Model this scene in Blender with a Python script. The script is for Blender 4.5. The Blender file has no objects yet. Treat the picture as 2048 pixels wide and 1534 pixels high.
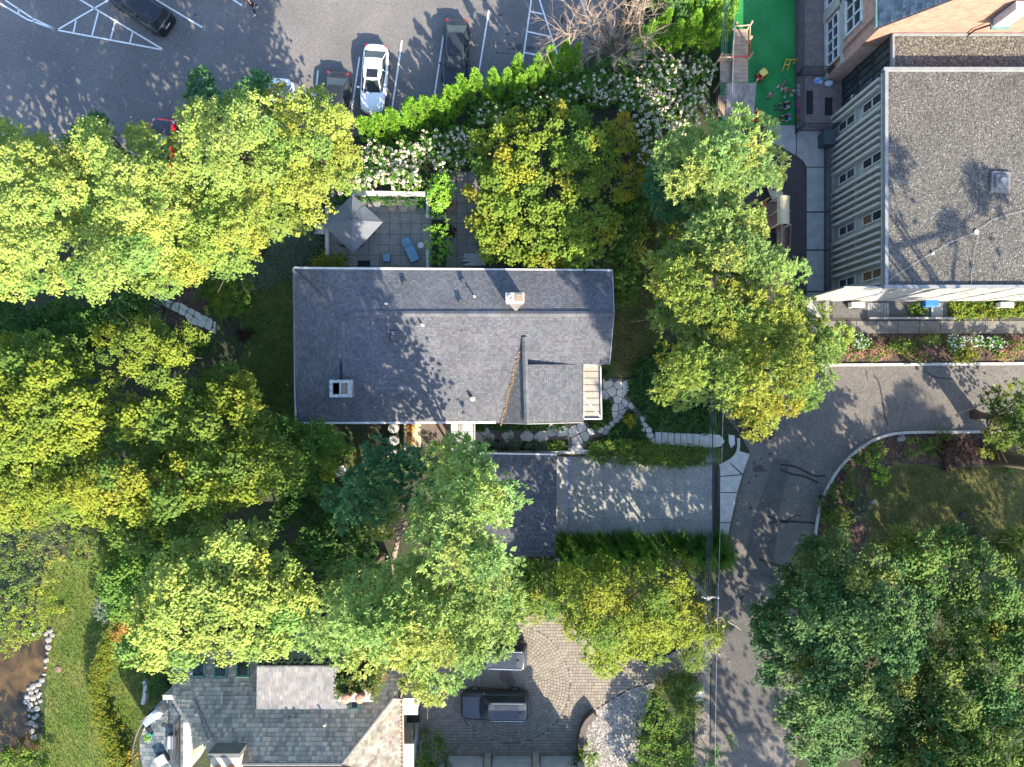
import bpy, math, random
import numpy as np
from mathutils import Vector

# ------------------------------------------------------------------ camera, sky, sun, exposure
SC = bpy.context.scene
COL = SC.collection
H = 50.0          # camera height above the road, metres
F = 1375.0        # focal length in photograph pixels
cam = bpy.data.cameras.new('camera'); cam.sensor_width = 36.0; cam.lens = 36.0 * F / 2048.0
cam.clip_start = 0.5; cam.clip_end = 12000
camo = bpy.data.objects.new('camera', cam); COL.objects.link(camo)
camo.location = (0, 0, H); camo.rotation_euler = (0, 0, 0); SC.camera = camo

SUN_EL = math.radians(32)
SUNDIR = Vector((0.525 * math.cos(SUN_EL), -0.851 * math.cos(SUN_EL), math.sin(SUN_EL))).normalized()
world = bpy.data.worlds.new('World'); SC.world = world; world.use_nodes = True
wn = world.node_tree.nodes; wl = world.node_tree.links
bg = wn['Background']; sky = wn.new('ShaderNodeTexSky'); sky.sky_type = 'NISHITA'; sky.sun_disc = False
sky.sun_elevation = SUN_EL; sky.sun_rotation = math.atan2(SUNDIR.x, SUNDIR.y)
sky.air_density = 1.0; sky.dust_density = 1.0; sky.ozone_density = 2.6
wl.new(sky.outputs[0], bg.inputs[0]); bg.inputs[1].default_value = 0.15
sl = bpy.data.lights.new('sun', 'SUN'); sl.energy = 4.1; sl.angle = math.radians(0.53); sl.color = (1.0, 0.87, 0.68)
so = bpy.data.objects.new('sun', sl); COL.objects.link(so); so.location = (30, -50, 60)
so.rotation_euler = SUNDIR.to_track_quat('Z', 'Y').to_euler()
SC.view_settings.view_transform = 'Standard'; SC.view_settings.look = 'None'
SC.view_settings.exposure = 2.12; SC.view_settings.gamma = 1.0
SC.cycles.use_denoising = True
SC.cycles.max_bounces = 6; SC.cycles.diffuse_bounces = 3; SC.cycles.glossy_bounces = 3
SC.cycles.transmission_bounces = 4; SC.cycles.transparent_max_bounces = 6
SC.cycles.caustics_reflective = False; SC.cycles.caustics_refractive = False

# ------------------------------------------------------------------ helpers
RNG = np.random.default_rng(7)
random.seed(5)
WLOC = {}

def sm(a, b, x):
    t = min(1.0, max(0.0, (x - a) / (b - a))); return t * t * (3 - 2 * t)
def hp(px, py):
    """height of the terrain seen at a photograph pixel: the house stands on a low plateau"""
    left = sm(300, 470, px); right = 1 - min(1, max(0, (px - 1318) / 92.0))
    top = sm(290, 385, py)
    yb0 = 893
    if px < 850: yb1 = 1050
    elif px < 955: yb1 = 1050 + (904 - 1050) * (px - 850) / 105.0
    elif px < 1175: yb1 = 904
    else: yb1 = 904 + min(36, (px - 1175) * 0.14)
    bot = 1 - min(1, max(0, (py - yb0) / (yb1 - yb0)))
    return left * right * top * bot
def W(px, py, z=0.0):
    k = (H - z) / F
    return ((px - 1024) * k, (767 - py) * k, z)
def G(px, py, dz=0.0):
    z = hp(px, py); x, y, _ = W(px, py, z); return (x, y, z + dz)
def lin(r, g, b):
    f = lambda c: (c / 255.0 / 12.92) if c / 255.0 <= 0.04045 else ((c / 255.0 + 0.055) / 1.055) ** 2.4
    return (f(r), f(g), f(b))

MATS = {}
def M(name, col, col2=None, scale=3.0, rough=0.85, bump=0.0, bscale=60.0, metallic=0.0, spec=0.3,
      speck=0.0, speck_scale=60.0, lo=0.35, hi=0.65, detail=6.0, coat=0.0, attr=None, attr_mix=1.0):
    """procedural material: two colours mixed by noise, an optional cell speckle, bump, optional per-face colour"""
    if name in MATS: return MATS[name]
    m = bpy.data.materials.new(name); m.use_nodes = True; nt = m.node_tree; n = nt.nodes; l = nt.links
    b = n['Principled BSDF']
    b.inputs['Roughness'].default_value = rough; b.inputs['Metallic'].default_value = metallic
    b.inputs['Specular IOR Level'].default_value = spec; b.inputs['Coat Weight'].default_value = coat
    geo = n.new('ShaderNodeNewGeometry'); src = None
    if attr:
        a = n.new('ShaderNodeAttribute'); a.attribute_name = attr; src = a.outputs['Color']
    if col2 is None: col2 = tuple(c * 0.8 for c in col)
    nz = n.new('ShaderNodeTexNoise'); nz.inputs['Scale'].default_value = scale; nz.inputs['Detail'].default_value = detail
    l.new(geo.outputs['Position'], nz.inputs['Vector'])
    mr = n.new('ShaderNodeMapRange'); mr.inputs[1].default_value = lo; mr.inputs[2].default_value = hi
    l.new(nz.outputs['Fac'], mr.inputs[0])
    mx = n.new('ShaderNodeMix'); mx.data_type = 'RGBA'
    mx.inputs[6].default_value = (*col, 1); mx.inputs[7].default_value = (*col2, 1)
    l.new(mr.outputs[0], mx.inputs[0]); cur = mx.outputs[2]
    if src is not None:
        mm = n.new('ShaderNodeMix'); mm.data_type = 'RGBA'; mm.blend_type = 'MULTIPLY'; mm.inputs[0].default_value = attr_mix
        l.new(cur, mm.inputs[6]); l.new(src, mm.inputs[7]); cur = mm.outputs[2]
    if speck > 0:
        vo = n.new('ShaderNodeTexVoronoi'); vo.inputs['Scale'].default_value = speck_scale
        l.new(geo.outputs['Position'], vo.inputs['Vector'])
        bw = n.new('ShaderNodeRGBToBW'); l.new(vo.outputs['Color'], bw.inputs[0])
        r2 = n.new('ShaderNodeMapRange'); r2.inputs[1].default_value = 0.1; r2.inputs[2].default_value = 0.9
        r2.inputs[3].default_value = 1 - speck; r2.inputs[4].default_value = 1 + speck
        l.new(bw.outputs[0], r2.inputs[0])
        vm = n.new('ShaderNodeVectorMath'); vm.operation = 'SCALE'
        l.new(cur, vm.inputs[0]); l.new(r2.outputs[0], vm.inputs['Scale']); cur = vm.outputs[0]
    l.new(cur, b.inputs['Base Color'])
    if bump > 0:
        n2 = n.new('ShaderNodeTexNoise'); n2.inputs['Scale'].default_value = bscale; n2.inputs['Detail'].default_value = 4
        l.new(geo.outputs['Position'], n2.inputs['Vector'])
        bp = n.new('ShaderNodeBump'); bp.inputs['Strength'].default_value = bump; bp.inputs['Distance'].default_value = 0.03
        l.new(n2.outputs['Fac'], bp.inputs['Height']); l.new(bp.outputs[0], b.inputs['Normal'])
    MATS[name] = m
    return m

def leafmat(name, rough=0.6, trans=0.46, spec=0.1):
    if name in MATS: return MATS[name]
    m = bpy.data.materials.new(name); m.use_nodes = True; nt = m.node_tree; n = nt.nodes; l = nt.links
    out = n['Material Output']; b = n['Principled BSDF']
    a = n.new('ShaderNodeAttribute'); a.attribute_name = 'Col'
    l.new(a.outputs['Color'], b.inputs['Base Color'])
    b.inputs['Roughness'].default_value = rough; b.inputs['Specular IOR Level'].default_value = spec
    t = n.new('ShaderNodeBsdfTranslucent'); l.new(a.outputs['Color'], t.inputs[0])
    x = n.new('ShaderNodeMixShader'); x.inputs[0].default_value = trans
    l.new(b.outputs[0], x.inputs[1]); l.new(t.outputs[0], x.inputs[2]); l.new(x.outputs[0], out.inputs[0])
    MATS[name] = m
    return m

def tag(o, label=None, cat=None, group=None, kind=None):
    if label: o['label'] = label
    if cat: o['category'] = cat
    if group: o['group'] = group
    if kind: o['kind'] = kind
    return o
def thing(name, label, cat, loc=(0, 0, 0), group=None):
    o = bpy.data.objects.new(name, None); COL.objects.link(o); o.location = loc
    o.empty_display_size = 0.2
    WLOC[o] = Vector(loc); return tag(o, label, cat, group)

class MB:
    def __init__(s): s.v = []; s.f = []; s.c = []
    def add(s, vs, fs, col=None):
        o = len(s.v); s.v.extend([tuple(p) for p in vs]); s.f.extend([tuple(i + o for i in f) for f in fs])
        if col is not None: s.c.extend([col] * len(fs))
        return s
    def box(s, c, size, rz=0.0, col=None, tilt=0.0):
        hx, hy, hz = size[0] / 2, size[1] / 2, size[2] / 2; ca, sa = math.cos(rz), math.sin(rz); vs = []
        for z in (-hz, hz):
            for x, y in ((-hx, -hy), (hx, -hy), (hx, hy), (-hx, hy)):
                vs.append((c[0] + x * ca - y * sa, c[1] + x * sa + y * ca, c[2] + z))
        return s.add(vs, [(3, 2, 1, 0), (4, 5, 6, 7), (0, 1, 5, 4), (1, 2, 6, 5), (2, 3, 7, 6), (3, 0, 4, 7)], col)
    def prism(s, poly, z0, z1, col=None, taper=None):
        a = sum(poly[i][0] * poly[(i + 1) % len(poly)][1] - poly[(i + 1) % len(poly)][0] * poly[i][1] for i in range(len(poly)))
        if a < 0: poly = poly[::-1]
        n = len(poly); cx = sum(p[0] for p in poly) / n; cy = sum(p[1] for p in poly) / n
        k = taper if taper is not None else 1.0
        vs = [(p[0], p[1], z0) for p in poly] + [(cx + (p[0] - cx) * k, cy + (p[1] - cy) * k, z1) for p in poly]
        fs = [tuple(range(n - 1, -1, -1)), tuple(range(n, 2 * n))] + [(i, (i + 1) % n, n + (i + 1) % n, n + i) for i in range(n)]
        return s.add(vs, fs, col)
    def tube(s, pts, rad, n=6, cap=True):
        pts = [Vector(p) for p in pts]; m = len(pts)
        rs = rad if isinstance(rad, (list, tuple)) else [rad] * m
        vs = []; up = Vector((0.123, 0.31, 0.94))
        for i, p in enumerate(pts):
            d = (pts[min(i + 1, m - 1)] - pts[max(i - 1, 0)])
            d = d.normalized() if d.length > 1e-9 else Vector((0, 0, 1))
            u = d.cross(up if abs(d.dot(up)) < 0.95 else Vector((1, 0, 0))).normalized(); w = d.cross(u)
            for k in range(n):
                a = 2 * math.pi * k / n; vs.append(p + (u * math.cos(a) + w * math.sin(a)) * rs[i])
        fs = [(i * n + k, i * n + (k + 1) % n, (i + 1) * n + (k + 1) % n, (i + 1) * n + k) for i in range(m - 1) for k in range(n)]
        if cap: fs += [tuple(range(n - 1, -1, -1)), tuple(range((m - 1) * n, m * n))]
        return s.add(vs, fs)
    def loft(s, rings, cap=True, close=True):
        n = len(rings[0]); vs = [p for r in rings for p in r]; m = len(rings)
        fs = [(i * n + k, i * n + (k + 1) % n, (i + 1) * n + (k + 1) % n, (i + 1) * n + k)
              for i in range(m - 1) for k in range(n if close else n - 1)]
        if cap: fs += [tuple(range(n - 1, -1, -1)), tuple(range((m - 1) * n, m * n))]
        return s.add(vs, fs)
    def lathe(s, c, prof, n=14):
        return s.loft([[(c[0] + r * math.cos(2 * math.pi * k / n), c[1] + r * math.sin(2 * math.pi * k / n), c[2] + z)
                        for k in range(n)] for r, z in prof])
    def build(s, name, mat, parent=None, smooth=False, kind=None, bevel=0.0):
        me = bpy.data.meshes.new(name)
        vs = np.array(s.v, dtype=np.float64).reshape(-1, 3)
        if parent is not None: base = WLOC[parent]
        else: base = Vector(((vs[:, 0].min() + vs[:, 0].max()) / 2, (vs[:, 1].min() + vs[:, 1].max()) / 2, vs[:, 2].min()))
        vs = vs - np.array(base)
        me.from_pydata(vs.tolist(), [], s.f); me.validate()
        if s.c and len(s.c) == len(me.polygons):
            at = me.attributes.new('Col', 'FLOAT_COLOR', 'FACE')
            at.data.foreach_set('color', np.array([(*c, 1.0) for c in s.c], dtype=np.float32).ravel())
        if smooth: me.polygons.foreach_set('use_smooth', [True] * len(me.polygons))
        me.materials.append(mat); me.update()
        o = bpy.data.objects.new(name, me); COL.objects.link(o)
        if parent is not None: o.parent = parent
        else: o.location = base
        WLOC[o] = Vector(base)
        if kind: o['kind'] = kind
        if bevel > 0:
            b = o.modifiers.new('bevel', 'BEVEL'); b.width = bevel; b.segments = 2; b.limit_method = 'ANGLE'
        return o

def copy_tree(o, parent=None):
    c = o.copy(); COL.objects.link(c); c.parent = parent
    for ch in list(o.children): copy_tree(ch, c)
    return c

def polyW(poly, z): return [W(x, y, z)[:2] for x, y in poly]
def sheet(name, poly, dz, mat, parent=None, kind='structure', thick=None, plateau=0.0):
    z = plateau + dz
    mb = MB(); p = polyW(poly, z)
    a = sum(p[i][0] * p[(i + 1) % len(p)][1] - p[(i + 1) % len(p)][0] * p[i][1] for i in range(len(p)))
    if a < 0: p = p[::-1]
    mb.add([(x, y, z) for x, y in p], [tuple(range(len(p)))])
    return mb.build(name, mat, parent, kind=(None if parent is not None else kind))
def smooth_poly(pts, it=2, closed=True):
    for _ in range(it):
        q = []; n = len(pts)
        for i in range(n if closed else n - 1):
            a, b = pts[i], pts[(i + 1) % n]
            q += [(a[0] * .75 + b[0] * .25, a[1] * .75 + b[1] * .25), (a[0] * .25 + b[0] * .75, a[1] * .25 + b[1] * .75)]
        if not closed: q = [pts[0]] + q + [pts[-1]]
        pts = q
    return pts
def wob(poly, amp=4, step=14, seed=0):
    """make a natural bed edge uneven"""
    r = np.random.default_rng(seed); out = []
    for i in range(len(poly)):
        a, b = poly[i], poly[(i + 1) % len(poly)]; d = math.hypot(b[0] - a[0], b[1] - a[1]); k = max(1, int(d / step))
        for j in range(k):
            t = j / k; out.append((a[0] + (b[0] - a[0]) * t + r.normal(0, amp / 2), a[1] + (b[1] - a[1]) * t + r.normal(0, amp / 2)))
    return out
def strip(mb, line, w, z0, z1, col=None):
    """a raised strip (kerb, wall cap) of width w metres along a list of world xy points"""
    n = len(line); L = []; R = []
    for i in range(n):
        a = line[max(0, i - 1)]; b = line[min(n - 1, i + 1)]; dx, dy = b[0] - a[0], b[1] - a[1]; d = math.hypot(dx, dy) or 1
        nx, ny = -dy / d * w / 2, dx / d * w / 2
        L.append((line[i][0] + nx, line[i][1] + ny)); R.append((line[i][0] - nx, line[i][1] - ny))
    rings = [[(R[i][0], R[i][1], z0), (L[i][0], L[i][1], z0), (L[i][0], L[i][1], z1), (R[i][0], R[i][1], z1)] for i in range(n)]
    return mb.loft(rings)

def inside(poly, x, y):
    x = np.asarray(x, float); y = np.asarray(y, float); r = np.zeros(x.shape, bool); n = len(poly); j = n - 1
    for i in range(n):
        xi, yi = poly[i]; xj, yj = poly[j]
        c = ((yi > y) != (yj > y)) & (x < (xj - xi) * (y - yi) / ((yj - yi) or 1e-9) + xi)
        r ^= c; j = i
    return r
def edge_dist(poly, x, y):
    d = np.full(np.shape(x), 1e9)
    for i in range(len(poly)):
        ax, ay = poly[i]; bx, by = poly[(i + 1) % len(poly)]; dx, dy = bx - ax, by - ay
        t = np.clip(((x - ax) * dx + (y - ay) * dy) / (dx * dx + dy * dy + 1e-9), 0, 1)
        d = np.minimum(d, np.hypot(x - ax - t * dx, y - ay - t * dy))
    return d

# ------------------------------------------------------------------ foliage
NLEAF = [0]
def leaf_object(name, P, C, mat, parent, kind=None):
    """P: n x 4 x 3 leaf corners in world space, C: n x 3 colours"""
    n = len(P); NLEAF[0] += n
    base = np.array(WLOC[parent]) if parent is not None else np.array([P[:, :, 0].mean(), P[:, :, 1].mean(), P[:, :, 2].min()])
    me = bpy.data.meshes.new(name); me.vertices.add(4 * n); me.loops.add(4 * n); me.polygons.add(n)
    me.vertices.foreach_set('co', (P.reshape(-1, 3) - base).astype(np.float32).ravel())
    me.loops.foreach_set('vertex_index', np.arange(4 * n, dtype=np.int32))
    me.polygons.foreach_set('loop_start', np.arange(0, 4 * n, 4, dtype=np.int32))
    try: me.polygons.foreach_set('loop_total', np.full(n, 4, dtype=np.int32))
    except Exception: pass
    me.update()
    at = me.attributes.new('Col', 'FLOAT_COLOR', 'POINT')
    cc = np.concatenate([np.clip(C, 0.004, 0.9), np.ones((n, 1))], 1)
    at.data.foreach_set('color', np.repeat(cc, 4, 0).astype(np.float32).ravel())
    me.materials.append(mat)
    o = bpy.data.objects.new(name, me); COL.objects.link(o)
    if parent is not None: o.parent = parent
    else: o.location = Vector(base)
    WLOC[o] = Vector(base)
    if kind: o['kind'] = kind
    return o

HELIO = np.array(SUNDIR) * 0.95   # leaves turn their faces towards the light
def unit(a): return a / (np.linalg.norm(a, axis=-1, keepdims=True) + 1e-9)
def leaves_broad(pos, nrm, size, asp, rng, spread=0.38):
    n = len(pos)
    nn = unit(unit(nrm) + HELIO * (spread > .3) + rng.normal(0, spread, (n, 3)))
    t = unit(np.cross(nn, rng.normal(0, 1, (n, 3)))); b = np.cross(nn, t)
    s = size * rng.uniform(0.5, 1.25, (n, 1)); w = s * asp * 0.5
    fold = nn * s * 0.16
    return np.stack([pos - t * s * 0.5, pos + b * w + fold, pos + t * s * 0.5, pos - b * w + fold], 1)
def leaves_blade(pos, d, size, wid, rng):
    n = len(pos); d = unit(d); s = size * rng.uniform(0.6, 1.25, (n, 1))
    b = unit(np.cross(d, HELIO + np.array([0, 0, .5]) + rng.normal(0, .4, (n, 3)))) * wid * 0.5
    return np.stack([pos, pos + d * s * 0.55 + b, pos + d * s, pos + d * s * 0.55 - b], 1)

def clump_leaves(cen, rad, col, style, rng, td=16.0, nl=9, size=0.22, asp=0.7, flat=0.75, jit=0.16, low=-0.25):
    """cen (k,3), rad (k,), col (k,3): tufts spread over the skin of every clump, leaves in every tuft"""
    nt = np.maximum(4, (td * rad * rad * rng.uniform(0.8, 1.2, len(rad))).astype(int))
    idx = np.repeat(np.arange(len(cen)), nt); m = len(idx)
    d = unit(rng.normal(0, 1, (m, 3))); d[:, 2] = np.where(d[:, 2] < low, -d[:, 2], d[:, 2])
    r = rad[idx][:, None] * rng.uniform(0.62, 1.08, (m, 1))
    tp = cen[idx] + d * r * np.array([1, 1, flat])
    tc = col[idx] * rng.uniform(1 - jit, 1 + jit, (m, 1))
    li = np.repeat(np.arange(m), nl); L = len(li)
    if style == 'pine':
        dd = d[li] * 0.75 + rng.normal(0, 0.75, (L, 3)) + np.array([0, 0, 0.35])
        P = leaves_blade(tp[li] + rng.normal(0, 0.03, (L, 3)), dd, size, size * asp, rng)
    else:
        pos = tp[li] + rng.normal(0, size * 0.62, (L, 3)) * np.array([1, 1, 0.7])
        P = leaves_broad(pos, d[li] * 0.8 + np.array([0, 0, 0.75]), size, asp, rng)
    C = tc[li] * rng.uniform(1 - jit, 1 + jit, (L, 1)) * (1 + rng.normal(0, 0.05, (L, 3)))
    return P, C

GAIN = {'lime': 1.65, 'limey': 1.55, 'oak': 1.45, 'maple': 1.5, 'pine': 2.0, 'pinel': 1.75, 'thuja': 2.2, 'dmaple': 1.35, 'dmapl2': 1.35, 'pined': 1.6, 'hydr': 1.6, 'gold': 1.25, 'oakd': 1.6, 'deep': 1.5, 'shrub': 1.3, 'olive': 1.25, 'ivy': 1.1}
def pick(pal, k, rng):
    """per-clump leaf colours drawn from a weighted palette"""
    ws = np.array([p[1] for p in pal], float); ws /= ws.sum(); cs = np.array([p[0] for p in pal], float)
    i = rng.choice(len(pal), k, p=ws); j = rng.choice(len(pal), k, p=ws); t = rng.uniform(0, 0.5, (k, 1))
    return cs[i] * (1 - t) + cs[j] * t

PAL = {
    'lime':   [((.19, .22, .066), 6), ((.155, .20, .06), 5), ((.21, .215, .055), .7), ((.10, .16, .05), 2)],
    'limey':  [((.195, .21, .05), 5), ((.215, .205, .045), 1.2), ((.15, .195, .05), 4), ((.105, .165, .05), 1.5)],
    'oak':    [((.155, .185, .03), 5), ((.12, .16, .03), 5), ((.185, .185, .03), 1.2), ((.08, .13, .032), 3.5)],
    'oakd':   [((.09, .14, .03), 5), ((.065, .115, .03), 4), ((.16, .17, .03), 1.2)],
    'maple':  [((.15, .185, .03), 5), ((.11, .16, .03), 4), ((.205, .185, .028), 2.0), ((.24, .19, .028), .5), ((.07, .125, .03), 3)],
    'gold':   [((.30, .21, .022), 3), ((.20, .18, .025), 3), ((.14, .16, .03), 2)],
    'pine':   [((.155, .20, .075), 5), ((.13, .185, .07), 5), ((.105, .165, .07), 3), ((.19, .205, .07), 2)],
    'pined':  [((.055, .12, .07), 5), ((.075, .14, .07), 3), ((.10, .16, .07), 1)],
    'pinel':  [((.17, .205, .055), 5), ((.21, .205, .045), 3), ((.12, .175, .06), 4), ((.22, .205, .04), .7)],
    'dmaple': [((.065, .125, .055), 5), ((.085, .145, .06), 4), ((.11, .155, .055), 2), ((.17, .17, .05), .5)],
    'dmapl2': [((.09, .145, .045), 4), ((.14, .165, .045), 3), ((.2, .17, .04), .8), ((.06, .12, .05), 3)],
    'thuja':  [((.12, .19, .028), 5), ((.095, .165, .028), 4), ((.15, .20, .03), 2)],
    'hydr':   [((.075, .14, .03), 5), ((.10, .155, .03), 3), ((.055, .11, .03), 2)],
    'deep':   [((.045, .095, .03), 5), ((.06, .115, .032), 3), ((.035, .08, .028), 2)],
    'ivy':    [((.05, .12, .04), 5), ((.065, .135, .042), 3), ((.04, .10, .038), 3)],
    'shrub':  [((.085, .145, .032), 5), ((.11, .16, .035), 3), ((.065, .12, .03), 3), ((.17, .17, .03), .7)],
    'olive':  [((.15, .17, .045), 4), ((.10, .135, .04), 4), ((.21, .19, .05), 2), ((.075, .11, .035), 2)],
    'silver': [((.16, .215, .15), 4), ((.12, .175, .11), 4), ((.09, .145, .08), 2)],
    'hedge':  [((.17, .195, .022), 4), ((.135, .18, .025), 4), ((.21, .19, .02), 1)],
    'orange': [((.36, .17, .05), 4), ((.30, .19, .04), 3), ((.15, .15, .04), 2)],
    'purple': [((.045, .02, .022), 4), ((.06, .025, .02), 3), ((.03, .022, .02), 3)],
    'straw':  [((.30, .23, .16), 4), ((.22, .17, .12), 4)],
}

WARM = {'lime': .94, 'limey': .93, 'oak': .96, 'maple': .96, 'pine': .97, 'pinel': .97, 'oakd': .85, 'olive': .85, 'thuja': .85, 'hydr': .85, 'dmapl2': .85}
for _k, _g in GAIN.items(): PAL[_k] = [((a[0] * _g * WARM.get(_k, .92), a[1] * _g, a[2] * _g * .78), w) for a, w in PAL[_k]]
def crown_poly(poly, z0, z1, rng, spacing, rad, dome=3.0, gaps=0.0, inner=0.5, flat_top=False, zn=0.07):
    """clump centres inside a crown outline (photograph pixels), domed from z0 at the rim to z1"""
    P = np.array(poly, float); zr = z0 + (z1 - z0) * 0.6; ppm = F / (H - zr)
    x0, y0 = P.min(0); x1, y1 = P.max(0); s = spacing * ppm
    cand = rng.uniform((x0, y0), (x1, y1), (int(14 * (x1 - x0) * (y1 - y0) / s / s) + 20, 2))
    ok = inside(poly, cand[:, 0], cand[:, 1]); cand = cand[ok]
    d = edge_dist(poly, cand[:, 0], cand[:, 1]); cand = cand[d > inner * rad * ppm * 0.6]
    keep = []; grid = {}
    for c in cand:
        gx, gy = int(c[0] // s), int(c[1] // s); good = True
        for i in (-1, 0, 1):
            for j in (-1, 0, 1):
                for q in grid.get((gx + i, gy + j), ()):
                    if (q[0] - c[0]) ** 2 + (q[1] - c[1]) ** 2 < s * s: good = False; break
                if not good: break
            if not good: break
        if good: grid.setdefault((gx, gy), []).append(c); keep.append(c)
    keep = np.array(keep)
    if gaps > 0 and len(keep) > 8: keep = keep[rng.uniform(0, 1, len(keep)) > gaps]
    d = edge_dist(poly, keep[:, 0], keep[:, 1]) / ppm
    R = min(dome, d.max() + 1e-6); t = np.clip(d / R, 0, 1)
    z = np.full(len(keep), z1 - rad * 0.6) if flat_top else z0 + (z1 - z0 - rad * 0.5) * np.sqrt(np.clip(1 - (1 - t) ** 2, 0, 1))
    z = z + rng.normal(0, zn * (z1 - z0) if not flat_top else 0.02, len(keep))
    return keep, z, t

STY = {  # style: tufts per square metre of clump radius, leaves per tuft, leaf size, aspect, flattening
    'pine':  dict(style='pine', td=70, nl=15, size=0.24, asp=0.33, flat=0.7),
    'fine':  dict(style='broad', td=64, nl=11, size=0.16, asp=0.64, flat=0.75),
    'broad': dict(style='broad', td=58, nl=10, size=0.205, asp=0.74, flat=0.75),
    'big':   dict(style='broad', td=50, nl=10, size=0.235, asp=0.64, flat=0.8),
    'low':   dict(style='broad', td=85, nl=8, size=0.15, asp=0.68, flat=0.65),
}
def px2w(keep, z):
    k = (H - z) / F; return np.stack([(keep[:, 0] - 1024) * k, (767 - keep[:, 1]) * k, z], 1)

def tree(name, label, cat, poly, z0, z1, pal, style='broad', rad=0.9, spacing=0.9, seed=0, dome=3.2, gaps=0.06,
         group=None, bark='bark', limbs=9, trunk_r=0.22, under=0.35, base=None, fill=18, off=False):
    rng = np.random.default_rng(seed + 100)
    if style == 'pine': spacing = spacing * 0.86
    keep, z, t = crown_poly(poly, z0, z1, rng, spacing, rad, dome, gaps)
    cen = px2w(keep, z); r = rad * rng.uniform(0.7, 1.2, len(cen)); col = pick(PAL[pal], len(cen), rng)
    # colour drifts in patches over a crown
    ph = rng.uniform(0, 6, 3); drift = 1 + 0.13 * np.sin(cen[:, 0] * 0.8 + ph[0]) * np.cos(cen[:, 1] * 0.7 + ph[1])
    col = col * drift[:, None]
    nu = int(len(cen) * under)
    if nu:
        i = rng.choice(len(cen), nu); lo = cen[i].copy(); lo[:, 2] -= rng.uniform(0.9, max(1.2, (z1 - z0) * 0.55), nu)
        k = (H - lo[:, 2]) / (H - cen[i][:, 2]); lo[:, :2] *= k[:, None]
        cen2 = np.concatenate([cen, lo]); r2 = np.concatenate([r, r[i] * 1.05]); col2 = np.concatenate([col, col[i] * 0.95])
    else: cen2, r2, col2 = cen, r, col
    cx, cy = cen[:, 0].mean(), cen[:, 1].mean()
    if base is not None: cx, cy = W(*base)[:2]
    ccx, ccy = cen[:, 0].mean(), cen[:, 1].mean()
    if base is None and not off:
        dist = math.hypot(cx, cy) + 1e-6; sft = min(.09 * dist, .7 * math.sqrt(len(cen)) * spacing * .5) / dist; cx, cy = cx * (1 + sft), cy * (1 + sft)
    gz = 0.0
    if not off:
        bx, by = cx * F / H + 1024, 767 - cy * F / H; gz = hp(bx, by)
    root = thing(name, label, cat, (cx, cy, gz), group)
    P, C = clump_leaves(cen2, r2, col2, rng=rng, **STY[style])
    # the inner leaves of the crown, below its skin
    nf = fill * len(cen); i = rng.choice(len(cen), nf); q = cen[i].copy(); zl = max(z0 - 3.0, z0 * .55); q[:, 2] = zl + (q[:, 2] - .9 - zl) * rng.uniform(0, 1, nf)
    f = (H - q[:, 2]) / (H - cen[i][:, 2]); q[:, :2] *= f[:, None]; m = np.array([ccx, ccy]); q[:, :2] = m + (q[:, :2] - m) * rng.uniform(.6, 1.0, (nf, 1)); q += rng.normal(0, .35, q.shape)
    fl = min(.42, rad * .45); P = np.concatenate([P, leaves_broad(q, np.array([[0, 0, 1.]]).repeat(nf, 0), fl, .75, rng)]); C = np.concatenate([C, col[i] * rng.uniform(.8, 1.1, (nf, 1))])
    leaf_object('crown', P, C, leafmat('leaf'), root)
    mb = MB(); ht = z0 + (z1 - z0) * 0.72; lean = rng.normal(0, 0.25, 2); pts = []; rs = []
    for i in range(7):
        u = i / 6; pts.append((cx + (ccx - cx) * u ** 1.4 + lean[0] * math.sin(u * 2), cy + (ccy - cy) * u ** 1.4 + lean[1] * math.sin(u * 2.4), gz - 0.05 + (ht - gz) * u)); rs.append(trunk_r * (1.25 - u) + 0.03)
    rs[0] *= 1.35
    mb.tube(pts, rs, 8)
    mb.build('trunk', M(bark, (.13, .10, .075), (.07, .055, .04), scale=6, bump=.6, bscale=25), root, smooth=True)
    if limbs:
        mb = MB()
        for i in rng.choice(len(cen), min(limbs, len(cen)), replace=False):
            u = rng.uniform(0.35, 0.9); a = np.array(pts[int(u * 6)]); e = cen[i] - np.array([0, 0, r[i] * 0.2]); mid = a * .45 + e * .55 + np.array([0, 0, -0.25 + 0.3 * rng.normal()])
            mb.tube([a, mid, e], [trunk_r * .42, trunk_r * .25, 0.025], 5)
            for _ in range(2):
                e2 = e + rng.normal(0, 0.7, 3) * np.array([1, 1, .5]); mb.tube([mid * .4 + e * .6, e2], [0.035, 0.012], 4)
        mb.build('limbs', M(bark, (.13, .10, .075)), root, smooth=True)
    return root

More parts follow.
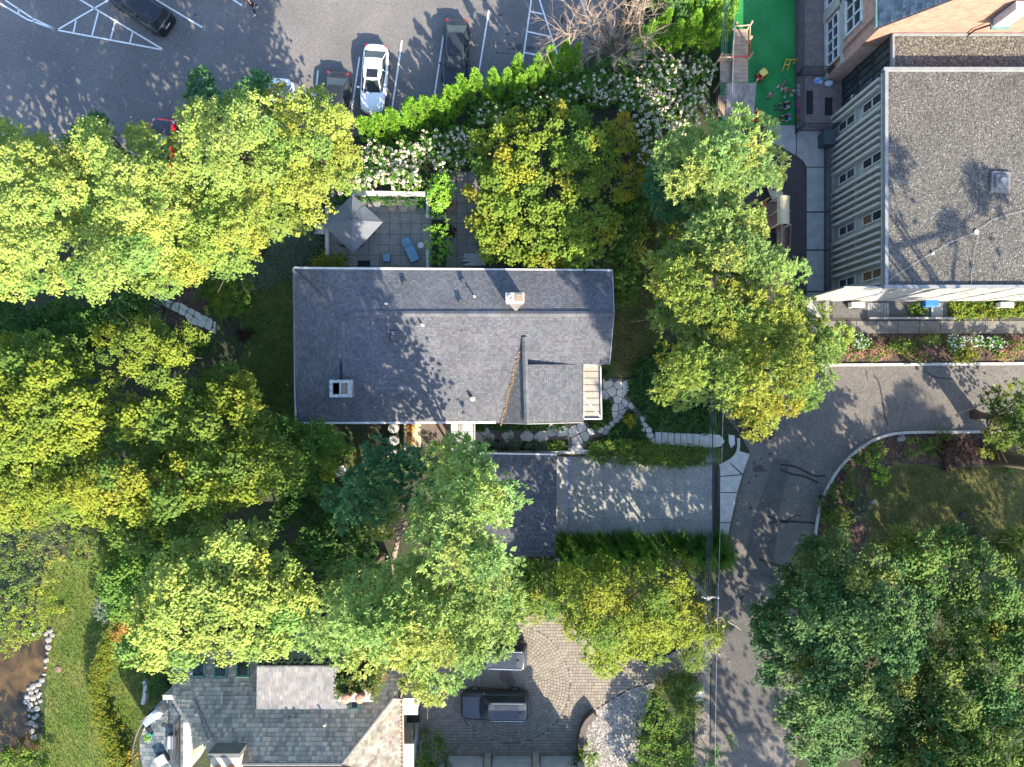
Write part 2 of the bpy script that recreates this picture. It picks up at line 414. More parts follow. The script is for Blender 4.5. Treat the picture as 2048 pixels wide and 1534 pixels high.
def shrub(name, label, cat, poly, h0, h1, pal, style='low', rad=0.32, spacing=0.36, seed=0, group=None, dome=0.7, gaps=0.04,
          flat_top=False, stems=5, under=0.3, kind=None, zn=0.08, blooms=None, z=None, td=None, size=None):
    """a bush or bed plant: domed leaf clumps over the ground seen at its outline, plus woody stems"""
    rng = np.random.default_rng(seed + 900)
    mx, my = np.mean([p[0] for p in poly]), np.mean([p[1] for p in poly])
    gz0 = hp(mx, my) if z is None else z
    keep, zz, t = crown_poly(poly, h0, h1, rng, spacing, rad, dome, gaps, flat_top=flat_top, zn=zn)
    gz = np.array([hp(a, b) for a, b in keep]) if z is None else np.full(len(keep), z)
    cen = px2w(keep, zz + gz); r = rad * rng.uniform(0.75, 1.2, len(cen)); col = pick(PAL[pal], len(cen), rng)
    if under > 0:
        i = rng.choice(len(cen), max(1, int(len(cen) * under))); lo = cen[i].copy(); lo[:, 2] = np.maximum(gz[i] + .08, lo[:, 2] - rng.uniform(.2, .8, len(i)) * (h1))
        cen2 = np.concatenate([cen, lo]); r2 = np.concatenate([r, r[i]]); col2 = np.concatenate([col, col[i]])
    else: cen2, r2, col2 = cen, r, col
    cx, cy = cen[:, 0].mean(), cen[:, 1].mean()
    if kind == 'stuff':
        root = None
    else: root = thing(name, label, cat, (cx, cy, gz0), group)
    st = dict(STY[style])
    if td: st['td'] = td
    if size: st['size'] = size
    P, C = clump_leaves(cen2, r2, col2, rng=rng, **st)
    o = leaf_object('foliage' if root else name, P, C, leafmat('leaf'), root)
    if root is None:
        tag(o, label, cat, kind='stuff'); return o
    if stems:
        mb = MB()
        for i in rng.choice(len(cen), min(stems, len(cen)), replace=False):
            b = np.array([cx + rng.normal(0, .08), cy + rng.normal(0, .08), gz0 - .03]); mb.tube([b, b * .5 + cen[i] * .5 + np.array([0, 0, .05]), cen[i]], [.03, .02, .008], 4)
        mb.build('stems', M('bark', (.13, .10, .075)), root)
    if blooms:
        flower_heads(root, cen, r, rng, *blooms)
    return root

def flower_heads(root, cen, r, rng, n, size, pal, name='flower_heads'):
    """many-petalled heads standing out of the foliage"""
    i = rng.choice(len(cen), n); d = unit(rng.normal(0, 1, (n, 3)) * np.array([1, 1, .5]) + np.array([0, 0, .9]))
    p = cen[i] + d * (r[i] * 1.12)[:, None]; k = 16
    li = np.repeat(np.arange(n), k); q = unit(rng.normal(0, 1, (len(li), 3))); q[:, 2] = np.abs(q[:, 2])
    s = size * rng.uniform(.75, 1.25, (n, 1))
    pos = p[li] + q * s[li] * np.array([.5, .5, .62])
    P = leaves_broad(pos, q, size * .52, .95, rng, .25)
    C = pick(pal, n, rng)[li] * rng.uniform(.88, 1.1, (len(li), 1))
    return leaf_object(name, P, C, leafmat('petal', .7, .25, .1), root, kind='stuff')

# ------------------------------------------------------------------ ground and paved surfaces
def make_ground():
    xs = [-90000, -25000, -8000, -3000, -1200] + list(range(-400, 2460, 24)) + [3300, 5000, 10000, 27000, 90000]
    ys = [-90000, -25000, -8000, -3000, -1200] + list(range(-400, 1960, 18)) + [2800, 4500, 9000, 26000, 90000]
    vs = []; 
    for y in ys:
        for x in xs:
            q = G(x, y); vs.append(q)
    n = len(xs); fs = [(j * n + i, (j + 1) * n + i, (j + 1) * n + i + 1, j * n + i + 1) for j in range(len(ys) - 1) for i in range(n - 1)]
    mb = MB(); mb.add(vs, fs)
    m = M('soil', (.038, .034, .022), (.022, .045, .014), scale=0.9, rough=.95, bump=.8, bscale=9, speck=.5, speck_scale=14)
    return mb.build('ground', m, kind='structure', smooth=True)
make_ground()

asphalt = M('asphalt', (.135, .128, .122), (.108, .104, .102), scale=.35, rough=.92, bump=.35, bscale=45, speck=.20, speck_scale=16, detail=9, spec=.15)
asphalt2 = M('road_asphalt', (.125, .115, .105), (.10, .095, .09), scale=.6, rough=.92, bump=.45, bscale=40, speck=.26, speck_scale=13, detail=9, spec=.15)
asph_dk = M('asphalt_patch', (.085, .082, .08), (.07, .068, .066), scale=1.2, rough=.92, bump=.4, bscale=40, speck=.2, speck_scale=14, spec=.15)
tar = M('tar', (.022, .022, .024), rough=.6, spec=.3)
oil = M('oil_stain', (.03, .028, .027), (.055, .05, .048), scale=5, rough=.6)
paintw = M('road_paint', (.62, .62, .60), (.42, .42, .41), scale=9, rough=.8, lo=.45, hi=.75)
concrete = M('concrete', (.30, .295, .275), (.24, .235, .22), scale=1.6, rough=.9, bump=.25, bscale=50, speck=.12, speck_scale=22)
concr_dk = M('aggregate_concrete', (.24, .245, .23), (.20, .205, .195), scale=1.1, rough=.92, bump=.5, bscale=55, speck=.3, speck_scale=18, detail=9)
conc_lt = M('pale_concrete', (.42, .41, .385), (.33, .325, .30), scale=2.2, rough=.88, bump=.2, bscale=40, speck=.1, speck_scale=20)
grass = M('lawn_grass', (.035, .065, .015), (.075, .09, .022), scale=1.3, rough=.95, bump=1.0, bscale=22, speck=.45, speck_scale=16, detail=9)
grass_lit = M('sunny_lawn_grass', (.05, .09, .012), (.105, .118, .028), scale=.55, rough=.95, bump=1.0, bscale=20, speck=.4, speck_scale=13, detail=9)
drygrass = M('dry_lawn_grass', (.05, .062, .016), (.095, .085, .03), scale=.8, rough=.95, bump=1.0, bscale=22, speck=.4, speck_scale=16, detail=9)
mulch = M('mulch', (.075, .05, .038), (.045, .032, .025), scale=3, rough=.97, bump=1.0, bscale=18, speck=.55, speck_scale=12)

lot = sheet('parking_lot', [(-700, -500), (1262, -500), (1250, -60), (1235, 60), (1190, 105), (1100, 128), (950, 184), (820, 232), (725, 266),
                            (640, 310), (400, 350), (-700, 380)], .03, asphalt)
def line(px0, px1, w=.11, parent=lot, z=.036, mat=paintw, name='painted_line'):
    a, b = W(*px0, z), W(*px1, z); mb = MB(); strip(mb, [a[:2], b[:2]], w, z, z + .004)
    return mb.build(name, mat, parent)
for a, b in [((0, 7), (55, 39)), ((55, 39), (114, 60)), ((10, 0), (64, 36)), ((64, 36), (114, 60)), ((36, 17), (38, 29)), ((65, 36), (68, 44)),
             ((114, 60), (328, 100)), ((114, 60), (222, -3)), ((156, -3), (328, 100)), ((152, 41), (147, 65)), ((197, 22), (184, 71)), ((230, 44), (221, 78)),
             ((265, 65), (260, 85)), ((308, -3), (405, 55)), ((460, -5), (484, 11)), ((636, 141), (624, 260)), ((719, 114), (698, 255)), ((804, 81), (782, 232)),
             ((887, 70), (866, 210)), ((978, 20), (955, 160)), ((1063, -3), (1043, 140)), ((1078, -3), (1120, 125)), ((1061, 23), (1085, 28)), ((1055, 63), (1100, 73)),
             ((1050, 105), (1108, 117)), ((1161, -3), (1198, 100)), ((110, 270), (109, 330)), ((548, 180), (540, 260)), ((190, 268), (189, 330))]:
    line(a, b)
for cx, cy, s in [(1035, 95, 14), (1015, 68, 5), (1000, 30, 5), (1060, 96, 9), (820, 137, 4), (390, 30, 5), (995, 105, 4), (1125, 40, 12)]:
    r = np.random.default_rng(cx); n = 11
    sheet('oil_spot', [(cx + s * r.uniform(.5, 1) * math.cos(k * 2 * math.pi / n), cy + .6 * s * r.uniform(.5, 1) * math.sin(k * 2 * math.pi / n)) for k in range(n)], .0345, oil, lot)
for pts in ([(985, 88), (1015, 88), (1040, 93)], [(1000, 107), (1030, 108), (1045, 110)], [(1012, 97), (1040, 100)]):
    mb = MB(); strip(mb, [W(*p)[:2] for p in pts], .05, .033, .0365); mb.build('tyre_mark', oil, lot)

road_poly = [(1640, 729), (2700, 724), (2700, 862), (2048, 863)] + smooth_poly([(1800, 865), (1762, 872), (1722, 893), (1683, 928), (1652, 975), (1636, 1025), (1629, 1075)], 2, False) + \
            [(1626, 1150), (1610, 1300), (1590, 1534), (1575, 2100), (1395, 2100), (1420, 1534), (1424, 1280), (1432, 1180), (1446, 1115), (1470, 1010), (1500, 905), (1480, 868), (1440, 820), (1440, 770), (1560, 735)]
road = sheet('road', road_poly, .03, asphalt2)
# patched strips, repaired cracks and stains
sheet('asphalt_patch', [(1548, 915), (1500, 1060), (1490, 1130), (1508, 1160), (1545, 1165), (1556, 1040), (1580, 920)], .0345, asph_dk, road)
sheet('asphalt_patch', [(1446, 1118), (1462, 1115), (1520, 1180), (1500, 1250), (1425, 1240)], .0350, asph_dk, road)
sheet('asphalt_patch', [(1424, 1245), (1600, 1250), (1592, 1470), (1421, 1462)], .0345, asph_dk, road)
sheet('asphalt_patch', [(1472, 905), (1500, 905), (1449, 1118), (1440, 1118)], .0355, asph_dk, road)
for pts, w in [([(1560, 929), (1590, 932), (1610, 943), (1630, 953), (1650, 951)], .16), ([(1559, 938), (1580, 948), (1610, 952), (1636, 966)], .16),
               ([(1535, 1032), (1560, 1042), (1590, 1043), (1630, 1046)], .16), ([(1535, 1048), (1550, 1042), (1575, 1045)], .12), ([(1575, 1040), (1590, 1031), (1603, 1032)], .08),
               ([(1518, 1118), (1545, 1128), (1590, 1138)], .16), ([(1495, 1165), (1490, 1190), (1478, 1200), (1484, 1190), (1478, 1230)], .09),
               ([(1748, 752), (1757, 762), (1763, 790), (1768, 830), (1775, 850)], .10), ([(1845, 735), (1860, 752), (1890, 758), (1905, 757)], .08),
               ([(1731, 740), (1735, 760)], .06), ([(1520, 1150), (1555, 1155)], .05)]:
    mb = MB(); q = smooth_poly(pts, 2, False); strip(mb, [W(*p)[:2] for p in q], w, .034, .0375); mb.build('crack_seal', tar, road)
r = np.random.default_rng(3); n = 16
sheet('oil_spot', [(1518 + 15 * r.uniform(.5, 1.1) * math.cos(k * 2 * math.pi / n), 938 + 9 * r.uniform(.6, 1.1) * math.sin(k * 2 * math.pi / n)) for k in range(n)], .038, oil, road)
for cx, cy, s in [(1508, 927, 3), (1530, 925, 3), (1540, 908, 4), (1522, 918, 3), (1498, 965, 3), (1502, 1017, 4), (1497, 1090, 4), (1512, 952, 3)]:
    sheet('oil_spot', [(cx + s * math.cos(k * .9), cy + s * .8 * math.sin(k * .9)) for k in range(7)], .038, oil, road)

def kerb(name, pts, label=None, w=.20, h=.13, it=2):
    q = smooth_poly(pts, it, False) if it else pts
    mb = MB(); strip(mb, [W(*p)[:2] for p in q], w, -.02, h)
    return mb.build(name, conc_lt, kind='structure', bevel=.015)
kerb('kerb', [(1640, 730), (1800, 729), (2048, 727), (2700, 724)], it=0)
kerb('kerb', [(2700, 862), (2048, 863), (1860, 864), (1800, 865), (1762, 872), (1722, 893), (1683, 928), (1652, 975), (1636, 1025), (1629, 1075), (1627, 1150)])
kerb('kerb', [(1476, 876), (1477, 898), (1468, 915), (1450, 926), (1438, 931)])

# driveway of poured panels with open joints
drive = sheet('driveway', [(1108, 905), (1440, 905), (1436, 1130), (1108, 1130)], .012, M('panel_joint', (.12, .118, .11), rough=.95))
cx_ = [1109, 1136.5, 1206.5, 1277.5, 1348.5, 1424]; ry_ = [905, 983, 1037, 1128]
for i in range(5):
    for j in range(3):
        mb = MB(); sh = (i - 2) * 1.5; a = .35
        q = [(cx_[i] + a, ry_[j] + sh * (j > 0) + a), (cx_[i + 1] - a, ry_[j] + sh * (j > 0) + a), (cx_[i + 1] - a, ry_[j + 1] + sh * (j < 2) - a), (cx_[i] + a, ry_[j + 1] + sh * (j < 2) - a)]
        mb.prism(polyW(q, 0), 0, .03 + .004 * ((i * 3 + j * 2) % 3)); mb.build('concrete_panel', concr_dk if i else concrete, drive)
bl = M('chalk_blue', (.04, .16, .5), (.12, .2, .4), scale=14)
for y in range(915, 1080, 11):
    line((1137 - (y - 915) * .012, y), (1137 - (y - 915) * .012, y + 7 + (y % 4)), .05 + .02 * (y % 3), drive, .042, bl, 'chalk_mark')
apron = sheet('driveway_apron', [(1440, 930), (1456, 924), (1478, 905), (1500, 907), (1449, 1118), (1440, 1118)], .028, M('joint_dirt', (.05, .045, .04)))
for q in ([(1440, 931), (1458, 925), (1481, 948), (1440, 952)], [(1459, 924), (1479, 902), (1499, 908), (1485, 947)], [(1440, 954), (1484, 950), (1474, 984), (1440, 984)],
          [(1440, 986), (1473, 986), (1461, 1044), (1440, 1044)], [(1440, 1046), (1460, 1046), (1448, 1117), (1440, 1117)]):
    mb = MB(); mb.prism(polyW(q, 0), .02, .055); mb.build('concrete_panel', conc_lt, apron)
sheet('gutter_channel', [(1425, 925), (1437, 925), (1437, 1120), (1425, 1120)], .034, M('wet_soil', (.035, .03, .026), rough=.9))

# lawns, beds
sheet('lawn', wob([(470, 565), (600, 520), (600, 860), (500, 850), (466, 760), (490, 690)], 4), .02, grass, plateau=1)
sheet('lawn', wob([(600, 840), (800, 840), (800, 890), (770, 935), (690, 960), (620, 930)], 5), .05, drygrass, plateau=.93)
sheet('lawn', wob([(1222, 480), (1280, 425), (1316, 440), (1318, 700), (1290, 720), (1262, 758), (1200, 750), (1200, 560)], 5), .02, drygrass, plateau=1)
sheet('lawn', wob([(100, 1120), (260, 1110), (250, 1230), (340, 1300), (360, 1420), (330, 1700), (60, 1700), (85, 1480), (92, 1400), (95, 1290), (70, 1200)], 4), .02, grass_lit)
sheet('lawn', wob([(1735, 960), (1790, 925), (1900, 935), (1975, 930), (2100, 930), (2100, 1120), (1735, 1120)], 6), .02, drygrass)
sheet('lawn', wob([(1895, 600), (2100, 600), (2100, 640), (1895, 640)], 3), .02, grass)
sheet('planting_bed', wob([(1660, 870), (1800, 866), (2200, 864), (2200, 1010), (1995, 960), (1900, 935), (1800, 925), (1740, 962), (1738, 1120), (1634, 1120), (1640, 1010)], 3), .015, mulch)
sheet('planting_bed', wob([(1640, 669), (2700, 667), (2700, 722), (1650, 726)], 2), .02, mulch)
sheet('planting_bed', wob([(300, 590), (470, 560), (500, 640), (480, 700), (380, 680), (300, 620)], 5), .035, mulch, plateau=.75)

# pond with a sandy bed, and the stones along its shore
pw = bpy.data.materials.new('pond_water'); pw.use_nodes = True; b = pw.node_tree.nodes['Principled BSDF']
n_ = pw.node_tree.nodes; l_ = pw.node_tree.links
g_ = n_.new('ShaderNodeNewGeometry'); nz_ = n_.new('ShaderNodeTexNoise'); nz_.inputs['Scale'].default_value = .55; nz_.inputs['Detail'].default_value = 10; nz_.inputs['Distortion'].default_value = 1.5
l_.new(g_.outputs['Position'], nz_.inputs['Vector']); rp = n_.new('ShaderNodeValToRGB'); l_.new(nz_.outputs['Fac'], rp.inputs[0])
rp.color_ramp.elements[0].color = (.022, .016, .008, 1); rp.color_ramp.elements[0].position = .35
rp.color_ramp.elements[1].color = (.11, .068, .024, 1); rp.color_ramp.elements[1].position = .68
l_.new(rp.outputs[0], b.inputs['Base Color']); b.inputs['Roughness'].default_value = .08; b.inputs['Specular IOR Level'].default_value = .4
nb_ = n_.new('ShaderNodeTexNoise'); nb_.inputs['Scale'].default_value = 4; l_.new(g_.outputs['Position'], nb_.inputs['Vector'])
bp_ = n_.new('ShaderNodeBump'); bp_.inputs['Strength'].default_value = .12; l_.new(nb_.outputs['Fac'], bp_.inputs['Height']); l_.new(bp_.outputs[0], b.inputs['Normal'])
pond_poly = wob([(-600, 1290), (-20, 1290), (40, 1275), (80, 1268), (96, 1290), (92, 1340), (82, 1370), (58, 1380), (52, 1420), (66, 1470), (80, 1500), (60, 1560), (-600, 1600)], 4, seed=4)
sheet('water', pond_poly, .032, pw)
def rock_mesh(mb, c, s, rng, n=7):
    rings = []
    for zf, rf in ((-.2, .8), (.15, 1.0), (.5, .85), (.72, .45)):
        rings.append([(c[0] + s[0] * rf * rng.uniform(.8, 1.15) * math.cos(2 * math.pi * k / n), c[1] + s[1] * rf * rng.uniform(.8, 1.15) * math.sin(2 * math.pi * k / n), c[2] + s[2] * zf * rng.uniform(.85, 1.15)) for k in range(n)])
    return mb.loft(rings)
stone = M('shore_stone', (.27, .25, .225), (.14, .135, .13), scale=4, rough=.9, bump=.5, bscale=20)
rr = np.random.default_rng(11); k = 0
shore = [(68, 1266), (80, 1264), (92, 1268), (100, 1262), (105, 1270), (96, 1280), (99, 1292), (97, 1305), (94, 1320), (92, 1335), (88, 1348), (84, 1360), (76, 1368), (66, 1372), (58, 1378), (64, 1384), (74, 1380),
         (56, 1392), (66, 1395), (76, 1392), (82, 1386), (55, 1404), (62, 1408), (72, 1406), (80, 1402), (58, 1418), (66, 1421), (75, 1416), (60, 1432), (68, 1436), (76, 1430), (62, 1446), (69, 1450), (66, 1462), (70, 1474)]
for (x, y) in shore:
    mb = MB(); p = W(x + rr.normal(0, 1), y + rr.normal(0, 1), .03); s = rr.uniform(.14, .30)
    rock_mesh(mb, p, (s, s * rr.uniform(.7, 1.2), s * .8), rr)
    tag(mb.build('shore_rock', stone), 'pale grey rock in the jagged row along the brown pond edge', 'rock', 'rocks along the pond shore')
for (x, y, s, lab) in [(1747, 1003, .22, 'white rounded stone lying alone on the shaded right-hand lawn'), (1802, 877, .33, 'tan boulder in mulch just below the kerb of the bend'), (1690, 932, .24, 'white stone against the curved kerb among green shrubs'),
                       (1646, 1005, .24, 'pale stone beside the kerb at the lower end of the bend'), (1475, 1047, .2, 'grey slab of rock lying at the road edge by the apron')]:
    mb = MB(); rock_mesh(mb, W(x, y, .03), (s, s * .8, s * .7), rr, 9); tag(mb.build('boulder', stone, smooth=False), lab, 'rock')
for (x, y, lab) in [(117, 1338, 'round rusty valve lid set in the sunny lawn'), (1925, 1030, 'dark round drain lid in the shaded right-hand lawn')]:
    mb = MB(); mb.lathe(W(x, y, .02), [(.02, 0), (.24, 0), (.24, .05), (.2, .07), (.02, .075)], 16); tag(mb.build('drain_lid', M('rusty_iron', (.22, .13, .10), (.12, .08, .07), scale=8) if x < 900 else tar), lab, 'lid')

# playground ground: turf, rubber, brick paving, sidewalks
turf = M('artificial_turf', (.012, .15, .035), (.028, .20, .06), scale=.45, rough=.95, bump=.6, bscale=60, speck=.22, speck_scale=25)
sheet('artificial_turf', [(1420, -300), (1592, -300), (1592, 250), (1440, 250), (1440, 100)], .03, turf)
sheet('rubber_surface', smooth_poly([(1420, 250), (1510, 262), (1545, 290), (1590, 305), (1612, 330), (1612, 420), (1612, 610), (1612, 690), (1420, 690)], 1), .032, M('rubber', (.062, .05, .05), (.05, .042, .042), scale=1.5, rough=.95, bump=.3, bscale=60, speck=.2, speck_scale=25))
brickm = bpy.data.materials.new('paving_brick'); brickm.use_nodes = True; bn = brickm.node_tree.nodes; bll = brickm.node_tree.links
def brick_nodes(m, c1, c2, mort, sw, sh, scale=1.0, axis=None, rough=.9):
    n = m.node_tree.nodes; l = m.node_tree.links; b = n['Principled BSDF']; b.inputs['Roughness'].default_value = rough
    g = n.new('ShaderNodeNewGeometry'); br = n.new('ShaderNodeTexBrick'); br.inputs['Scale'].default_value = scale
    br.inputs['Brick Width'].default_value = sw; br.inputs['Row Height'].default_value = sh; br.inputs['Mortar Size'].default_value = min(sw, sh) * .07
    br.inputs['Color1'].default_value = (*c1, 1); br.inputs['Color2'].default_value = (*c2, 1); br.inputs['Mortar'].default_value = (*mort, 1); br.inputs['Bias'].default_value = -.1
    sp_ = n.new('ShaderNodeSeparateXYZ'); mp = n.new('ShaderNodeCombineXYZ'); l.new(g.outputs['Position'], sp_.inputs[0]); ax = axis or 'XY'
    l.new(sp_.outputs['XYZ'.index(ax[0])], mp.inputs[0]); l.new(sp_.outputs['XYZ'.index(ax[1])], mp.inputs[1])
    l.new(mp.outputs[0], br.inputs['Vector'])
    nz = n.new('ShaderNodeTexNoise'); nz.inputs['Scale'].default_value = 2.2; nz.inputs['Detail'].default_value = 8; l.new(g.outputs['Position'], nz.inputs['Vector'])
    mx = n.new('ShaderNodeMix'); mx.data_type = 'RGBA'; mx.blend_type = 'MULTIPLY'; mx.inputs[0].default_value = .55; l.new(br.outputs[0], mx.inputs[6])
    cr = n.new('ShaderNodeValToRGB'); cr.color_ramp.elements[0].position = .3; cr.color_ramp.elements[0].color = (.55, .55, .55, 1); cr.color_ramp.elements[1].position = .7; l.new(nz.outputs['Fac'], cr.inputs[0]); l.new(cr.outputs[0], mx.inputs[7])
    l.new(mx.outputs[2], b.inputs['Base Color'])
    bp = n.new('ShaderNodeBump'); bp.inputs['Strength'].default_value = .5; bp.inputs['Distance'].default_value = .01; bp.invert = True; l.new(br.outputs['Fac'], bp.inputs['Height']); l.new(bp.outputs[0], b.inputs['Normal'])
brick_nodes(brickm, (.27, .20, .18), (.20, .15, .14), (.11, .10, .095), .21, .105)
sheet('brick_paving', [(1592, -300), (1700, -300), (1700, 262), (1592, 262)], .034, brickm)
wallbrick = bpy.data.materials.new('wall_brick'); wallbrick.use_nodes = True
brick_nodes(wallbrick, (.50, .26, .19), (.36, .17, .125), (.48, .38, .31), .30, .11, axis='YZ')
wallbrick_s = bpy.data.materials.new('wall_brick_south'); wallbrick_s.use_nodes = True
brick_nodes(wallbrick_s, (.34, .175, .12), (.25, .12, .085), (.34, .26, .20), .34, .12, axis='XZ')
walk = sheet('sidewalk', [(1536, 250), (1592, 250), (1662, 262), (1662, 690), (1612, 690), (1612, 340), (1600, 318), (1570, 300), (1545, 288), (1530, 270)], .038, M('joint_dirt', (.05, .045, .04)))
def slab(q, parent, mat=concrete, z0=.03, z1=.062): mb = MB(); mb.prism(polyW(q, 0), z0, z1); return mb.build('concrete_panel', mat, parent)
slab([(1531, 251), (1591, 251), (1591, 311), (1570, 299), (1546, 287)], walk)
slab([(1593, 251), (1660, 263), (1660, 334), (1613, 334), (1606, 322), (1593, 312)], walk)
for a, b_ in ((336, 424), (426, 500), (502, 583), (585, 640)): slab([(1613, a), (1660, a), (1660, b_ - 1), (1613, b_ - 1)], walk)
walk2 = sheet('sidewalk', [(1600, 636), (2700, 636), (2700, 668), (1600, 668)], .040, M('joint_dirt', (.05, .045, .04)))
xs = [1600, 1648, 1684, 1712, 1752, 1795, 1838, 1880, 1925, 1970, 2015, 2060, 2120, 2200, 2300]
for a, b_ in zip(xs[:-1], xs[1:]): slab([(a + .5, 642), (b_ - .5, 642), (b_ - .5, 667), (a + .5, 667)], walk2, M('shade_dark_concrete', (.15, .14, .125), (.11, .105, .095), scale=2, speck=.15, speck_scale=16), .03, .064)  # panels coloured darker to carry the tree shade on this sidewalk
# areaway beside the modern block: steps, paving, low wall
aw = sheet('areaway_paving', [(1665, 600), (1895, 600), (1895, 636), (1665, 636)], .025, M('dark_concrete', (.10, .10, .095), (.07, .07, .068), scale=3, speck=.2, speck_scale=18))  # darker concrete than the sidewalk panels
for i in range(8): slab([(1735 + i * 5, 606), (1739.5 + i * 5, 606), (1739.5 + i * 5, 634), (1735 + i * 5, 634)], aw, concr_dk, .0, .04 + .025 * i)
for i in range(5): slab([(1860 + i * 5, 606), (1864.5 + i * 5, 606), (1864.5 + i * 5, 634), (1860 + i * 5, 634)], aw, concr_dk, .0, .16 - .025 * i)
mb = MB(); strip(mb, [W(1733, 637)[:2], W(1905, 637)[:2]], .12, 0, .45); tag(mb.build('low_wall', concr_dk), 'dark low concrete wall between the areaway and sidewalk', 'wall')
mb = MB(); mb.box(W(1858, 607, .42), (.95, .5, .78)); bb = mb.build('bin', M('blue_plastic', (.03, .14, .42), rough=.45), bevel=.04); tag(bb, 'blue storage bin against the pale south wall', 'bin')
for x, lab in ((1705, 'white condenser box beside the corner of the modern block'), (1998, 'white condenser box above the grass strip, near the right edge')):
    t = thing('wall_condenser', lab, 'air conditioner', W(x, 612, 0)); px_, py_, _ = W(x, 612)
    MB().box((px_, py_, .55), (.95, .38, .62)).build('casing', M('white_metal', (.62, .62, .60), rough=.5), t, bevel=.02)
    MB().box((px_, py_ - .20, .55), (.55, .03, .5)).build('grille', M('dark_metal', (.04, .04, .045), rough=.5), t)
    for s in (-.35, .35): MB().box((px_ + s, py_, .12), (.06, .36, .24)).build('foot', M('dark_metal', (.04, .04, .045)), t)

# cobbled courtyard: rings of setts around the centre, straight courses outside
court_poly = [(838, 1300), (1000, 1225), (1110, 1215), (1200, 1280), (1300, 1330), (1424, 1260), (1420, 1345), (1310, 1362), (1260, 1375), (1215, 1402), (1180, 1425), (1162, 1460), (1160, 1522), (838, 1522)]
court = sheet('courtyard', court_poly, .022, M('sett_joint', (.11, .098, .082), (.085, .076, .065), scale=4, rough=.95))
def setts():
    mb = MB(); rg = np.random.default_rng(21); c0 = (1022, 1367); R = 118; s = 6.1
    def one(q):
        k = rg.uniform(.82, 1.1); col = (k * rg.uniform(.97, 1.03), k, k * rg.uniform(.96, 1.02)); h = .045 + rg.uniform(0, .008)
        b = [W(x, y, 0) for x, y in q]; mb.add([(p[0], p[1], .02) for p in b] + [(p[0], p[1], h) for p in b], [(4, 5, 6, 7), (0, 1, 5, 4), (1, 2, 6, 5), (2, 3, 7, 6), (3, 0, 4, 7)], col)
    y = 1212.0
    while y < 1522:
        x = 838 + rg.uniform(0, 5); 
        while x < 1424:
            w = s * rg.uniform(.8, 1.3); cxm, cym = x + w / 2, y + s / 2
            if inside(court_poly, cxm, cym) and (cxm - c0[0]) ** 2 + (cym - c0[1]) ** 2 > R * R: one([(x + .28, y + s - .28), (x + w - .28, y + s - .28), (x + w - .28, y + .28), (x + .28, y + .28)])
            x += w
        y += s
    r = 6.0
    while r < R - 2:
        rb = r + (s if r < R - 10 else 7); n = max(6, int(2 * math.pi * (r + 3) / 6.6)); o = rg.uniform(0, 1)
        for k in range(n):
            a0, a1 = 2 * math.pi * (k + o) / n, 2 * math.pi * (k + 1 + o) / n; g = .35 / (r + 3)
            q = [(c0[0] + rr_ * math.cos(a), c0[1] + rr_ * math.sin(a)) for rr_, a in ((r + .28, a0 + g), (rb - .28, a0 + g), (rb - .28, a1 - g), (r + .28, a1 - g))]
            if inside(court_poly, (q[0][0] + q[2][0]) / 2, (q[0][1] + q[2][1]) / 2): one(q)
        r = rb
    o = mb.build('setts', M('sett_stone', (.225, .195, .16), (.175, .155, .13), scale=3, rough=.9, attr='Col'), court, kind='stuff')
setts()
for x, y, s in ((1022, 1365, .34), (1012, 1352, .5)):
    mb = MB(); mb.lathe(W(x, y, .03), [(.02, 0), (s, 0), (s, .03), (s * .8, .036), (.02, .036)], 18); mb.build('drain_cover' if s < .4 else 'stain', M('drain_iron', (.13, .09, .075), (.09, .07, .06), scale=9), court)
sheet('border_paving', [(1394, 1350), (1420, 1345), (1419, 1700), (1380, 1700)], .026, M('worn_concrete', (.17, .15, .13), (.12, .105, .09), scale=3, speck=.3, speck_scale=14))
pebble = M('white_pebbles', (.30, .285, .265), (.20, .19, .18), scale=4, rough=.9, bump=1.0, bscale=30, speck=.55, speck_scale=9)
gravel = sheet('gravel_bed', [(1163, 1700), (1160, 1480), (1165, 1450), (1180, 1428), (1216, 1405), (1262, 1378), (1312, 1364), (1300, 1400), (1285, 1450), (1272, 1534), (1268, 1700)], .03, pebble)
rg = np.random.default_rng(8); mb = MB(); cnt = 0
while cnt < 7000:
    x, y = rg.uniform(1162, 1312), rg.uniform(1362, 1560)
    if not inside([(1163, 1560), (1160, 1480), (1165, 1450), (1180, 1428), (1216, 1405), (1262, 1378), (1312, 1364), (1300, 1400), (1285, 1450), (1272, 1534), (1268, 1560)], x, y): continue
    p = W(x, y, .03); s = rg.uniform(.018, .036); a = rg.uniform(0, 3); k = rg.uniform(.55, 1.25)
    mb.add([(p[0] + s * math.cos(a + i * 2.09), p[1] + s * math.sin(a + i * 2.09), .03) for i in range(3)] + [(p[0], p[1], .03 + s)], [(0, 1, 3), (1, 2, 3), (2, 0, 3)], (k, k * .98, k * .95)); cnt += 1
mb.build('pebbles', M('pebble_stone', (.34, .32, .30), (.22, .21, .20), scale=6, attr='Col'), gravel, kind='stuff')
mb = MB(); strip(mb, [W(*p)[:2] for p in smooth_poly([(1188, 1420), (1170, 1436), (1161, 1462), (1158, 1500), (1158, 1530)], 2, False)], .42, 0, .75)
tag(mb.build('curved_wall', M('dark_stone_cap', (.10, .085, .075), (.07, .06, .055), scale=3, bump=.3, bscale=20)), 'curved dark stone wall between the cobbles and white gravel', 'wall')

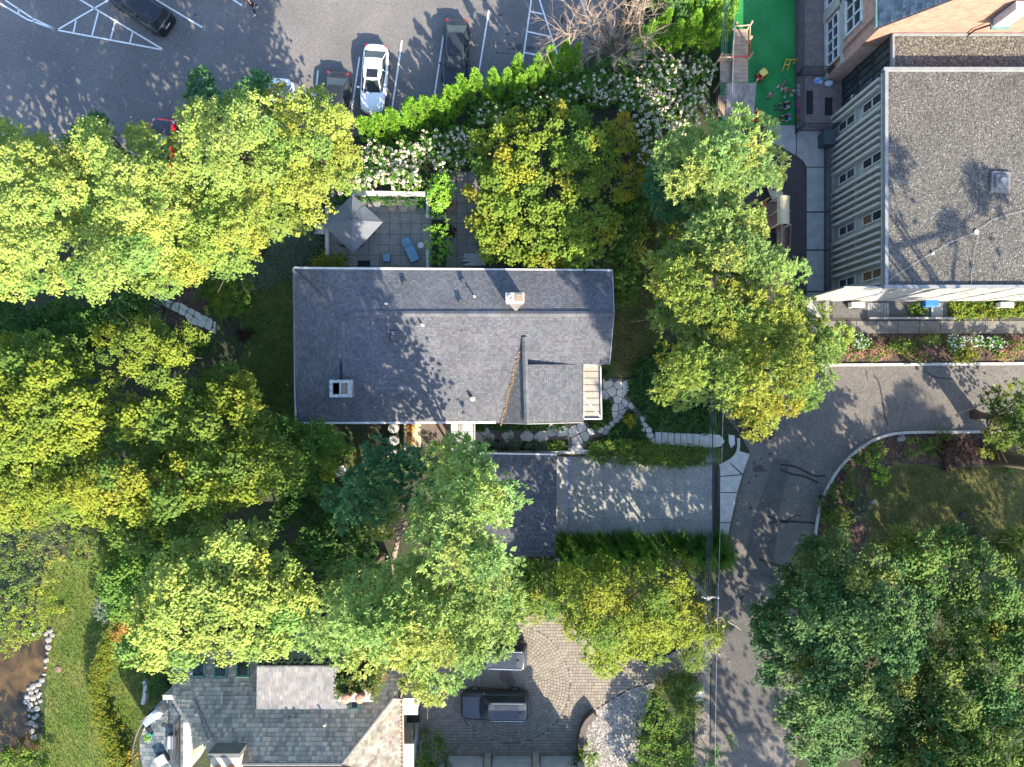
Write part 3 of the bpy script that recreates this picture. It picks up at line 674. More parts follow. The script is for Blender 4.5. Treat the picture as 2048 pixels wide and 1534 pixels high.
# flagstone paths, every stone its own slab
flag = M('flagstone', (.47, .455, .42), (.36, .35, .325), scale=1.7, rough=.9, bump=.35, bscale=25, speck=.1, speck_scale=14)
def stone_path(name, pts, widths, cols, seed, plateau=1.0, step=17):
    rg = np.random.default_rng(seed); line_ = []
    for i in range(len(pts) - 1):
        d = math.dist(pts[i], pts[i + 1]); k = max(1, round(d / step))
        for j in range(k): t = j / k; line_.append((pts[i][0] + (pts[i + 1][0] - pts[i][0]) * t, pts[i][1] + (pts[i + 1][1] - pts[i][1]) * t, widths[i] + (widths[i + 1] - widths[i]) * t))
    line_.append((*pts[-1], widths[-1])); rows = []
    for i, (x, y, w) in enumerate(line_):
        a = line_[max(0, i - 1)]; b = line_[min(len(line_) - 1, i + 1)]; dx, dy = b[0] - a[0], b[1] - a[1]; d = math.hypot(dx, dy) or 1; nx, ny = -dy / d, dx / d
        rows.append([(x + nx * w * (k / cols - .5) + rg.normal(0, 2.4), y + ny * w * (k / cols - .5) + rg.normal(0, 2.4)) for k in range(cols + 1)])
    edge = [r_[0] for r_ in rows] + [r_[-1] for r_ in rows[::-1]]
    path = sheet(name, edge, .03, M('path_gravel', (.12, .11, .095), (.08, .075, .065), scale=6, speck=.4, speck_scale=16), plateau=plateau - .012)
    for i in range(len(rows) - 1):
        k = 0
        while k < cols:
            span = 2 if (k + 2 <= cols and rg.uniform() < .42) else 1
            q = [rows[i][k], rows[i][k + span], rows[i + 1][k + span], rows[i + 1][k]]
            cx, cy = sum(p[0] for p in q) / 4, sum(p[1] for p in q) / 4; ins = []
            for p in q: d = math.hypot(p[0] - cx, p[1] - cy) or 1; f = max(.3, 1 - 1.0 / d); ins.append((cx + (p[0] - cx) * f, cy + (p[1] - cy) * f))
            big = []
            for a in range(4):
                p, p2 = ins[a], ins[(a + 1) % 4]; big += [(p[0] * .86 + p2[0] * .14, p[1] * .86 + p2[1] * .14), (p[0] * .14 + p2[0] * .86, p[1] * .14 + p2[1] * .86)]
            z = plateau + .02; mb = MB(); mb.prism(polyW(big, z), z - .02, z + .03 + rg.uniform(0, .012)); mb.build('flagstone', flag, path); k += span
    return path
def clip_half(poly, a, b, c):
    """keep the side a*x + b*y <= c"""
    out = []
    for i in range(len(poly)):
        p, q = poly[i], poly[(i + 1) % len(poly)]; dp, dq = a * p[0] + b * p[1] - c, a * q[0] + b * q[1] - c
        if dp <= 0: out.append(p)
        if (dp < 0) != (dq < 0) and dp != dq: t = dp / (dp - dq); out.append((p[0] + (q[0] - p[0]) * t, p[1] + (q[1] - p[1]) * t))
    return out
def crazy_paving(name, poly, spacing, seed, plateau=1.0):
    """irregular stones: cells round scattered points, each cell a slab with an open joint"""
    rg = np.random.default_rng(seed); P_ = np.array(poly); lo, hi_ = P_.min(0) - 25, P_.max(0) + 25; pts = []
    for c in rg.uniform(lo, hi_, (9000, 2)):
        s = spacing(c[0], c[1])
        if all((c[0] - q[0]) ** 2 + (c[1] - q[1]) ** 2 > s * s for q in pts): pts.append(c)
    pts = np.array(pts); ins = inside(poly, pts[:, 0], pts[:, 1])
    path = sheet(name, poly, .03, M('path_gravel', (.12, .11, .095), (.08, .075, .065), scale=6, speck=.4, speck_scale=16), plateau=plateau - .012)
    for i in np.where(ins)[0]:
        c = pts[i]; cell = [(c[0] - 22, c[1] - 22), (c[0] + 22, c[1] - 22), (c[0] + 22, c[1] + 22), (c[0] - 22, c[1] + 22)]
        for k in np.argsort(((pts - c) ** 2).sum(1))[1:16]:
            d = pts[k] - c; L = math.hypot(*d); cell = clip_half(cell, d[0] / L, d[1] / L, (d[0] * (c[0] + pts[k][0]) / 2 + d[1] * (c[1] + pts[k][1]) / 2) / L - .75)
            if len(cell) < 3: break
        if len(cell) < 3: continue
        rnd = []
        for a in range(len(cell)):
            p, q = cell[a], cell[(a + 1) % len(cell)]; rnd += [(p[0] * .88 + q[0] * .12, p[1] * .88 + q[1] * .12), (p[0] * .12 + q[0] * .88, p[1] * .12 + q[1] * .88)]
        z = plateau + .02; mb = MB(); mb.prism(polyW(rnd, z), z - .02, z + .03 + rg.uniform(0, .014)); mb.build('flagstone', flag, path)
    return path
crazy_paving('flagstone_path', [(1203, 753), (1254, 760), (1255, 792), (1270, 812), (1289, 836), (1302, 864), (1310, 868), (1310, 890), (1287, 874), (1278, 840), (1265, 822), (1250, 824), (1236, 843), (1216, 868), (1175, 879), (1171, 899), (1136, 900), (1136, 879), (950, 879), (950, 860), (1083, 860), (1137, 849), (1174, 845),
             (1180, 858), (1201, 860), (1224, 843), (1229, 818), (1217, 800), (1203, 795)], lambda x, y: 17 if x < 1180 else (15 if y < 800 else 9.5), 2)
stone_path('flagstone_path', [(302, 580), (330, 602), (372, 624), (400, 640), (440, 660), (488, 684)], [14, 16, 22, 24, 18, 16], 2, 6, plateau=.8, step=15)
steps = thing('front_steps', 'eight pale stone steps descending to the road under the wires', 'steps', G(1360, 880))
for i in range(8):
    x0 = 1311 + i * 12.6; zt = 1.03 - .115 * i; mb = MB(); mb.prism(polyW([(x0, 864 + i * .6), (x0 + 11.7, 864.6 + i * .6), (x0 + 11.7, 889 + i * .8), (x0, 888 + i * .8)], zt), zt - .4, zt)
    mb.build('step', conc_lt, steps, bevel=.012)
for q, lab in (([(1404, 866), (1424, 868), (1424, 896), (1404, 894)], 'square landing slab at the foot of the front steps'), ([(1426, 869), (1440, 870), (1449, 883), (1440, 893), (1426, 895)], 'pointed flagstone between landing slab and kerb'),
               ([(1457, 869), (1469, 871), (1470, 888), (1462, 896), (1458, 886)], 'small lone flagstone in gravel by the curved kerb')):
    mb = MB(); mb.prism(polyW(q, .1), .02, .14); tag(mb.build('stepping_stone', flag), lab, 'stone')

# rear patio: pavers
patio = sheet('patio', [(651, 390), (860, 390), (860, 540), (651, 540)], .015, M('joint_dark', (.05, .047, .042)), plateau=1)
walk3 = sheet('garden_walk', [(890, 345), (965, 345), (965, 540), (890, 540)], .013, M('joint_dark', (.05, .047, .042)), plateau=1)
pav = M('patio_paver', (.205, .195, .17), (.165, .158, .14), scale=1.4, rough=.92, bump=.4, bscale=45, speck=.2, speck_scale=20)
pav2 = M('walk_paver', (.15, .138, .12), (.12, .11, .098), scale=1.4, rough=.92, bump=.4, bscale=45, speck=.2, speck_scale=20)
rg = np.random.default_rng(5)
for par, xs0, xs1, ys0, ys1, mt in ((patio, 653.4, 858, 384.5, 540, pav), (walk3, 892.5, 962, 342.5, 540, pav2)):
    x = xs0
    while x < xs1 - 4:
        y = ys0
        while y < ys1 - 2:
            z = 1.03; mb = MB(); mb.prism(polyW([(x + .4, y + .4), (min(x + 20.6, 964), y + .4), (min(x + 20.6, 964), y + 20.6), (x + .4, y + 20.6)], z), z - .04, z + rg.uniform(0, .006)); mb.build('paver', mt, par); y += 21
        x += 21

# ------------------------------------------------------------------ buildings
def plane_basis(p, udir):
    p = [Vector(a) for a in p]; n = Vector((0, 0, 0))
    for i in range(len(p)): n += p[i].cross(p[(i + 1) % len(p)])
    n.normalize()
    if n.z < 0: n = -n
    u = Vector(udir); u = (u - n * u.dot(n)).normalized(); v = n.cross(u)
    if v.z < 0: v = -v; u = -u
    return n, u, v
def shingles(name, pts, udir, mat, parent, w=.17, h=.145, t=.009, seed=0, lo=.74, hi=1.18, tint=.03, lift=.006):
    """courses of single shingles laid over a planar roof face, clipped to its outline"""
    rg = np.random.default_rng(seed); n, u, v = plane_basis(pts, udir); o = Vector(pts[0])
    q = [((Vector(p) - o).dot(u), (Vector(p) - o).dot(v)) for p in pts]
    vmin, vmax = min(a[1] for a in q), max(a[1] for a in q)
    def span(vv):
        xs = []
        for i in range(len(q)):
            a, b = q[i], q[(i + 1) % len(q)]
            if (a[1] > vv) != (b[1] > vv): xs.append(a[0] + (b[0] - a[0]) * (vv - a[1]) / (b[1] - a[1]))
        return (min(xs), max(xs)) if len(xs) >= 2 else None
    mb = MB(); k = int(math.ceil((vmax - vmin) / h))
    for j in range(k):
        v0 = vmin + j * h; v1 = min(v0 + h, vmax); e = (v1 - v0) * .02 + 1e-5
        s0, s1 = span(v0 + e), span(v1 - e)
        if not s0 or not s1: continue
        a = min(s0[0], s1[0]) - rg.uniform(0, w); b = max(s0[1], s1[1])
        while a < b:
            ww = w * rg.uniform(.55, 1.35); gp = min(.014, (v1 - v0) * .1); c, d = a, a + ww; a = d
            l0, l1 = max(c, s0[0]), max(c, s1[0]); r0, r1 = min(d, s0[1]), min(d, s1[1])
            if r0 <= l0 and r1 <= l1: continue
            r0 = max(r0, l0); r1 = max(r1, l1); g = .004; th = t * rg.uniform(.7, 1.3)
            P = lambda uu, vv, nn: o + u * uu + v * vv + n * nn
            kk = rg.uniform(lo, hi); col = (kk * (1 + rg.normal(0, tint)), kk, kk * (1 + rg.normal(0, tint)))
            mb.add([P(l0 + g, v0, lift), P(r0 - g, v0, lift), P(l0 + g, v0, lift + th), P(r0 - g, v0, lift + th), P(r1 - g, v1 - gp, lift + .002), P(l1 + g, v1 - gp, lift + .002)],
                   [(0, 1, 3, 2), (2, 3, 4, 5)], col)
    return mb.build(name, mat, parent, kind='stuff')
def slab_face(pts, th=.12):
    """a roof deck: the planar polygon and its underside"""
    mb = MB(); n = len(pts); vs = [tuple(p) for p in pts] + [(p[0], p[1], p[2] - th) for p in pts]
    a = sum(pts[i][0] * pts[(i + 1) % n][1] - pts[(i + 1) % n][0] * pts[i][1] for i in range(n))
    top = tuple(range(n)) if a > 0 else tuple(range(n - 1, -1, -1))
    return mb.add(vs, [top, tuple(i + n for i in top[::-1])] + [(i, (i + 1) % n, n + (i + 1) % n, n + i) for i in range(n)])
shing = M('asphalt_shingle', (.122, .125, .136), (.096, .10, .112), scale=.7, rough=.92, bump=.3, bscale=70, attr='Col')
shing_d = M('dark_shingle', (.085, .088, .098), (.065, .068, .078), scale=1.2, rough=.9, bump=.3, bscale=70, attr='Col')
deckm = M('roof_deck', (.045, .045, .047), rough=.95)  # deck darkened so course gaps draw the shadow lines of the shingles
white_trim = M('white_trim', (.50, .49, .47), (.40, .39, .375), scale=3, rough=.6)
dark_m = M('dark_metal', (.04, .04, .045), rough=.5)
stucco = M('stucco_wall', (.33, .31, .28), (.27, .255, .23), scale=2, rough=.9, bump=.3, bscale=30)

house = thing('house', 'long low house with grey shingled roof in the centre', 'house', G(900, 690))
ZR, ZN, ZS = 5.75, 4.75, 4.35
A = W(684, 628, ZR); B = W(1228, 628, ZR); Cc = W(684, 768, 5.2)
NW = W(588, 536, ZN); NE = W(1225, 541, ZN); SW = W(592, 846, ZS); S1 = W(1004, 846, ZS); E1 = W(1219, 729, 5.1)
faces = {'north': ([NW, NE, B, A], (1, 0, 0)), 'west': ([SW, NW, A, Cc], (0, 1, 0)), 'south_low': ([SW, S1, Cc], (1, 0, 0)), 'south': ([Cc, S1, A], (1, 0, 0)),
         'south_main': ([A, S1, E1, B], (1, 0, 0))}
roof = slab_face([NW, NE, B, A], .14).build('roof', deckm, house)
for i, (k, (p, ud)) in enumerate(faces.items()):
    if k == 'south_main':
        for jj, q in enumerate(([A, S1, W(1049, 676, 5.44)], [A, W(1049, 676, 5.44), W(1049, 729, 5.1), E1, B])):
            slab_face(q, .14).build('roof_deck', deckm, roof); shingles('roof_shingles', q, ud, shing, roof, seed=20 + jj)
    else:
        if k != 'north': slab_face(p, .14).build('roof_deck', deckm, roof)
        shingles('roof_shingles', p, ud, shing, roof, seed=i)
# entrance wing: ridge running towards the front
R0 = W(1049, 674, 5.5); R1 = W(1054, 846, 5.42); V1 = W(1004, 848, ZS); WE0 = W(1167, 729, 5.06); WE1 = W(1167, 843, 4.95)
for jj, (q, ud) in enumerate((([R0, V1, R1], (0, 1, 0)), ([W(1050, 729, 5.47), R1, WE0], (0, 1, 0)), ([R1, WE1, WE0], (0, 1, 0)))):
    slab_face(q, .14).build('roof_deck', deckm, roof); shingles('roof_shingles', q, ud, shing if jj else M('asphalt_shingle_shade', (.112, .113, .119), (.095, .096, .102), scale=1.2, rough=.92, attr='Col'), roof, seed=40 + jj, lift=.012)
def ridge_cap(a, b, w, name='ridge_cap', dz=.05, n=None, mat=shing):
    a, b = Vector(a), Vector(b); d = (b - a); L = d.length; d.normalize(); s = Vector((-d.y, d.x, 0)).normalized(); k = n or max(2, int(L / .3)); mb = MB(); rg = np.random.default_rng(int(L * 100))
    for i in range(k):
        p, q = a + d * (L * i / k), a + d * (L * (i + 1) / k - .012); c = rg.uniform(.72, 1.02)
        for sg in (-1, 1):
            e0, e1 = p + s * sg * w / 2, q + s * sg * w / 2
            v = [p + Vector((0, 0, dz)), q + Vector((0, 0, dz - .01)), e1 + Vector((0, 0, dz * .35)), e0 + Vector((0, 0, dz * .35)), e0 - Vector((0, 0, .02)), e1 - Vector((0, 0, .02))]
            mb.add(v, [(0, 1, 2, 3) if sg < 0 else (3, 2, 1, 0), (3, 2, 5, 4) if sg < 0 else (4, 5, 2, 3)], (c, c, c))
    return mb.build(name, mat, roof)
ridge_cap(W(700, 627.5, ZR), B, .34, 'ridge_vent', .12)
ridge_cap(W(684.5, 642, 5.69), W(684.5, 726, 5.36), .36, 'ridge_vent', .12)
ridge_cap(R0, R1, .34, 'ridge_vent', .13)
ridge_cap(NW, A, .24, dz=.03); ridge_cap(SW, Cc, .24, dz=.03)
for a, b in ((NW, NE), (SW, NW), (SW, W(992, 845, ZS)), (S1, W(1054, 848, 5.38)), (W(1054, 848, 5.38), W(1166, 845, 4.93)), (NE, B), (B, E1)):
    d = math.dist(a, b); mb = MB(); p0, p1 = Vector(a), Vector(b); dn = (p1 - p0).normalized(); s = Vector((-dn.y, dn.x, 0))
    gut = a is SW or (a is NW)
    wv = .07 if gut else .03
    mb.loft([[p + s * wv + Vector((0, 0, .045)), p - s * wv + Vector((0, 0, .045)), p - s * wv - Vector((0, 0, .16)), p + s * wv - Vector((0, 0, .16))] for p in (p0, p1)])
    mb.build('gutter' if gut else 'fascia', white_trim if gut else M('grey_trim', (.3, .29, .28), rough=.6), house)
wp = [W(606, 548, 4.6), W(1214, 552, 4.6), W(1208, 722, 4.6), W(1160, 734, 4.6), W(1156, 834, 4.6), W(990, 834, 4.2), W(608, 834, 4.2)]
mb = MB(); mb.prism([p[:2] for p in wp], .8, 4.2); mb.build('wall', stucco, house)
# leaves caught in the valley
rg = np.random.default_rng(77); t_ = rg.uniform(.15, 1, 260); a_, b_ = np.array(R0), np.array(V1)
pos = a_ + (b_ - a_) * t_[:, None] + rg.normal(0, .06, (260, 3)) * np.array([1, 1, 0]) + np.array([-.05, 0, .05])
leaf_object('fallen_leaves', leaves_broad(pos, np.array([[0, 0, 1.]]).repeat(260, 0), .085, .7, rg), pick([((.42, .26, .13), 3), ((.3, .2, .1), 2)], 260, rg), leafmat('leaf'), roof, kind='stuff')
# roof fittings
def pipe_vent(px, py, z, h=.5, r=.06):
    x, y, _ = W(px, py, z); mb = MB(); mb.lathe((x, y, z - .1), [(r * 1.9, 0), (r * 1.8, .12), (r, .16), (r, h + .1), (r * .6, h + .1), (r * .6, h)], 12); return mb.build('vent_pipe', white_trim, house, smooth=False)
for p in ((949, 594, 5.36, .55), (774, 609, 5.53, .5), (845, 650, 5.6, .42), (945, 797, 4.66, .5, .1)): pipe_vent(*p)
for px, py, z in ((811, 567, 5.05), (927, 563, 5.0), (922, 603, 5.46)):
    x, y, _ = W(px, py, z)
    MB().box((x, y, z + .13), (.22, .26, .2)).box((x + .04, y - .02, z + .24), (.3, .32, .03)).build('roof_vent', M('vent_metal', (.06, .065, .07), rough=.6), house)
x, y, z = W(792, 672, 5.44); sv = MB().box((x, y, z + .12), (.58, .66, .3)).build('attic_fan', M('vent_metal', (.06, .065, .07), rough=.6), house, bevel=.03)
for k in range(4): MB().box((x, y - .24 + k * .16, z + .285), (.5, .1, .03)).build('louvre', M('louvre_metal', (.10, .10, .105), rough=.5), sv)
limest = M('chimney_stone', (.50, .44, .36), (.36, .31, .25), scale=5, rough=.9, bump=.4, bscale=18)
x, y, z = W(1030, 596, 6.7)
chm = MB().box((x, y, 5.85), (1.08, .52, 1.9)).build('chimney', limest, house)
MB().box((x, y, 6.85), (1.16, .6, .14)).build('cap', M('chimney_cap', (.58, .52, .43), (.45, .4, .33), scale=4), chm)
MB().box((x + .26, y - .02, 6.94), (.5, .44, .1)).build('flue_cover', M('rust_metal', (.26, .19, .14), (.18, .14, .11), scale=10), chm)
MB().lathe((x - .3, y, 6.9), [(.02, 0), (.15, 0), (.15, .16), (.1, .16), (.1, .1), (.02, .1)], 12).build('flue', limest, chm)
MB().add([W(1014, 606, 5.5), W(1046, 606, 5.5), W(1032, 624, 5.74), W(1014, 604, 5.95), W(1046, 604, 5.95)], [(0, 1, 2), (3, 2, 4), (0, 2, 3), (1, 4, 2), (0, 3, 4, 1)]).build('cricket', M('cricket_metal', (.14, .135, .13), rough=.7), chm)
x, y, z = W(683, 777, 5.9)
chm2 = MB().box((x, y, 5.2), (1.3, 1.02, 1.5)).build('chimney', M('chimney_brick', (.2, .15, .13), (.14, .11, .1), scale=6), house)
mb = MB(); 
for s, c in (((1.46, .2, .12), (0, -.46)), ((1.46, .2, .12), (0, .46)), ((.2, .72, .12), (-.63, 0)), ((.3, .72, .12), (.58, 0)), ((.1, .72, .12), (-.05, 0))): mb.box((x + c[0], y + c[1], 6.0), s)
mb.build('cap', M('weathered_cap', (.42, .42, .40), (.2, .21, .21), scale=7, bump=.5, bscale=15), chm2)
MB().box((x + .18, y, 5.93), (.42, .72, .06)).build('flue_cover', M('rust_metal', (.26, .19, .14)), chm2)
MB().box((x - .32, y, 5.92), (.5, .72, .06)).build('cap_infill', M('snowy_grit', (.42, .44, .45), (.2, .22, .23), scale=9), chm2)
# slatted white entrance canopy: beams with rafters between
cp = MB()
q = [W(1166, 730, 4.4), W(1201, 730, 4.4), W(1203, 838, 4.4), W(1167, 838, 4.4)]
can = slab_face([(p[0], p[1], p[2] - .06) for p in q], .06).build('canopy', M('canopy_board', (.30, .275, .235), (.25, .23, .195), scale=3), house)
for a, b in ((0, 1), (1, 2), (2, 3), (3, 0)):
    mb = MB(); strip(mb, [q[a][:2], q[b][:2]], .09, 4.3, 4.46); mb.build('canopy_beam', white_trim, can)
for k in range(7):
    yy = 730 + (k + 1) * 13.4; mb = MB(); strip(mb, [W(1167, yy, 4.4)[:2], W(1201, yy, 4.4)[:2]], .03, 4.34, 4.365); mb.build('rafter', M('canopy_rafter', (.2, .15, .11), rough=.7), can)
mb = MB(); strip(mb, [W(1168, 794, 4.4)[:2], W(1201, 834, 4.4)[:2]], .12, 4.36, 4.44); mb.build('canopy_brace', white_trim, can)
for k in (0, 2): 
    MB().box((q[1][0] - .08 if k == 0 else q[2][0] - .1, q[1][1] - .1 if k == 0 else q[2][1] + .1, 2.6), (.12, .12, 3.4)).build('canopy_post', white_trim, can)
# breezeway roof and atrium between house and garage
bw = thing('breezeway', 'pale panelled breezeway roof joining house to garage', 'walkway', G(925, 878))
for i in range(2):
    for j in range(4):
        x0, x1 = (902, 918) if i == 0 else (926, 948); y0 = 848 + j * 15.5
        z = 3.6; mb = MB(); mb.prism(polyW([(x0, y0), (x1, y0), (x1, y0 + 14.8), (x0, y0 + 14.8)], z), z - .06, z); mb.build('roof_panel', M('grey_panel', (.34, .34, .34), (.28, .28, .28), scale=2, rough=.7), bw)
for xx in (920, 924, 949): mb = MB(); strip(mb, [W(xx, 848, 3.6)[:2], W(xx, 910, 3.6)[:2]], .09, 3.4, 3.66); mb.build('roof_beam', M('grey_trim', (.3, .29, .28)), bw)
for xx in (904, 946):
    for yy in (852, 905): MB().box(W(xx, yy, 2.2), (.12, .12, 2.5)).build('post', M('grey_trim', (.3, .29, .28)), bw)
sheet('atrium_paving', [(842, 846), (902, 846), (902, 894), (842, 894)], .03, M('brown_tile', (.13, .10, .08), (.105, .085, .07), scale=2, speck=.15, speck_scale=12), plateau=1)
sheet('terrace_strip', [(824, 846), (842, 846), (842, 894), (824, 894)], .03, M('sand_paving', (.45, .35, .25), (.36, .28, .2), scale=3), plateau=1)
mb = MB(); strip(mb, [W(811, 846, 1.4)[:2], W(811, 905, 1.4)[:2]], .16, .9, 1.6); tag(mb.build('low_wall', stucco), 'low stucco wall between the condensers and flower strip', 'wall')
for i, (x, y, lab) in enumerate(((790, 855, 'beige air conditioner nearest the house wall, topmost of three'), (789, 880, 'beige air conditioner in the middle of the row of three'), (788, 906, 'beige air conditioner at the lower end, half under pine needles'))):
    bx, by, bz = G(x, y); t = thing('air_conditioner', lab, 'air conditioner', (bx, by, bz), 'air conditioners in a row beside the house')
    MB().prism([(bx + .36 * c, by + .36 * s) for c, s in [(math.cos(a) * k, math.sin(a) * k) for a, k in [(math.radians(d), 1.0 if d % 90 in (15, 75) else 1.0) for d in (-30, -15, 15, 30, 60, 75, 105, 120, 150, 165, 195, 210, 240, 255, 285, 300)]]], bz, bz + .8).build('casing', M('beige_metal', (.50, .47, .42), (.42, .39, .35), scale=6, rough=.55), t)
    MB().lathe((bx, by, bz + .8), [(.27, 0), (.34, 0), (.34, .03), (.27, .03)], 20).build('fan_ring', M('beige_metal', (.50, .47, .42)), t)
    MB().lathe((bx, by, bz + .8), [(.01, .004), (.27, .004), (.27, .008), (.01, .008)], 20).build('fan_well', M('fan_dark', (.03, .03, .032)), t)
    for k in range(3):
        a = k * 2.094 + i; MB().box((bx + .13 * math.cos(a), by + .13 * math.sin(a), bz + .816), (.23, .1, .012), a).build('fan_blade', M('fan_grey', (.35, .35, .34), rough=.5), t)
    for k in range(6):
        a = k * math.pi / 6; MB().box((bx, by, bz + .84), (.6, .012, .012), a).build('grille_bar', M('beige_metal', (.50, .47, .42)), t)
# garage
gar = thing('garage', 'low garage with dark shingled roof beside the driveway', 'garage', W(1030, 1010, 0))
g4 = [W(942, 906, 3.35), W(1114, 909, 3.35), W(1111, 1113, 3.1), W(940, 1113, 3.1)]
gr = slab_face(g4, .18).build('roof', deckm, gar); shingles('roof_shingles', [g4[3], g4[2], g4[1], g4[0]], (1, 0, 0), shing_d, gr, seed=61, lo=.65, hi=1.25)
mb = MB(); strip(mb, [g4[0][:2], g4[1][:2]], .1, 3.2, 3.42); mb.build('gutter', white_trim, gar)
MB().prism([W(948, 914, 2)[:2], W(1105, 916, 2)[:2], W(1103, 1100, 2)[:2], W(948, 1100, 2)[:2]], -.02, 3.0).build('wall', stucco, gar)
mb = MB(); strip(mb, [W(1104, 904, 1.9)[:2], W(1174, 901, 1.9)[:2]], .07, 1.8, 1.9); o = mb
for xx in (1105, 1128, 1151, 1173): mb.box((W(xx, 903, 1.9)[0], W(xx, 903, 1.9)[1], 1.35), (.05, .05, 1.0))
tag(mb.build('handrail', white_trim), 'white metal handrail between garage corner and hedge', 'railing')
mb = MB(); strip(mb, [W(950, 905, 1.0)[:2], W(1180, 905, 1.0)[:2]], .22, -.02, .98); tag(mb.build('retaining_wall', concrete), 'concrete retaining wall behind the garage and driveway head', 'wall')
mb = MB(); mb.box(W(1114, 1120, .5), (.35, .4, 1.0)); tag(mb.build('utility_box', conc_lt, bevel=.03), 'small pale utility box below the garage corner', 'box')

# ---- modern block with gravel roof
gravelm = M('roof_gravel', (.098, .093, .082), (.075, .071, .064), scale=1.0, rough=.95, bump=1.0, bscale=22, speck=.6, speck_scale=12)
cladding = M('block_concrete', (.36, .34, .295), (.30, .285, .25), scale=1.5, rough=.85, bump=.15, bscale=30)
glass = M('window_glass', (.025, .03, .035), (.04, .045, .05), scale=1, rough=.06, spec=.6)
X0, Y0, Y1, HB = 23.15, 6.02, 19.45, 7.35; XE = 62
blk = thing('modern_block', 'flat gravel-roofed block with ribbed concrete facade on the right', 'building', (X0 + 6, 13, 0))
MB().box(((X0 + .22 + XE) / 2, (Y0 + Y1) / 2, 3.55), (XE - X0 - .22, Y1 - Y0, 7.1)).build('wall', cladding, blk)
rf = MB().box(((X0 + XE) / 2, (Y0 + Y1) / 2, HB - .16), (XE - X0 - .1, Y1 - Y0 - .1, .2)).build('roof', gravelm, blk)
rg = np.random.default_rng(19); n = 26000; gx = rg.uniform(X0 + .3, X0 + 11.5, n); gy = rg.uniform(Y0 + .3, Y1 - .3, n)
s = rg.uniform(.022, .048, (n, 1)); a = rg.uniform(0, 6.3, n); c = np.stack([gx, gy, np.full(n, HB - .055)], 1)
P = np.stack([c + np.stack([np.cos(a + k * 1.57), np.sin(a + k * 1.57), rg.uniform(0, .6, n)], 1) * s * np.array([1, 1, 1]) for k in range(4)], 1)
gc = pick([((.155, .147, .128), 3), ((.10, .095, .084), 3), ((.05, .048, .046), 2.5), ((.135, .112, .09), 1.2), ((.29, .28, .26), 1)], n, rg)
gc = gc * (1 + .16 * np.sin(gx * .9 + 1.3 * np.sin(gy * .6)) * np.cos(gy * .8 + .7 * np.sin(gx * .5)))[:, None]
leaf_object('gravel', P, gc, M('gravel_stone', (1, 1, 1), (.85, .85, .85), attr='Col', rough=.95), rf, kind='stuff')
for c, s in ((((X0 + XE) / 2, Y0 - .02, HB + .02), (XE - X0 + .3, .2, .26)), (((X0 + XE) / 2, Y1 + .02, HB + .02), (XE - X0 + .3, .2, .26)), ((X0 + .02, (Y0 + Y1) / 2, HB + .02), (.2, Y1 - Y0 - .18, .26))):
    MB().box(c, s).build('parapet', M('parapet_metal', (.20, .205, .21), (.165, .17, .172), scale=2, rough=.6), blk)
pitch = 3.8; bays = [18.15, 14.45, 10.75, 7.05]
frame_m = M('window_frame', (.55, .54, .49), rough=.6)
for by in bays:
    for z0, z1 in ((1.0, 3.2), (4.3, 6.7)):
        wz = (z0 + z1) / 2; w = thing  # window as one part with its pieces below it
        fr = MB()
        for c, s in (((0, .30, 0), (.1, .08, z1 - z0)), ((0, -.30, 0), (.1, .08, z1 - z0)), ((0, 0, (z1 - z0) / 2), (.1, .68, .08)), ((0, 0, -(z1 - z0) / 2), (.1, .68, .08)), ((0, 0, 0), (.1, .6, .1))): fr.box((X0 + .2 + c[0], by + c[1], wz + c[2]), s)
        f = fr.build('window', frame_m, blk)
        for sgn in (-1, 1):
            MB().box((X0 + .19, by, wz + sgn * (z1 - z0) / 4), (.02, .52, (z1 - z0) / 2 - .14)).build('pane', M('warm_glass', (.16, .10, .05), rough=.1) if (by < 8 and z0 > 4) or (by < 12 and by > 10 and sgn < 0 and z0 > 4) else glass, f)
    for k in (-1, 1): pass
yy = Y0 + .28; 
finm = M('fin_concrete', (.47, .445, .385), (.40, .38, .33), scale=2, rough=.85)
fin0 = None
while yy < Y1 - .1:
    if min(abs(yy - b) for b in bays) > .40:
        if fin0 is None: fin0 = MB().box((X0 + .06, yy, 3.5), (.36, .16, 6.5)).build('fin', finm, blk); y_first = yy
        else:
            o = fin0.copy(); COL.objects.link(o); o.location.y = yy - y_first
        MB
    yy += .46
for z in (.16, 3.6, 6.92): MB().box((X0 + .12, (Y0 + Y1) / 2, z), (.22, Y1 - Y0 - .02, .18 if z != 3.6 else .1)).build('spandrel', cladding, blk)
MB().box((X0 + 7, Y0 + .0, 3.6), (XE - X0 - 20, .1, 7.0)).build('south_panel', M('pale_render', (.27, .27, .26), (.22, .22, .215), scale=1.2, rough=.8), blk)
for k in range(10): MB().box((X0 + 1.2 + k * 2.4, Y0 - .06, 3.6), (.10, .05, 7.0)).build('pilaster', M('pale_render', (.55, .55, .53)), blk)
x, y, _ = W(2000, 364, HB)
MB().prism([(x + dx, y + dy) for dx, dy in ((-.62, -.6), (.55, -.75), (.62, .6), (-.55, .65))], HB - .05, HB + .1).build('roof_curb', M('lead_flashing', (.15, .148, .145), (.12, .118, .116), scale=4, rough=.6), blk)
dr = MB().box((x, y, HB + .16), (.8, .8, .16)).build('roof_drain', M('lead_flashing', (.24, .24, .24)), blk, bevel=.04)
MB().lathe((x, y, HB + .24), [(.02, 0), (.2, 0), (.2, .12), (.12, .15), (.02, .15)], 14).build('drain_cap', M('lead_cap', (.28, .27, .26)), dr)
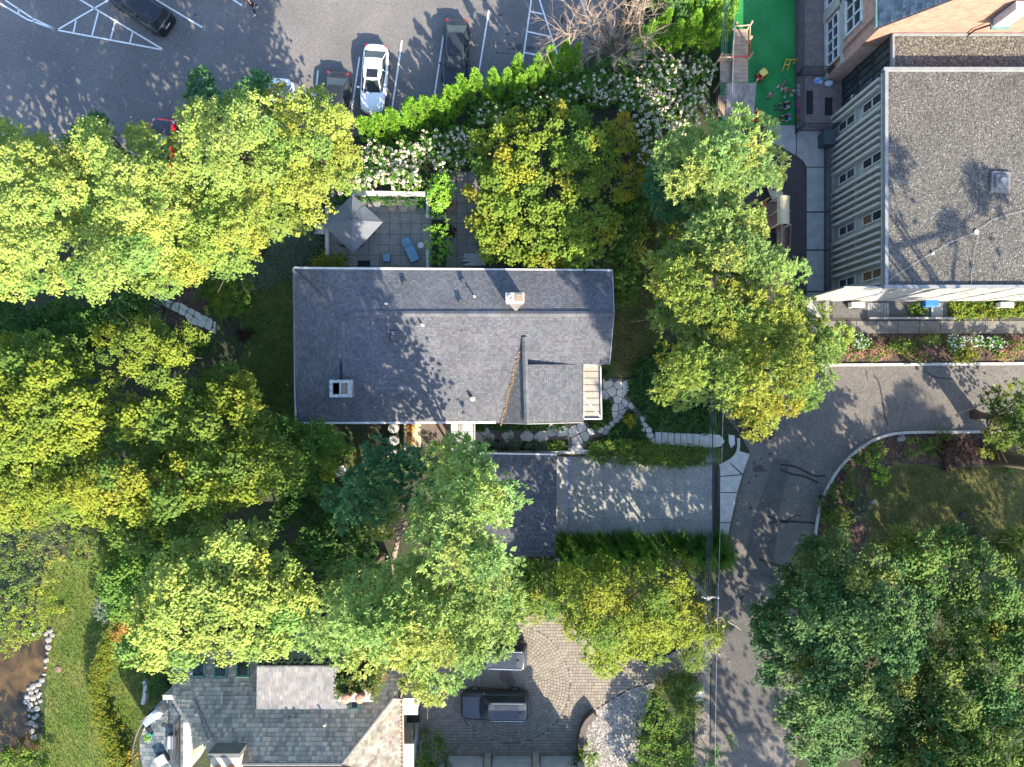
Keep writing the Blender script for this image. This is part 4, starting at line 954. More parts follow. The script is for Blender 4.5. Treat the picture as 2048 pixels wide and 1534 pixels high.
for pts in ([(1768, 568), (1800, 545), (1850, 515), (1900, 485), (1950, 466), (1956, 462)], [(1958, 468), (1950, 500), (1944, 540), (1942, 574)], [(1960, 458), (1985, 440), (2020, 428), (2080, 414)], [(1700, 578), (1752, 585), (1766, 570)]):
    mb = MB(); z = HB + .03; q = [W(a, b, z) for a, b in pts]; mb.tube(q, .012, 5)
    if pts[0][0] == 1700: continue
    mb.build('roof_cable', M('cable_grey', (.32, .32, .315)), blk)
mb = MB(); x, y, _ = W(1953, 464, HB); mb.lathe((x, y, HB - .02), [(.12, 0), (.16, 0), (.16, .05), (.12, .05)], 14); mb.build('cable_coil', M('cable_grey', (.45, .45, .44)), blk)
x, y, _ = W(1865, 507, HB); MB().lathe((x, y, HB - .04), [(.09, 0), (.09, .12), (.04, .14)], 10).build('roof_knob', white_trim, blk)
x, y = X0 - .2, Y0 - .25
lamp = MB().tube([(x + .25, y + .3, 7.2), (x, y, 7.5), (x - .35, y - .3, 7.45)], .04, 6).build('security_lamp', white_trim, blk); MB().lathe((x - .4, y - .34, 7.36), [(.03, .1), (.12, .06), (.13, 0), (.02, 0)], 12).build('lamp_head', white_trim, lamp)

# ---- glazed link with its own lower gravel roof
XL, YL0, YL1, HL = 23.96, Y1 + .02, 22.0, 6.7
lk = thing('glazed_link', 'glass-walled link with lower gravel roof between the two blocks', 'building', (XL + 4, (YL0 + YL1) / 2, 0))
MB().box(((XL + .15 + XE) / 2, (YL0 + YL1) / 2, 3.2), (XE - XL - .15, YL1 - YL0 - .04, 6.4)).build('wall', M('link_dark', (.05, .05, .055), rough=.6), lk)
lr = MB().box(((XL + XE) / 2, (YL0 + YL1) / 2, HL - .12), (XE - XL - .1, YL1 - YL0 - .1, .2)).build('roof', gravelm, lk)
n = 4200; gx = rg.uniform(XL + .3, XL + 11, n); gy = rg.uniform(YL0 + .35, YL1 - .15, n); s = rg.uniform(.035, .075, (n, 1)); a = rg.uniform(0, 6.3, n); c = np.stack([gx, gy, np.full(n, HL - .015)], 1)
P = np.stack([c + np.stack([np.cos(a + k * 1.57), np.sin(a + k * 1.57), rg.uniform(0, .6, n)], 1) * s for k in range(4)], 1)
leaf_object('gravel', P, pick([((.17, .155, .115), 3), ((.12, .11, .088), 3), ((.07, .065, .057), 2), ((.26, .24, .20), 1)], n, rg), M('gravel_stone', (1, 1, 1)), lr, kind='stuff')
MB().box((XL, (YL0 + YL1) / 2, HL), (.14, YL1 - YL0 - .06, .3)).build('parapet', M('parapet_metal', (.40, .40, .39)), lk)
MB().box(((XL + XE) / 2, YL1 - .06, HL + .02), (XE - XL, .1, .28)).build('parapet', M('parapet_metal', (.40, .40, .39)), lk)
for i in range(5):
    for j in range(3):
        yb = YL0 + .1 + i * .5; MB().box((XL + .1, yb + .22, 1.05 + j * 2.1), (.03, .42, 1.98)).build('pane', M('link_glass', (.035, .045, .045), (.06, .07, .065), scale=1.4, rough=.05, spec=.6), lk)
for i in range(6): MB().box((XL + .08, YL0 + .08 + i * .5, 3.2), (.1, .06, 6.4)).build('mullion', dark_m, lk)
for j in range(4): MB().box((XL + .06, (YL0 + YL1) / 2, .06 + j * 2.1), (.08, YL1 - YL0 - .08, .08)).build('transom', dark_m, lk)
for k in (.6, .72): MB().box((XL - .02, YL0 + k * 1.0, 1.6), (.02, .22, .3)).build('notice', M('paper', (.7, .7, .68)), lk)
x, y, _ = W(1987, 147, HL); MB().box((x, y, HL + .1), (.4, .4, .3)).build('roof_box', M('rust_metal', (.26, .19, .14)), lk); MB().lathe((x + .02, y - .02, HL + .25), [(.02, 0), (.13, 0), (.12, .12), (.02, .15)], 12).build('beacon', M('orange_dome', (.6, .28, .03), rough=.4), lk)

# ---- brick building with slate roof
XB, YB0, HBk = 22.78, 22.05, 7.3; YB1 = 60
bb_ = thing('brick_building', 'brick building with white windows and steep slate roof, upper right corner', 'building', (XB + 3, YB0 + 4, 0))
MB().box((XB + 6, (YB0 + YB1) / 2, HBk / 2), (12, YB1 - YB0, HBk)).build('wall', wallbrick, bb_)
zr = 14.6; xr = XB + 6
MB().add([(XB, YB0 - .01, 5), (XB + 12, YB0 - .01, 5), (XB + 12, YB0 - .01, HBk), (xr, YB0 - .01, zr), (XB, YB0 - .01, HBk), (XB, YB0 + .08, 5), (XB + 12, YB0 + .08, 5), (XB + 12, YB0 + .08, HBk), (xr, YB0 + .08, zr), (XB, YB0 + .08, HBk)],
         [(0, 1, 2, 3, 4), (9, 8, 7, 6, 5), (4, 3, 8, 9), (3, 2, 7, 8)]).build('gable_wall', wallbrick_s, bb_)
slate = M('roof_slate', (.15, .165, .175), (.105, .125, .135), scale=2.5, rough=.75, bump=.3, bscale=30, attr='Col')
br_ = slab_face([(XB - .1, YB0 + .07, HBk - .12), (XB - .1, YB1, HBk - .12), (xr, YB1, zr), (xr, YB0 + .07, zr)], .15).build('roof', deckm, bb_)
slab_face([(XB + 12.1, YB0 + .3, HBk - .12), (XB + 12.1, YB1, HBk - .12), (xr, YB1, zr), (xr, YB0 + .3, zr)], .15).build('roof_deck', deckm, br_)
shingles('roof_slates', [(XB - .1, YB0 + .07, HBk - .12), (XB - .1, YB0 + 9, HBk - .12), (xr, YB0 + 9, zr), (xr, YB0 + .07, zr)], (0, 1, 0), slate, br_, w=.3, h=.22, t=.03, seed=71, lo=.6, hi=1.25)
mb = MB(); mb.tube([(XB - .12, YB0 + .1, HBk - .1), (XB - .12, YB1, HBk - .1)], .09, 8); mb.build('gutter', M('verdigris', (.12, .2, .18), (.08, .14, .13), scale=5, rough=.7), bb_)
stonem = M('dressed_stone', (.36, .34, .29), (.29, .27, .23), scale=3, rough=.85, bump=.2, bscale=20)
wfr = M('white_window_frame', (.62, .61, .58), rough=.6)
def bwin(yc, w, z0, z1, cols, rows):
    f = MB(); h = z1 - z0; zc = (z0 + z1) / 2
    for s in (-1, 1): f.box((XB - .05, yc + s * w / 2, zc), (.16, .12, h)); f.box((XB - .05, yc, zc + s * h / 2), (.16, w + .12, .12))
    for i in range(1, cols): f.box((XB - .04, yc - w / 2 + w * i / cols, zc), (.12, .1, h))
    for j in range(1, rows): f.box((XB - .04, yc, z0 + h * j / rows), (.12, w, .1))
    fo = f.build('window', wfr, bb_)
    for i in range(cols):
        for j in range(rows): MB().box((XB - .015, yc - w / 2 + w * (i + .5) / cols, z0 + h * (j + .5) / rows), (.03, w / cols - .1, h / rows - .1)).build('pane', glass, fo)
    MB().box((XB - .1, yc, z0 - .14), (.26, w + .3, .14)).build('sill', stonem, fo)
bwin(24.35, 3.2, .5, 2.2, 4, 2); bwin(28.6, 3.2, .5, 2.2, 4, 2); bwin(24.9, 2.6, 3.3, 5.3, 3, 2); bwin(26.6, 2.4, 5.9, 7.0, 3, 1); bwin(29.3, 2.6, 3.3, 5.3, 3, 2)
MB().box((XB - .06, 26.5, 1.4), (.2, .7, 2.8)).build('stone_pier', stonem, bb_)
MB().box((XB - .06, 26, 2.75), (.2, 8, .3)).build('stone_band', stonem, bb_); MB().box((XB - .04, 26, .25), (.14, 8, .5)).build('stone_plinth', stonem, bb_)
mb = MB(); mb.tube([(XB - .1, 22.9, 7.1), (XB - .1, 22.9, 3.2), (XB - .1, 22.6, 2.8), (XB - .1, 22.6, .1)], .06, 7); mb.build('downpipe', M('copper_pipe', (.3, .17, .11), rough=.5), bb_)
mb = MB(); mb.tube([(XB - .1, 26.0, 7.1), (XB - .1, 26.0, .1)], .06, 7); mb.build('downpipe', M('copper_pipe', (.3, .17, .11)), bb_)
x = XB + 6.6; MB().box((x, YB0 - .35, 9.6), (.9, .5, 1.9)).build('scupper', M('pale_lead', (.5, .51, .52), (.4, .41, .42), scale=3, rough=.5), bb_)
MB().box((x, YB0 - .42, 8.6), (1.1, .6, .14)).build('scupper_lip', M('verdigris', (.12, .2, .18)), bb_); mb = MB(); mb.tube([(x - .1, YB0 - .3, 8.6), (x - .7, YB0 - .15, 7.4), (x - .7, YB0 - .15, 6.7)], .06, 6); mb.build('downpipe', tar, bb_)

# ---- slate-roofed house at the bottom edge
sh = thing('slate_house', 'slate-roofed house with dormer and terrace at the bottom edge', 'house', W(580, 1440, 0))
slg = M('mossy_slate', (.34, .29, .215), (.24, .22, .165), scale=.9, rough=.85, bump=.3, bscale=30, attr='Col')
slb = M('brown_slate', (.20, .178, .15), (.15, .135, .115), scale=1.2, rough=.85, bump=.3, bscale=30, attr='Col')
ZE, ZT = 4.6, 8.6
rid0 = W(430, 1528, ZT); rid1 = W(683, 1528, ZT)
nf = [W(300, 1290, ZE), W(800, 1290, ZE), W(800, 1385, 5.55), W(786, 1396, 5.85), rid1, rid0, W(385, 1395, 6.0)]
# the north slope as one plane
def on_plane(px, py):
    """point of the north slope seen at a pixel: height rises from the eave to the ridge"""
    z = 6.0
    ye, yr = W(0, 1290, ZE)[1], W(0, 1528, ZT)[1]
    for _ in range(12):
        y = W(px, py, z)[1]; z = ZE + (ZT - ZE) * (y - ye) / (yr - ye)
    return W(px, py, z)
nf = [on_plane(x, y) for x, y in ((345, 1290), (806, 1290), (806, 1372), (786, 1396), (683, 1528), (430, 1528), (425, 1475), (388, 1398), (345, 1396))]
nr = slab_face(nf, .15).build('roof', deckm, sh)
shingles('roof_slates', [on_plane(x, y) for x, y in ((345, 1290), (806, 1290), (806, 1372), (786, 1396), (683, 1528), (430, 1528), (345, 1396))], (1, 0, 0), slg, nr, w=.24, h=.26, t=.028, seed=81, lo=.6, hi=1.25, tint=.05)
ef = [W(804, 1398, 4.9), W(806, 1560, 4.9), rid1, on_plane(786, 1396)]
for kk, q in enumerate(([ef[0], ef[1], ef[2]], [ef[0], ef[2], ef[3]])): slab_face(q, .15).build('roof_deck', deckm, nr); shingles('roof_slates', q, (0, 1, 0), slb, nr, w=.26, h=.24, t=.028, seed=82 + kk * 7, lo=.62, hi=1.3, tint=.06)
slab_face([rid0, rid1, W(690, 1620, 5.5), W(430, 1620, 5.5)], .15).build('roof_deck', slg, nr)
slab_face([ef[1], rid1, W(690, 1620, 5.5)], .15).build('roof_deck', slg, nr)
lead = M('lead_flashing', (.24, .24, .24)); mb = MB()
mb.tube([on_plane(786, 1396), rid1], .09, 6); mb.build('hip_flashing', lead, nr); mb = MB(); mb.tube([rid0, rid1], .1, 6); mb.build('ridge_flashing', lead, nr)
MB().prism([p[:2] for p in (W(360, 1310, 4), W(795, 1310, 4), W(795, 1560, 4), W(440, 1560, 4), W(440, 1480, 4), W(405, 1410, 4), W(360, 1405, 4))], 0, 4.4).build('wall', stonem, sh)
mb = MB(); mb.tube([W(805, 1398, 4.8), W(807, 1560, 4.8)], .07, 7); mb.build('gutter', M('copper_gutter', (.42, .3, .2), rough=.6), sh)
green_fr = M('green_frame', (.10, .2, .15), (.08, .16, .12), scale=4, rough=.6)
def skylight(x0, y0, x1, y1, parent):
    a = [on_plane(x0, y1), on_plane(x1, y1), on_plane(x1, y0), on_plane(x0, y0)]; n = Vector((0, -.55, .83))
    n = (Vector(a[1]) - Vector(a[0])).cross(Vector(a[3]) - Vector(a[0])).normalized(); n = n if n.z > 0 else -n
    f = MB(); up = n * .14
    for i in range(4):
        p, q = Vector(a[i]), Vector(a[(i + 1) % 4]); d = (q - p).normalized(); s = n.cross(d) * .05
        f.loft([[v - s, v + s, v + s + up, v - s + up] for v in (p - d * .05, q + d * .05)])
    fo = f.build('skylight', green_fr, parent); g = MB(); g.add([Vector(v) + n * .07 for v in a], [(0, 1, 2, 3)]); g.add([Vector(v) + n * .065 for v in a], [(3, 2, 1, 0)]); g.build('pane', M('dark_glass', (.008, .02, .014), rough=.05, spec=.5), fo)
for x in (386, 430, 474): skylight(x, 1318, x + 24, 1354, nr)
skylight(703, 1398, 717, 1418, nr)
# shed dormer with a row of windows facing the garden
dz = 7.0; d0, d1 = W(514, 1330, 6.9), W(690, 1330, 6.9); d2, d3 = on_plane(694, 1418), on_plane(513, 1418)
d0 = W(514, 1331, 7.0); d1 = W(684, 1331, 7.0)
dor = slab_face([d0, d1, d2, d3], .16).build('dormer', deckm, nr)
slw = M('pale_slate', (.24, .23, .218), (.185, .18, .176), scale=1.6, rough=.85, attr='Col')
mid = [(d0[i] + d3[i]) / 2 for i in range(3)], [(d1[i] + d2[i]) / 2 for i in range(3)]
shingles('dormer_slates', [d0, d1, d2, d3], (1, 0, 0), slw, dor, w=.2, h=.3, t=.04, seed=83, lo=.8, hi=1.12)
wl_ = MB(); wl_.add([(d0[0] + .1, d0[1] - .12, 4.9), (d1[0] - .1, d1[1] - .12, 4.9), (d1[0] - .1, d1[1] - .12, 6.9), (d0[0] + .1, d0[1] - .12, 6.9)], [(3, 2, 1, 0)]); wl_.build('dormer_wall', M('sage_paint', (.22, .27, .19), rough=.7), dor)
for i in range(6):
    wx = d0[0] + .55 + i * (d1[0] - d0[0] - 1.1) / 5; f = MB()
    for c, s in (((-.36, 0), (.08, 1.3)), ((.36, 0), (.08, 1.3)), ((0, .62), (.8, .08)), ((0, -.62), (.8, .08)), ((0, 0), (.05, 1.2)), ((0, .1), (.7, .05))): f.box((wx + c[0], d0[1] - .1, 6.15 + c[1]), (s[0], .09, s[1]))
    fo = f.build('dormer_window', M('sage_trim', (.32, .38, .28), rough=.6), dor); MB().box((wx, d0[1] - .115, 6.15), (.66, .02, 1.2)).build('pane', glass, fo)
for s_, (pa, pb) in (('l', (d0, d3)), ('r', (d1, d2))): MB().add([pa, pb, (pb[0], pb[1], pb[2] - .3), (pa[0], pa[1], 5.0)], [(0, 1, 2, 3)]).add([pa, pb, (pb[0], pb[1], pb[2] - .3), (pa[0], pa[1], 5.0)], [(3, 2, 1, 0)]).build('dormer_cheek', M('shoulder_slate', (.12, .125, .115)), dor)
# ivy-clad chimney with two clay pots
cz = 10.1; cx, cy, _ = W(712, 1378, cz - .3)
terra = M('terracotta', (.42, .2, .13), (.34, .16, .11), scale=5, rough=.8)
ch = MB().box((cx, cy, 7.4), (1.9, 1.3, 4.8)).build('chimney', limest, sh)
MB().box((cx, cy, 9.83), (2.0, 1.4, .16)).build('cap', limest, ch)
for dx in (-.42, .36): MB().lathe((cx + dx, cy - .25, 9.88), [(.02, 0), (.24, 0), (.2, .5), (.26, .55), (.28, .62), (.2, .68), (.02, .7)], 14).build('chimney_pot', terra, ch, smooth=True)
rg = np.random.default_rng(31); n = 420; cen = np.stack([rg.uniform(cx - 1.05, cx + 1.1, n), rg.uniform(cy - .7, cy + .75, n), rg.uniform(5.4, 9.9, n)], 1)
side = rg.uniform(0, 1.3, n); cen[:, 2] = np.where(side > 1.0, 9.95, cen[:, 2]); cen[:, 1] = np.where(side > 1.0, rg.uniform(cy - .05, cy + .75, n), cen[:, 1]); cen[:, 1] = np.where(side < .5, cy + .7, cen[:, 1]); cen[:, 0] = np.where((side > .5) & (side < .75), cx - 1.0, cen[:, 0]); cen[:, 0] = np.where((side > .75) & (side < 1), cx + 1.0, cen[:, 0])
P, C = clump_leaves(cen, np.full(n, .22), pick([((.09, .13, .025), 4), ((.05, .10, .03), 4), ((.18, .13, .03), 1.5)], n, rg), 'broad', rng=rng if False else rg, td=60, nl=6, size=.13, asp=.8, flat=1)
o = leaf_object('ivy', P, C, leafmat('leaf'), None); tag(o, 'ivy climbing over the clay-potted chimney', 'ivy', kind='stuff')
# second chimney at the frame edge
cx, cy, _ = W(450, 1522, 9.0); ch = MB().box((cx, cy - .3, 7.0), (1.7, 1.2, 4.0)).build('chimney', M('cream_render', (.56, .47, .33), (.46, .38, .27), scale=3), sh)
MB().box((cx, cy + .42, 8.0), (1.9, .25, 2.4)).build('chimney_shoulder', M('shoulder_slate', (.12, .125, .115), (.09, .095, .09), scale=3), ch)
for dx in (-.4, .4): MB().lathe((cx + dx, cy - .45, 9.0), [(.02, 0), (.24, 0), (.2, .6), (.27, .68), (.02, .75)], 14).build('chimney_pot', terra, ch, smooth=True)
for x, y in ((578, 1435), (592, 1430)): p = on_plane(x, y); MB().box((p[0], p[1], p[2] + .05), (.12, .2, .1)).build('slate_hook', tar, nr)
p = on_plane(651, 1447); MB().lathe((p[0], p[1], p[2] - .1), [(.07, 0), (.07, .4), (.03, .42)], 10).build('vent_pipe', white_trim, nr)
# west gablet and the white-capped parapets above the terrace
t0, t1, t2 = on_plane(388, 1398), on_plane(425, 1475), W(384, 1520, 4.9)
gb = slab_face([W(384, 1402, 5.3), t0, t1, W(386, 1500, 5.3)], .12).build('gablet', deckm, sh); shingles('gablet_slates', [W(386, 1500, 5.3), W(384, 1402, 5.3), t0, t1], (0, 1, 0), M('gablet_slate', (.13, .135, .11), (.10, .105, .09), scale=2, attr='Col'), gb, w=.24, h=.26, t=.03, seed=85)
mb = MB(); mb.tube([t0, t1], .08, 6); mb.build('gablet_flashing', lead, gb)
sw = MB().box((*W(357, 1394, 5.3)[:2], 4.4), (2.0, .3, 1.9)).build('parapet', M('pale_stucco', (.40, .365, .31), (.33, .305, .265), scale=3), sh)
MB().box((*W(380, 1408, 5.2)[:2], 4.4), (.25, 1.2, 1.7)).build('parapet_return', M('pale_stucco', (.60, .55, .47)), sw)
bx_ = MB().box((*W(818, 1412, 4.2)[:2], 2.1), (1.05, .95, 4.2)).build('corner_pier', M('pale_stucco', (.60, .55, .47)), sh); MB().box((*W(818, 1412, 4.2)[:2], 4.24), (1.2, 1.1, .1)).build('pier_cap', conc_lt, bx_)
bay = MB().box((*W(795, 1520, 3.6)[:2], 2.0), (2.0, 1.5, 4.0)).build('bay', M('grey_render', (.33, .35, .34), rough=.7), sh)
MB().box((*W(795, 1512, 4.0)[:2], 4.05), (2.2, 1.7, .12)).build('bay_roof', M('pale_lead', (.5, .51, .52)), bay)
for k in range(2): MB().box((W(823, 1512)[0] * .93, W(0, 1500 + k * 18, 2)[1] * .93, 2.6), (.06, .5, 1.2)).build('bay_window', glass, bay)

# terrace with slate tiles, railing, furniture
tz = 3.0
tp = smooth_poly([(350, 1388), (310, 1410), (285, 1455), (275, 1500), (290, 1560), (385, 1560), (385, 1400)], 1)
ter = MB().prism(polyW(tp, tz), 0, tz - .02).build('terrace', stonem, sh)
rg = np.random.default_rng(41); y = 1392
tiles = []
slt = [M('terrace_tile_%d' % k, c, tuple(v * .8 for v in c), scale=3, rough=.7) for k, c in enumerate(((.06, .085, .10), (.10, .125, .135), (.15, .17, .178)))]
tile_me = {}
for j in range(18):
    for i in range(16):
        x, y = 276 + i * 7.2 + (j % 2) * 3.6, 1392 + j * 8.0
        if not (inside(tp, x, y) and inside(tp, x + 6.6, y + 7.4)): continue
        k = int(rg.integers(3)); mb = MB(); mb.prism(polyW([(x, y), (x + 6.7, y), (x + 6.7, y + 7.5), (x, y + 7.5)], tz), tz - .02, tz + .015); mb.build('tile', slt[k], ter)
def railing(name, label, pts, z0, h, gap, parent=None, mat=dark_m, rail=.045, bal=.03, cat='railing', tops=2):
    """posts, rails and single balusters along a line of world points"""
    t = thing(name, label, cat, (*pts[0][:2], z0)) if parent is None else parent
    for k in range(tops):
        zz = z0 + h - k * (h - .12); MB().tube([(p[0], p[1], zz) for p in pts], rail, 4).build('rail', mat, t)
    first = None
    for a, b in zip(pts[:-1], pts[1:]):
        L = math.dist(a[:2], b[:2]); n = max(1, int(L / gap))
        for i in range(n):
            x, y = a[0] + (b[0] - a[0]) * i / n, a[1] + (b[1] - a[1]) * i / n
            if first is None: first = MB().box((x, y, z0 + h / 2), (bal, bal, h)).build('baluster', mat, t); fx, fy = x, y
            else: o = first.copy(); COL.objects.link(o); o.location = (x - fx, y - fy, 0)
    for p in (pts[0], pts[-1]): MB().box((p[0], p[1], z0 + h / 2 + .04), (bal * 2.4, bal * 2.4, h + .08)).build('post', mat, t)
    return t
railing('terrace_railing', 'curved dark metal railing around the slate terrace', [W(x, y, tz) for x, y in smooth_poly([(308, 1418), (287, 1455), (278, 1500), (290, 1550)], 2, False)], tz, 1.0, .13)
railing('stair_railing', 'straight black railing beside the terrace stair', [W(x, y, tz) for x, y in ((362, 1434), (362, 1560))], tz, 1.0, .15)
sheet('stair_landing', [(366, 1445), (384, 1445), (384, 1560), (366, 1560)], .03, M('grey_deck', (.3, .31, .32), rough=.7), parent=sh, plateau=tz)
t = thing('barbecue', 'white and steel barbecue counter on the slate terrace', 'barbecue', W(318, 1420, tz)); x, y, _ = W(318, 1422, tz)
MB().box((x, y, tz + .45), (1.5, .55, .9), .65).build('counter', M('steel', (.45, .46, .47), rough=.35, metallic=.6), t, bevel=.02); MB().lathe((x + .35, y + .25, tz + .9), [(.02, .0), (.3, 0), (.3, .15), (.15, .28), (.02, .3)], 14).build('lid', M('white_enamel', (.7, .7, .7), rough=.4), t, smooth=True)
for (x, y, sx, sy, a, lab) in ((349, 1478, .55, .95, 0, 'grey cushioned lounge seat against the stair railing'), (328, 1514, .75, .7, .5, 'white cushioned seat near the lower terrace edge')):
    p = W(x, y, tz); t = thing('terrace_chair', lab, 'seat', p)
    MB().box((p[0], p[1], tz + .2), (sx, sy, .3), a).build('base', M('dark_wicker', (.05, .045, .042)), t, bevel=.03)
    MB().box((p[0], p[1], tz + .42), (sx * .94, sy * .94, .14), a).build('cushion', M('white_cushion' if sx > .6 else 'grey_cushion', (.6, .6, .6) if sx > .6 else (.33, .33, .34), rough=.9), t, bevel=.05)
for (x, y, lab) in ((334, 1443, 'dark round stool nearer the barbecue on the slate terrace'), (306, 1453, 'dark round stool nearer the curved terrace railing')):
    p = W(x, y, tz); t = thing('stool', lab, 'stool', p); MB().lathe((p[0], p[1], tz + .42), [(.02, 0), (.17, 0), (.17, .05), (.02, .06)], 14).build('seat', tar, t)
    for k in range(4): a = k * 1.57 + .6; MB().tube([(p[0] + .1 * math.cos(a), p[1] + .1 * math.sin(a), tz + .42), (p[0] + .17 * math.cos(a), p[1] + .17 * math.sin(a), tz + .01)], .015, 5).build('leg', tar, t)
# coach house closing the court: only the foot of its three-door front is in view
gw = thing('coach_house', 'garage front with three pale doors at the very bottom edge', 'garage', W(1025, 1516, 0))
yf = W(0, 1512)[1]; xa, xb = W(884, 1512)[0], W(1164, 1512)[0]
MB().box(((xa + xb) / 2, yf - 3.6, 2.3), (xb - xa, 7, 4.6)).build('wall', stonem, gw); MB().box(((xa + xb) / 2, yf - 3.6, 4.7), (xb - xa + .5, 7.5, .2)).build('roof', deckm, gw)
for x0, x1 in ((893, 968), (985, 1063), (1080, 1152)):
    a, b = W(x0, 1512)[0], W(x1, 1512)[0]; d = MB().box(((a + b) / 2, yf - .05, 1.3), (b - a, .1, 2.5)).build('garage_door', M('door_paint', (.42, .43, .42), (.36, .37, .36), scale=2, rough=.6), gw)
    for k in range(4): MB().box(((a + b) / 2, yf + .012, .3 + k * .62), (b - a - .1, .03, .5)).build('door_panel', M('door_paint', (.42, .43, .42)), d)
for x0 in (887, 976, 1071, 1158): MB().box((W(x0, 1512)[0], yf + .1, 1.5), (.45, .35, 3.0)).build('pillar', stonem, gw)
# ------------------------------------------------------------------ fences
fz = .03
railing('picket_fence', 'long black metal fence between green turf and brick paving', [W(1590, y, fz) for y in (-120, 100, 268)], fz, 1.55, .135, cat='fence')
railing('picket_fence', 'short black fence closing the brick paving at its lower end', [W(x, 262, fz) for x in (1592, 1660)], fz, 1.5, .14, cat='fence')
railing('picket_fence', 'short black fence crossing the brick paving in the middle', [W(x, 152, fz) for x in (1592, 1650)], fz, 1.5, .14, cat='fence')
railing('sidewalk_railing', 'long dark railing between sidewalk and ribbed facade', [W(1648, y, .06) for y in (272, 395, 520, 640)], .06, .95, .115, cat='railing', bal=.035)
mb = MB(); x, y, _ = W(1645, 285); mb.box((x, y, .55), (.75, .95, 1.05)).box((x, y, 1.12), (.85, 1.05, .08)); tag(mb.build('utility_cabinet', M('teal_metal', (.05, .075, .08), rough=.5), bevel=.02), 'dark teal utility cabinet at the fence corner', 'cabinet')
for x, y, sx, sy, lab in ((1619, 205, .5, 1.7, 'black rubber mat beside the picket fence'), (1657, 213, .55, 1.3, 'black rubber mat in front of the glass link'), ):
    mb = MB(); p = W(x, y, .04); mb.box((p[0], p[1], .046), (sx, sy, .02)); tag(mb.build('floor_mat', tar), lab, 'mat')
for x, y, c, lab in ((1636, 163, (.05, .2, .5), 'blue and white sack on the brick paving'), (1657, 167, (.35, .38, .48), 'pale grey bundle beside the blue sack')):
    mb = MB(); p = W(x, y, .04); rock_mesh(mb, p, (.34, .26, .42), np.random.default_rng(x), 9); tag(mb.build('sack', M('sack_%d' % x, c, (.6, .62, .65), scale=4, rough=.6), smooth=True), lab, 'sack')
rg = np.random.default_rng(3)
for k, (y, c) in enumerate(((172, (.6, .55, .58)), (181, (.65, .62, .62)), (188, (.5, .5, .55)), (204, (.65, .15, .3)), (213, (.7, .12, .3)), (224, (.1, .12, .3)), (232, (.55, .22, .12)), (240, (.3, .12, .1)))):
    p = W(1596, y, .05); o = MB()
    for s in (-.07, .07): o.box((p[0] + s, p[1], .08), (.1, .24, .09), .3)
    tag(o.build('shoe_pair', M('shoe_%d' % k, c, rough=.6), bevel=.02), 'pair of small shoes in the row along the fence foot', 'shoes', 'shoes lined up under the picket fence')

# ------------------------------------------------------------------ play structures
wood = M('deck_wood', (.42, .30, .215), (.33, .235, .17), scale=2.5, rough=.85, bump=.2, bscale=25)
redp = M('red_plastic', (.42, .035, .04), rough=.45); tan = M('tan_plastic', (.50, .42, .27), (.44, .37, .24), scale=2, rough=.5)
pd = thing('play_deck', 'wooden play deck with red rails and a shingled hut', 'play structure', W(1475, 150, 0))
DZ = 1.1
for i in range(13):
    y0 = 58 + i * 8.2; mb = MB(); mb.prism(polyW([(1468 - i * .4, y0), (1496, y0), (1496, y0 + 7.6), (1468 - i * .4, y0 + 7.6)], DZ), DZ - .05, DZ); mb.build('plank', wood, pd)
for i in range(7):
    y0 = 112 + i * 7.6; mb = MB(); mb.prism(polyW([(1440, y0), (1464, y0), (1464, y0 + 7.1), (1440, y0 + 7.1)], .8), .75, .8); mb.build('plank', wood, pd)
for x, y in ((1470, 52), (1500, 50), (1499, 80), (1500, 112), (1464, 114), (1440, 114), (1441, 165)): p = W(x, y, 1.6); MB().box((p[0], p[1], 1.05), (.11, .11, 2.1)).build('post', wood, pd)
for a, b, z, mt in (((1470, 52), (1500, 50), 2.05, wood), ((1500, 50), (1499, 80), 2.05, wood), ((1499, 80), (1500, 112), 2.05, redp), ((1499, 80), (1500, 112), 1.6, redp), ((1464, 114), (1500, 112), 2.0, redp), ((1464, 114), (1500, 112), 1.55, redp), ((1440, 114), (1464, 114), 1.9, wood), ((1470, 52), (1464, 114), 2.0, wood)):
    mb = MB(); p, q = W(*a, z), W(*b, z); mb.tube([p, q], .055, 5); mb.build('rail', mt, pd)
for k in range(5): p = W(1443 + k * 4.6, 115, 1.4); MB().box((p[0], p[1], 1.35), (.05, .05, 1.1)).build('baluster', wood, pd)
hr = slab_face([W(1452, 166, 2.5), W(1512, 166, 2.25), W(1510, 236, 2.25), W(1449, 236, 2.5)], .08).build('hut_roof', deckm, pd)
shingles('roof_shingles', [W(1512, 166, 2.25), W(1452, 166, 2.5), W(1449, 236, 2.5), W(1510, 236, 2.25)], (0, 1, 0), M('hut_shingle', (.22, .195, .175), (.18, .16, .145), scale=2, attr='Col'), hr, w=.3, h=.15, seed=91)
for x, y in ((1456, 172), (1505, 172), (1503, 230), (1454, 230)): p = W(x, y, 1.2); MB().box((p[0], p[1], 1.15), (.1, .1, 2.3)).build('hut_post', wood, pd)
for k in range(5): mb = MB(); mb.prism(polyW([(1437 + k * 2.6, 190), (1439.2 + k * 2.6, 190), (1439.2 + k * 2.6, 232), (1437 + k * 2.6, 232)], .6), .5, .56); mb.build('bench_slat', wood, pd)
mb = MB(); mb.tube([W(1490, 240, 1.9), W(1500, 232, .2)], .07, 5); mb.build('brace', wood, pd)
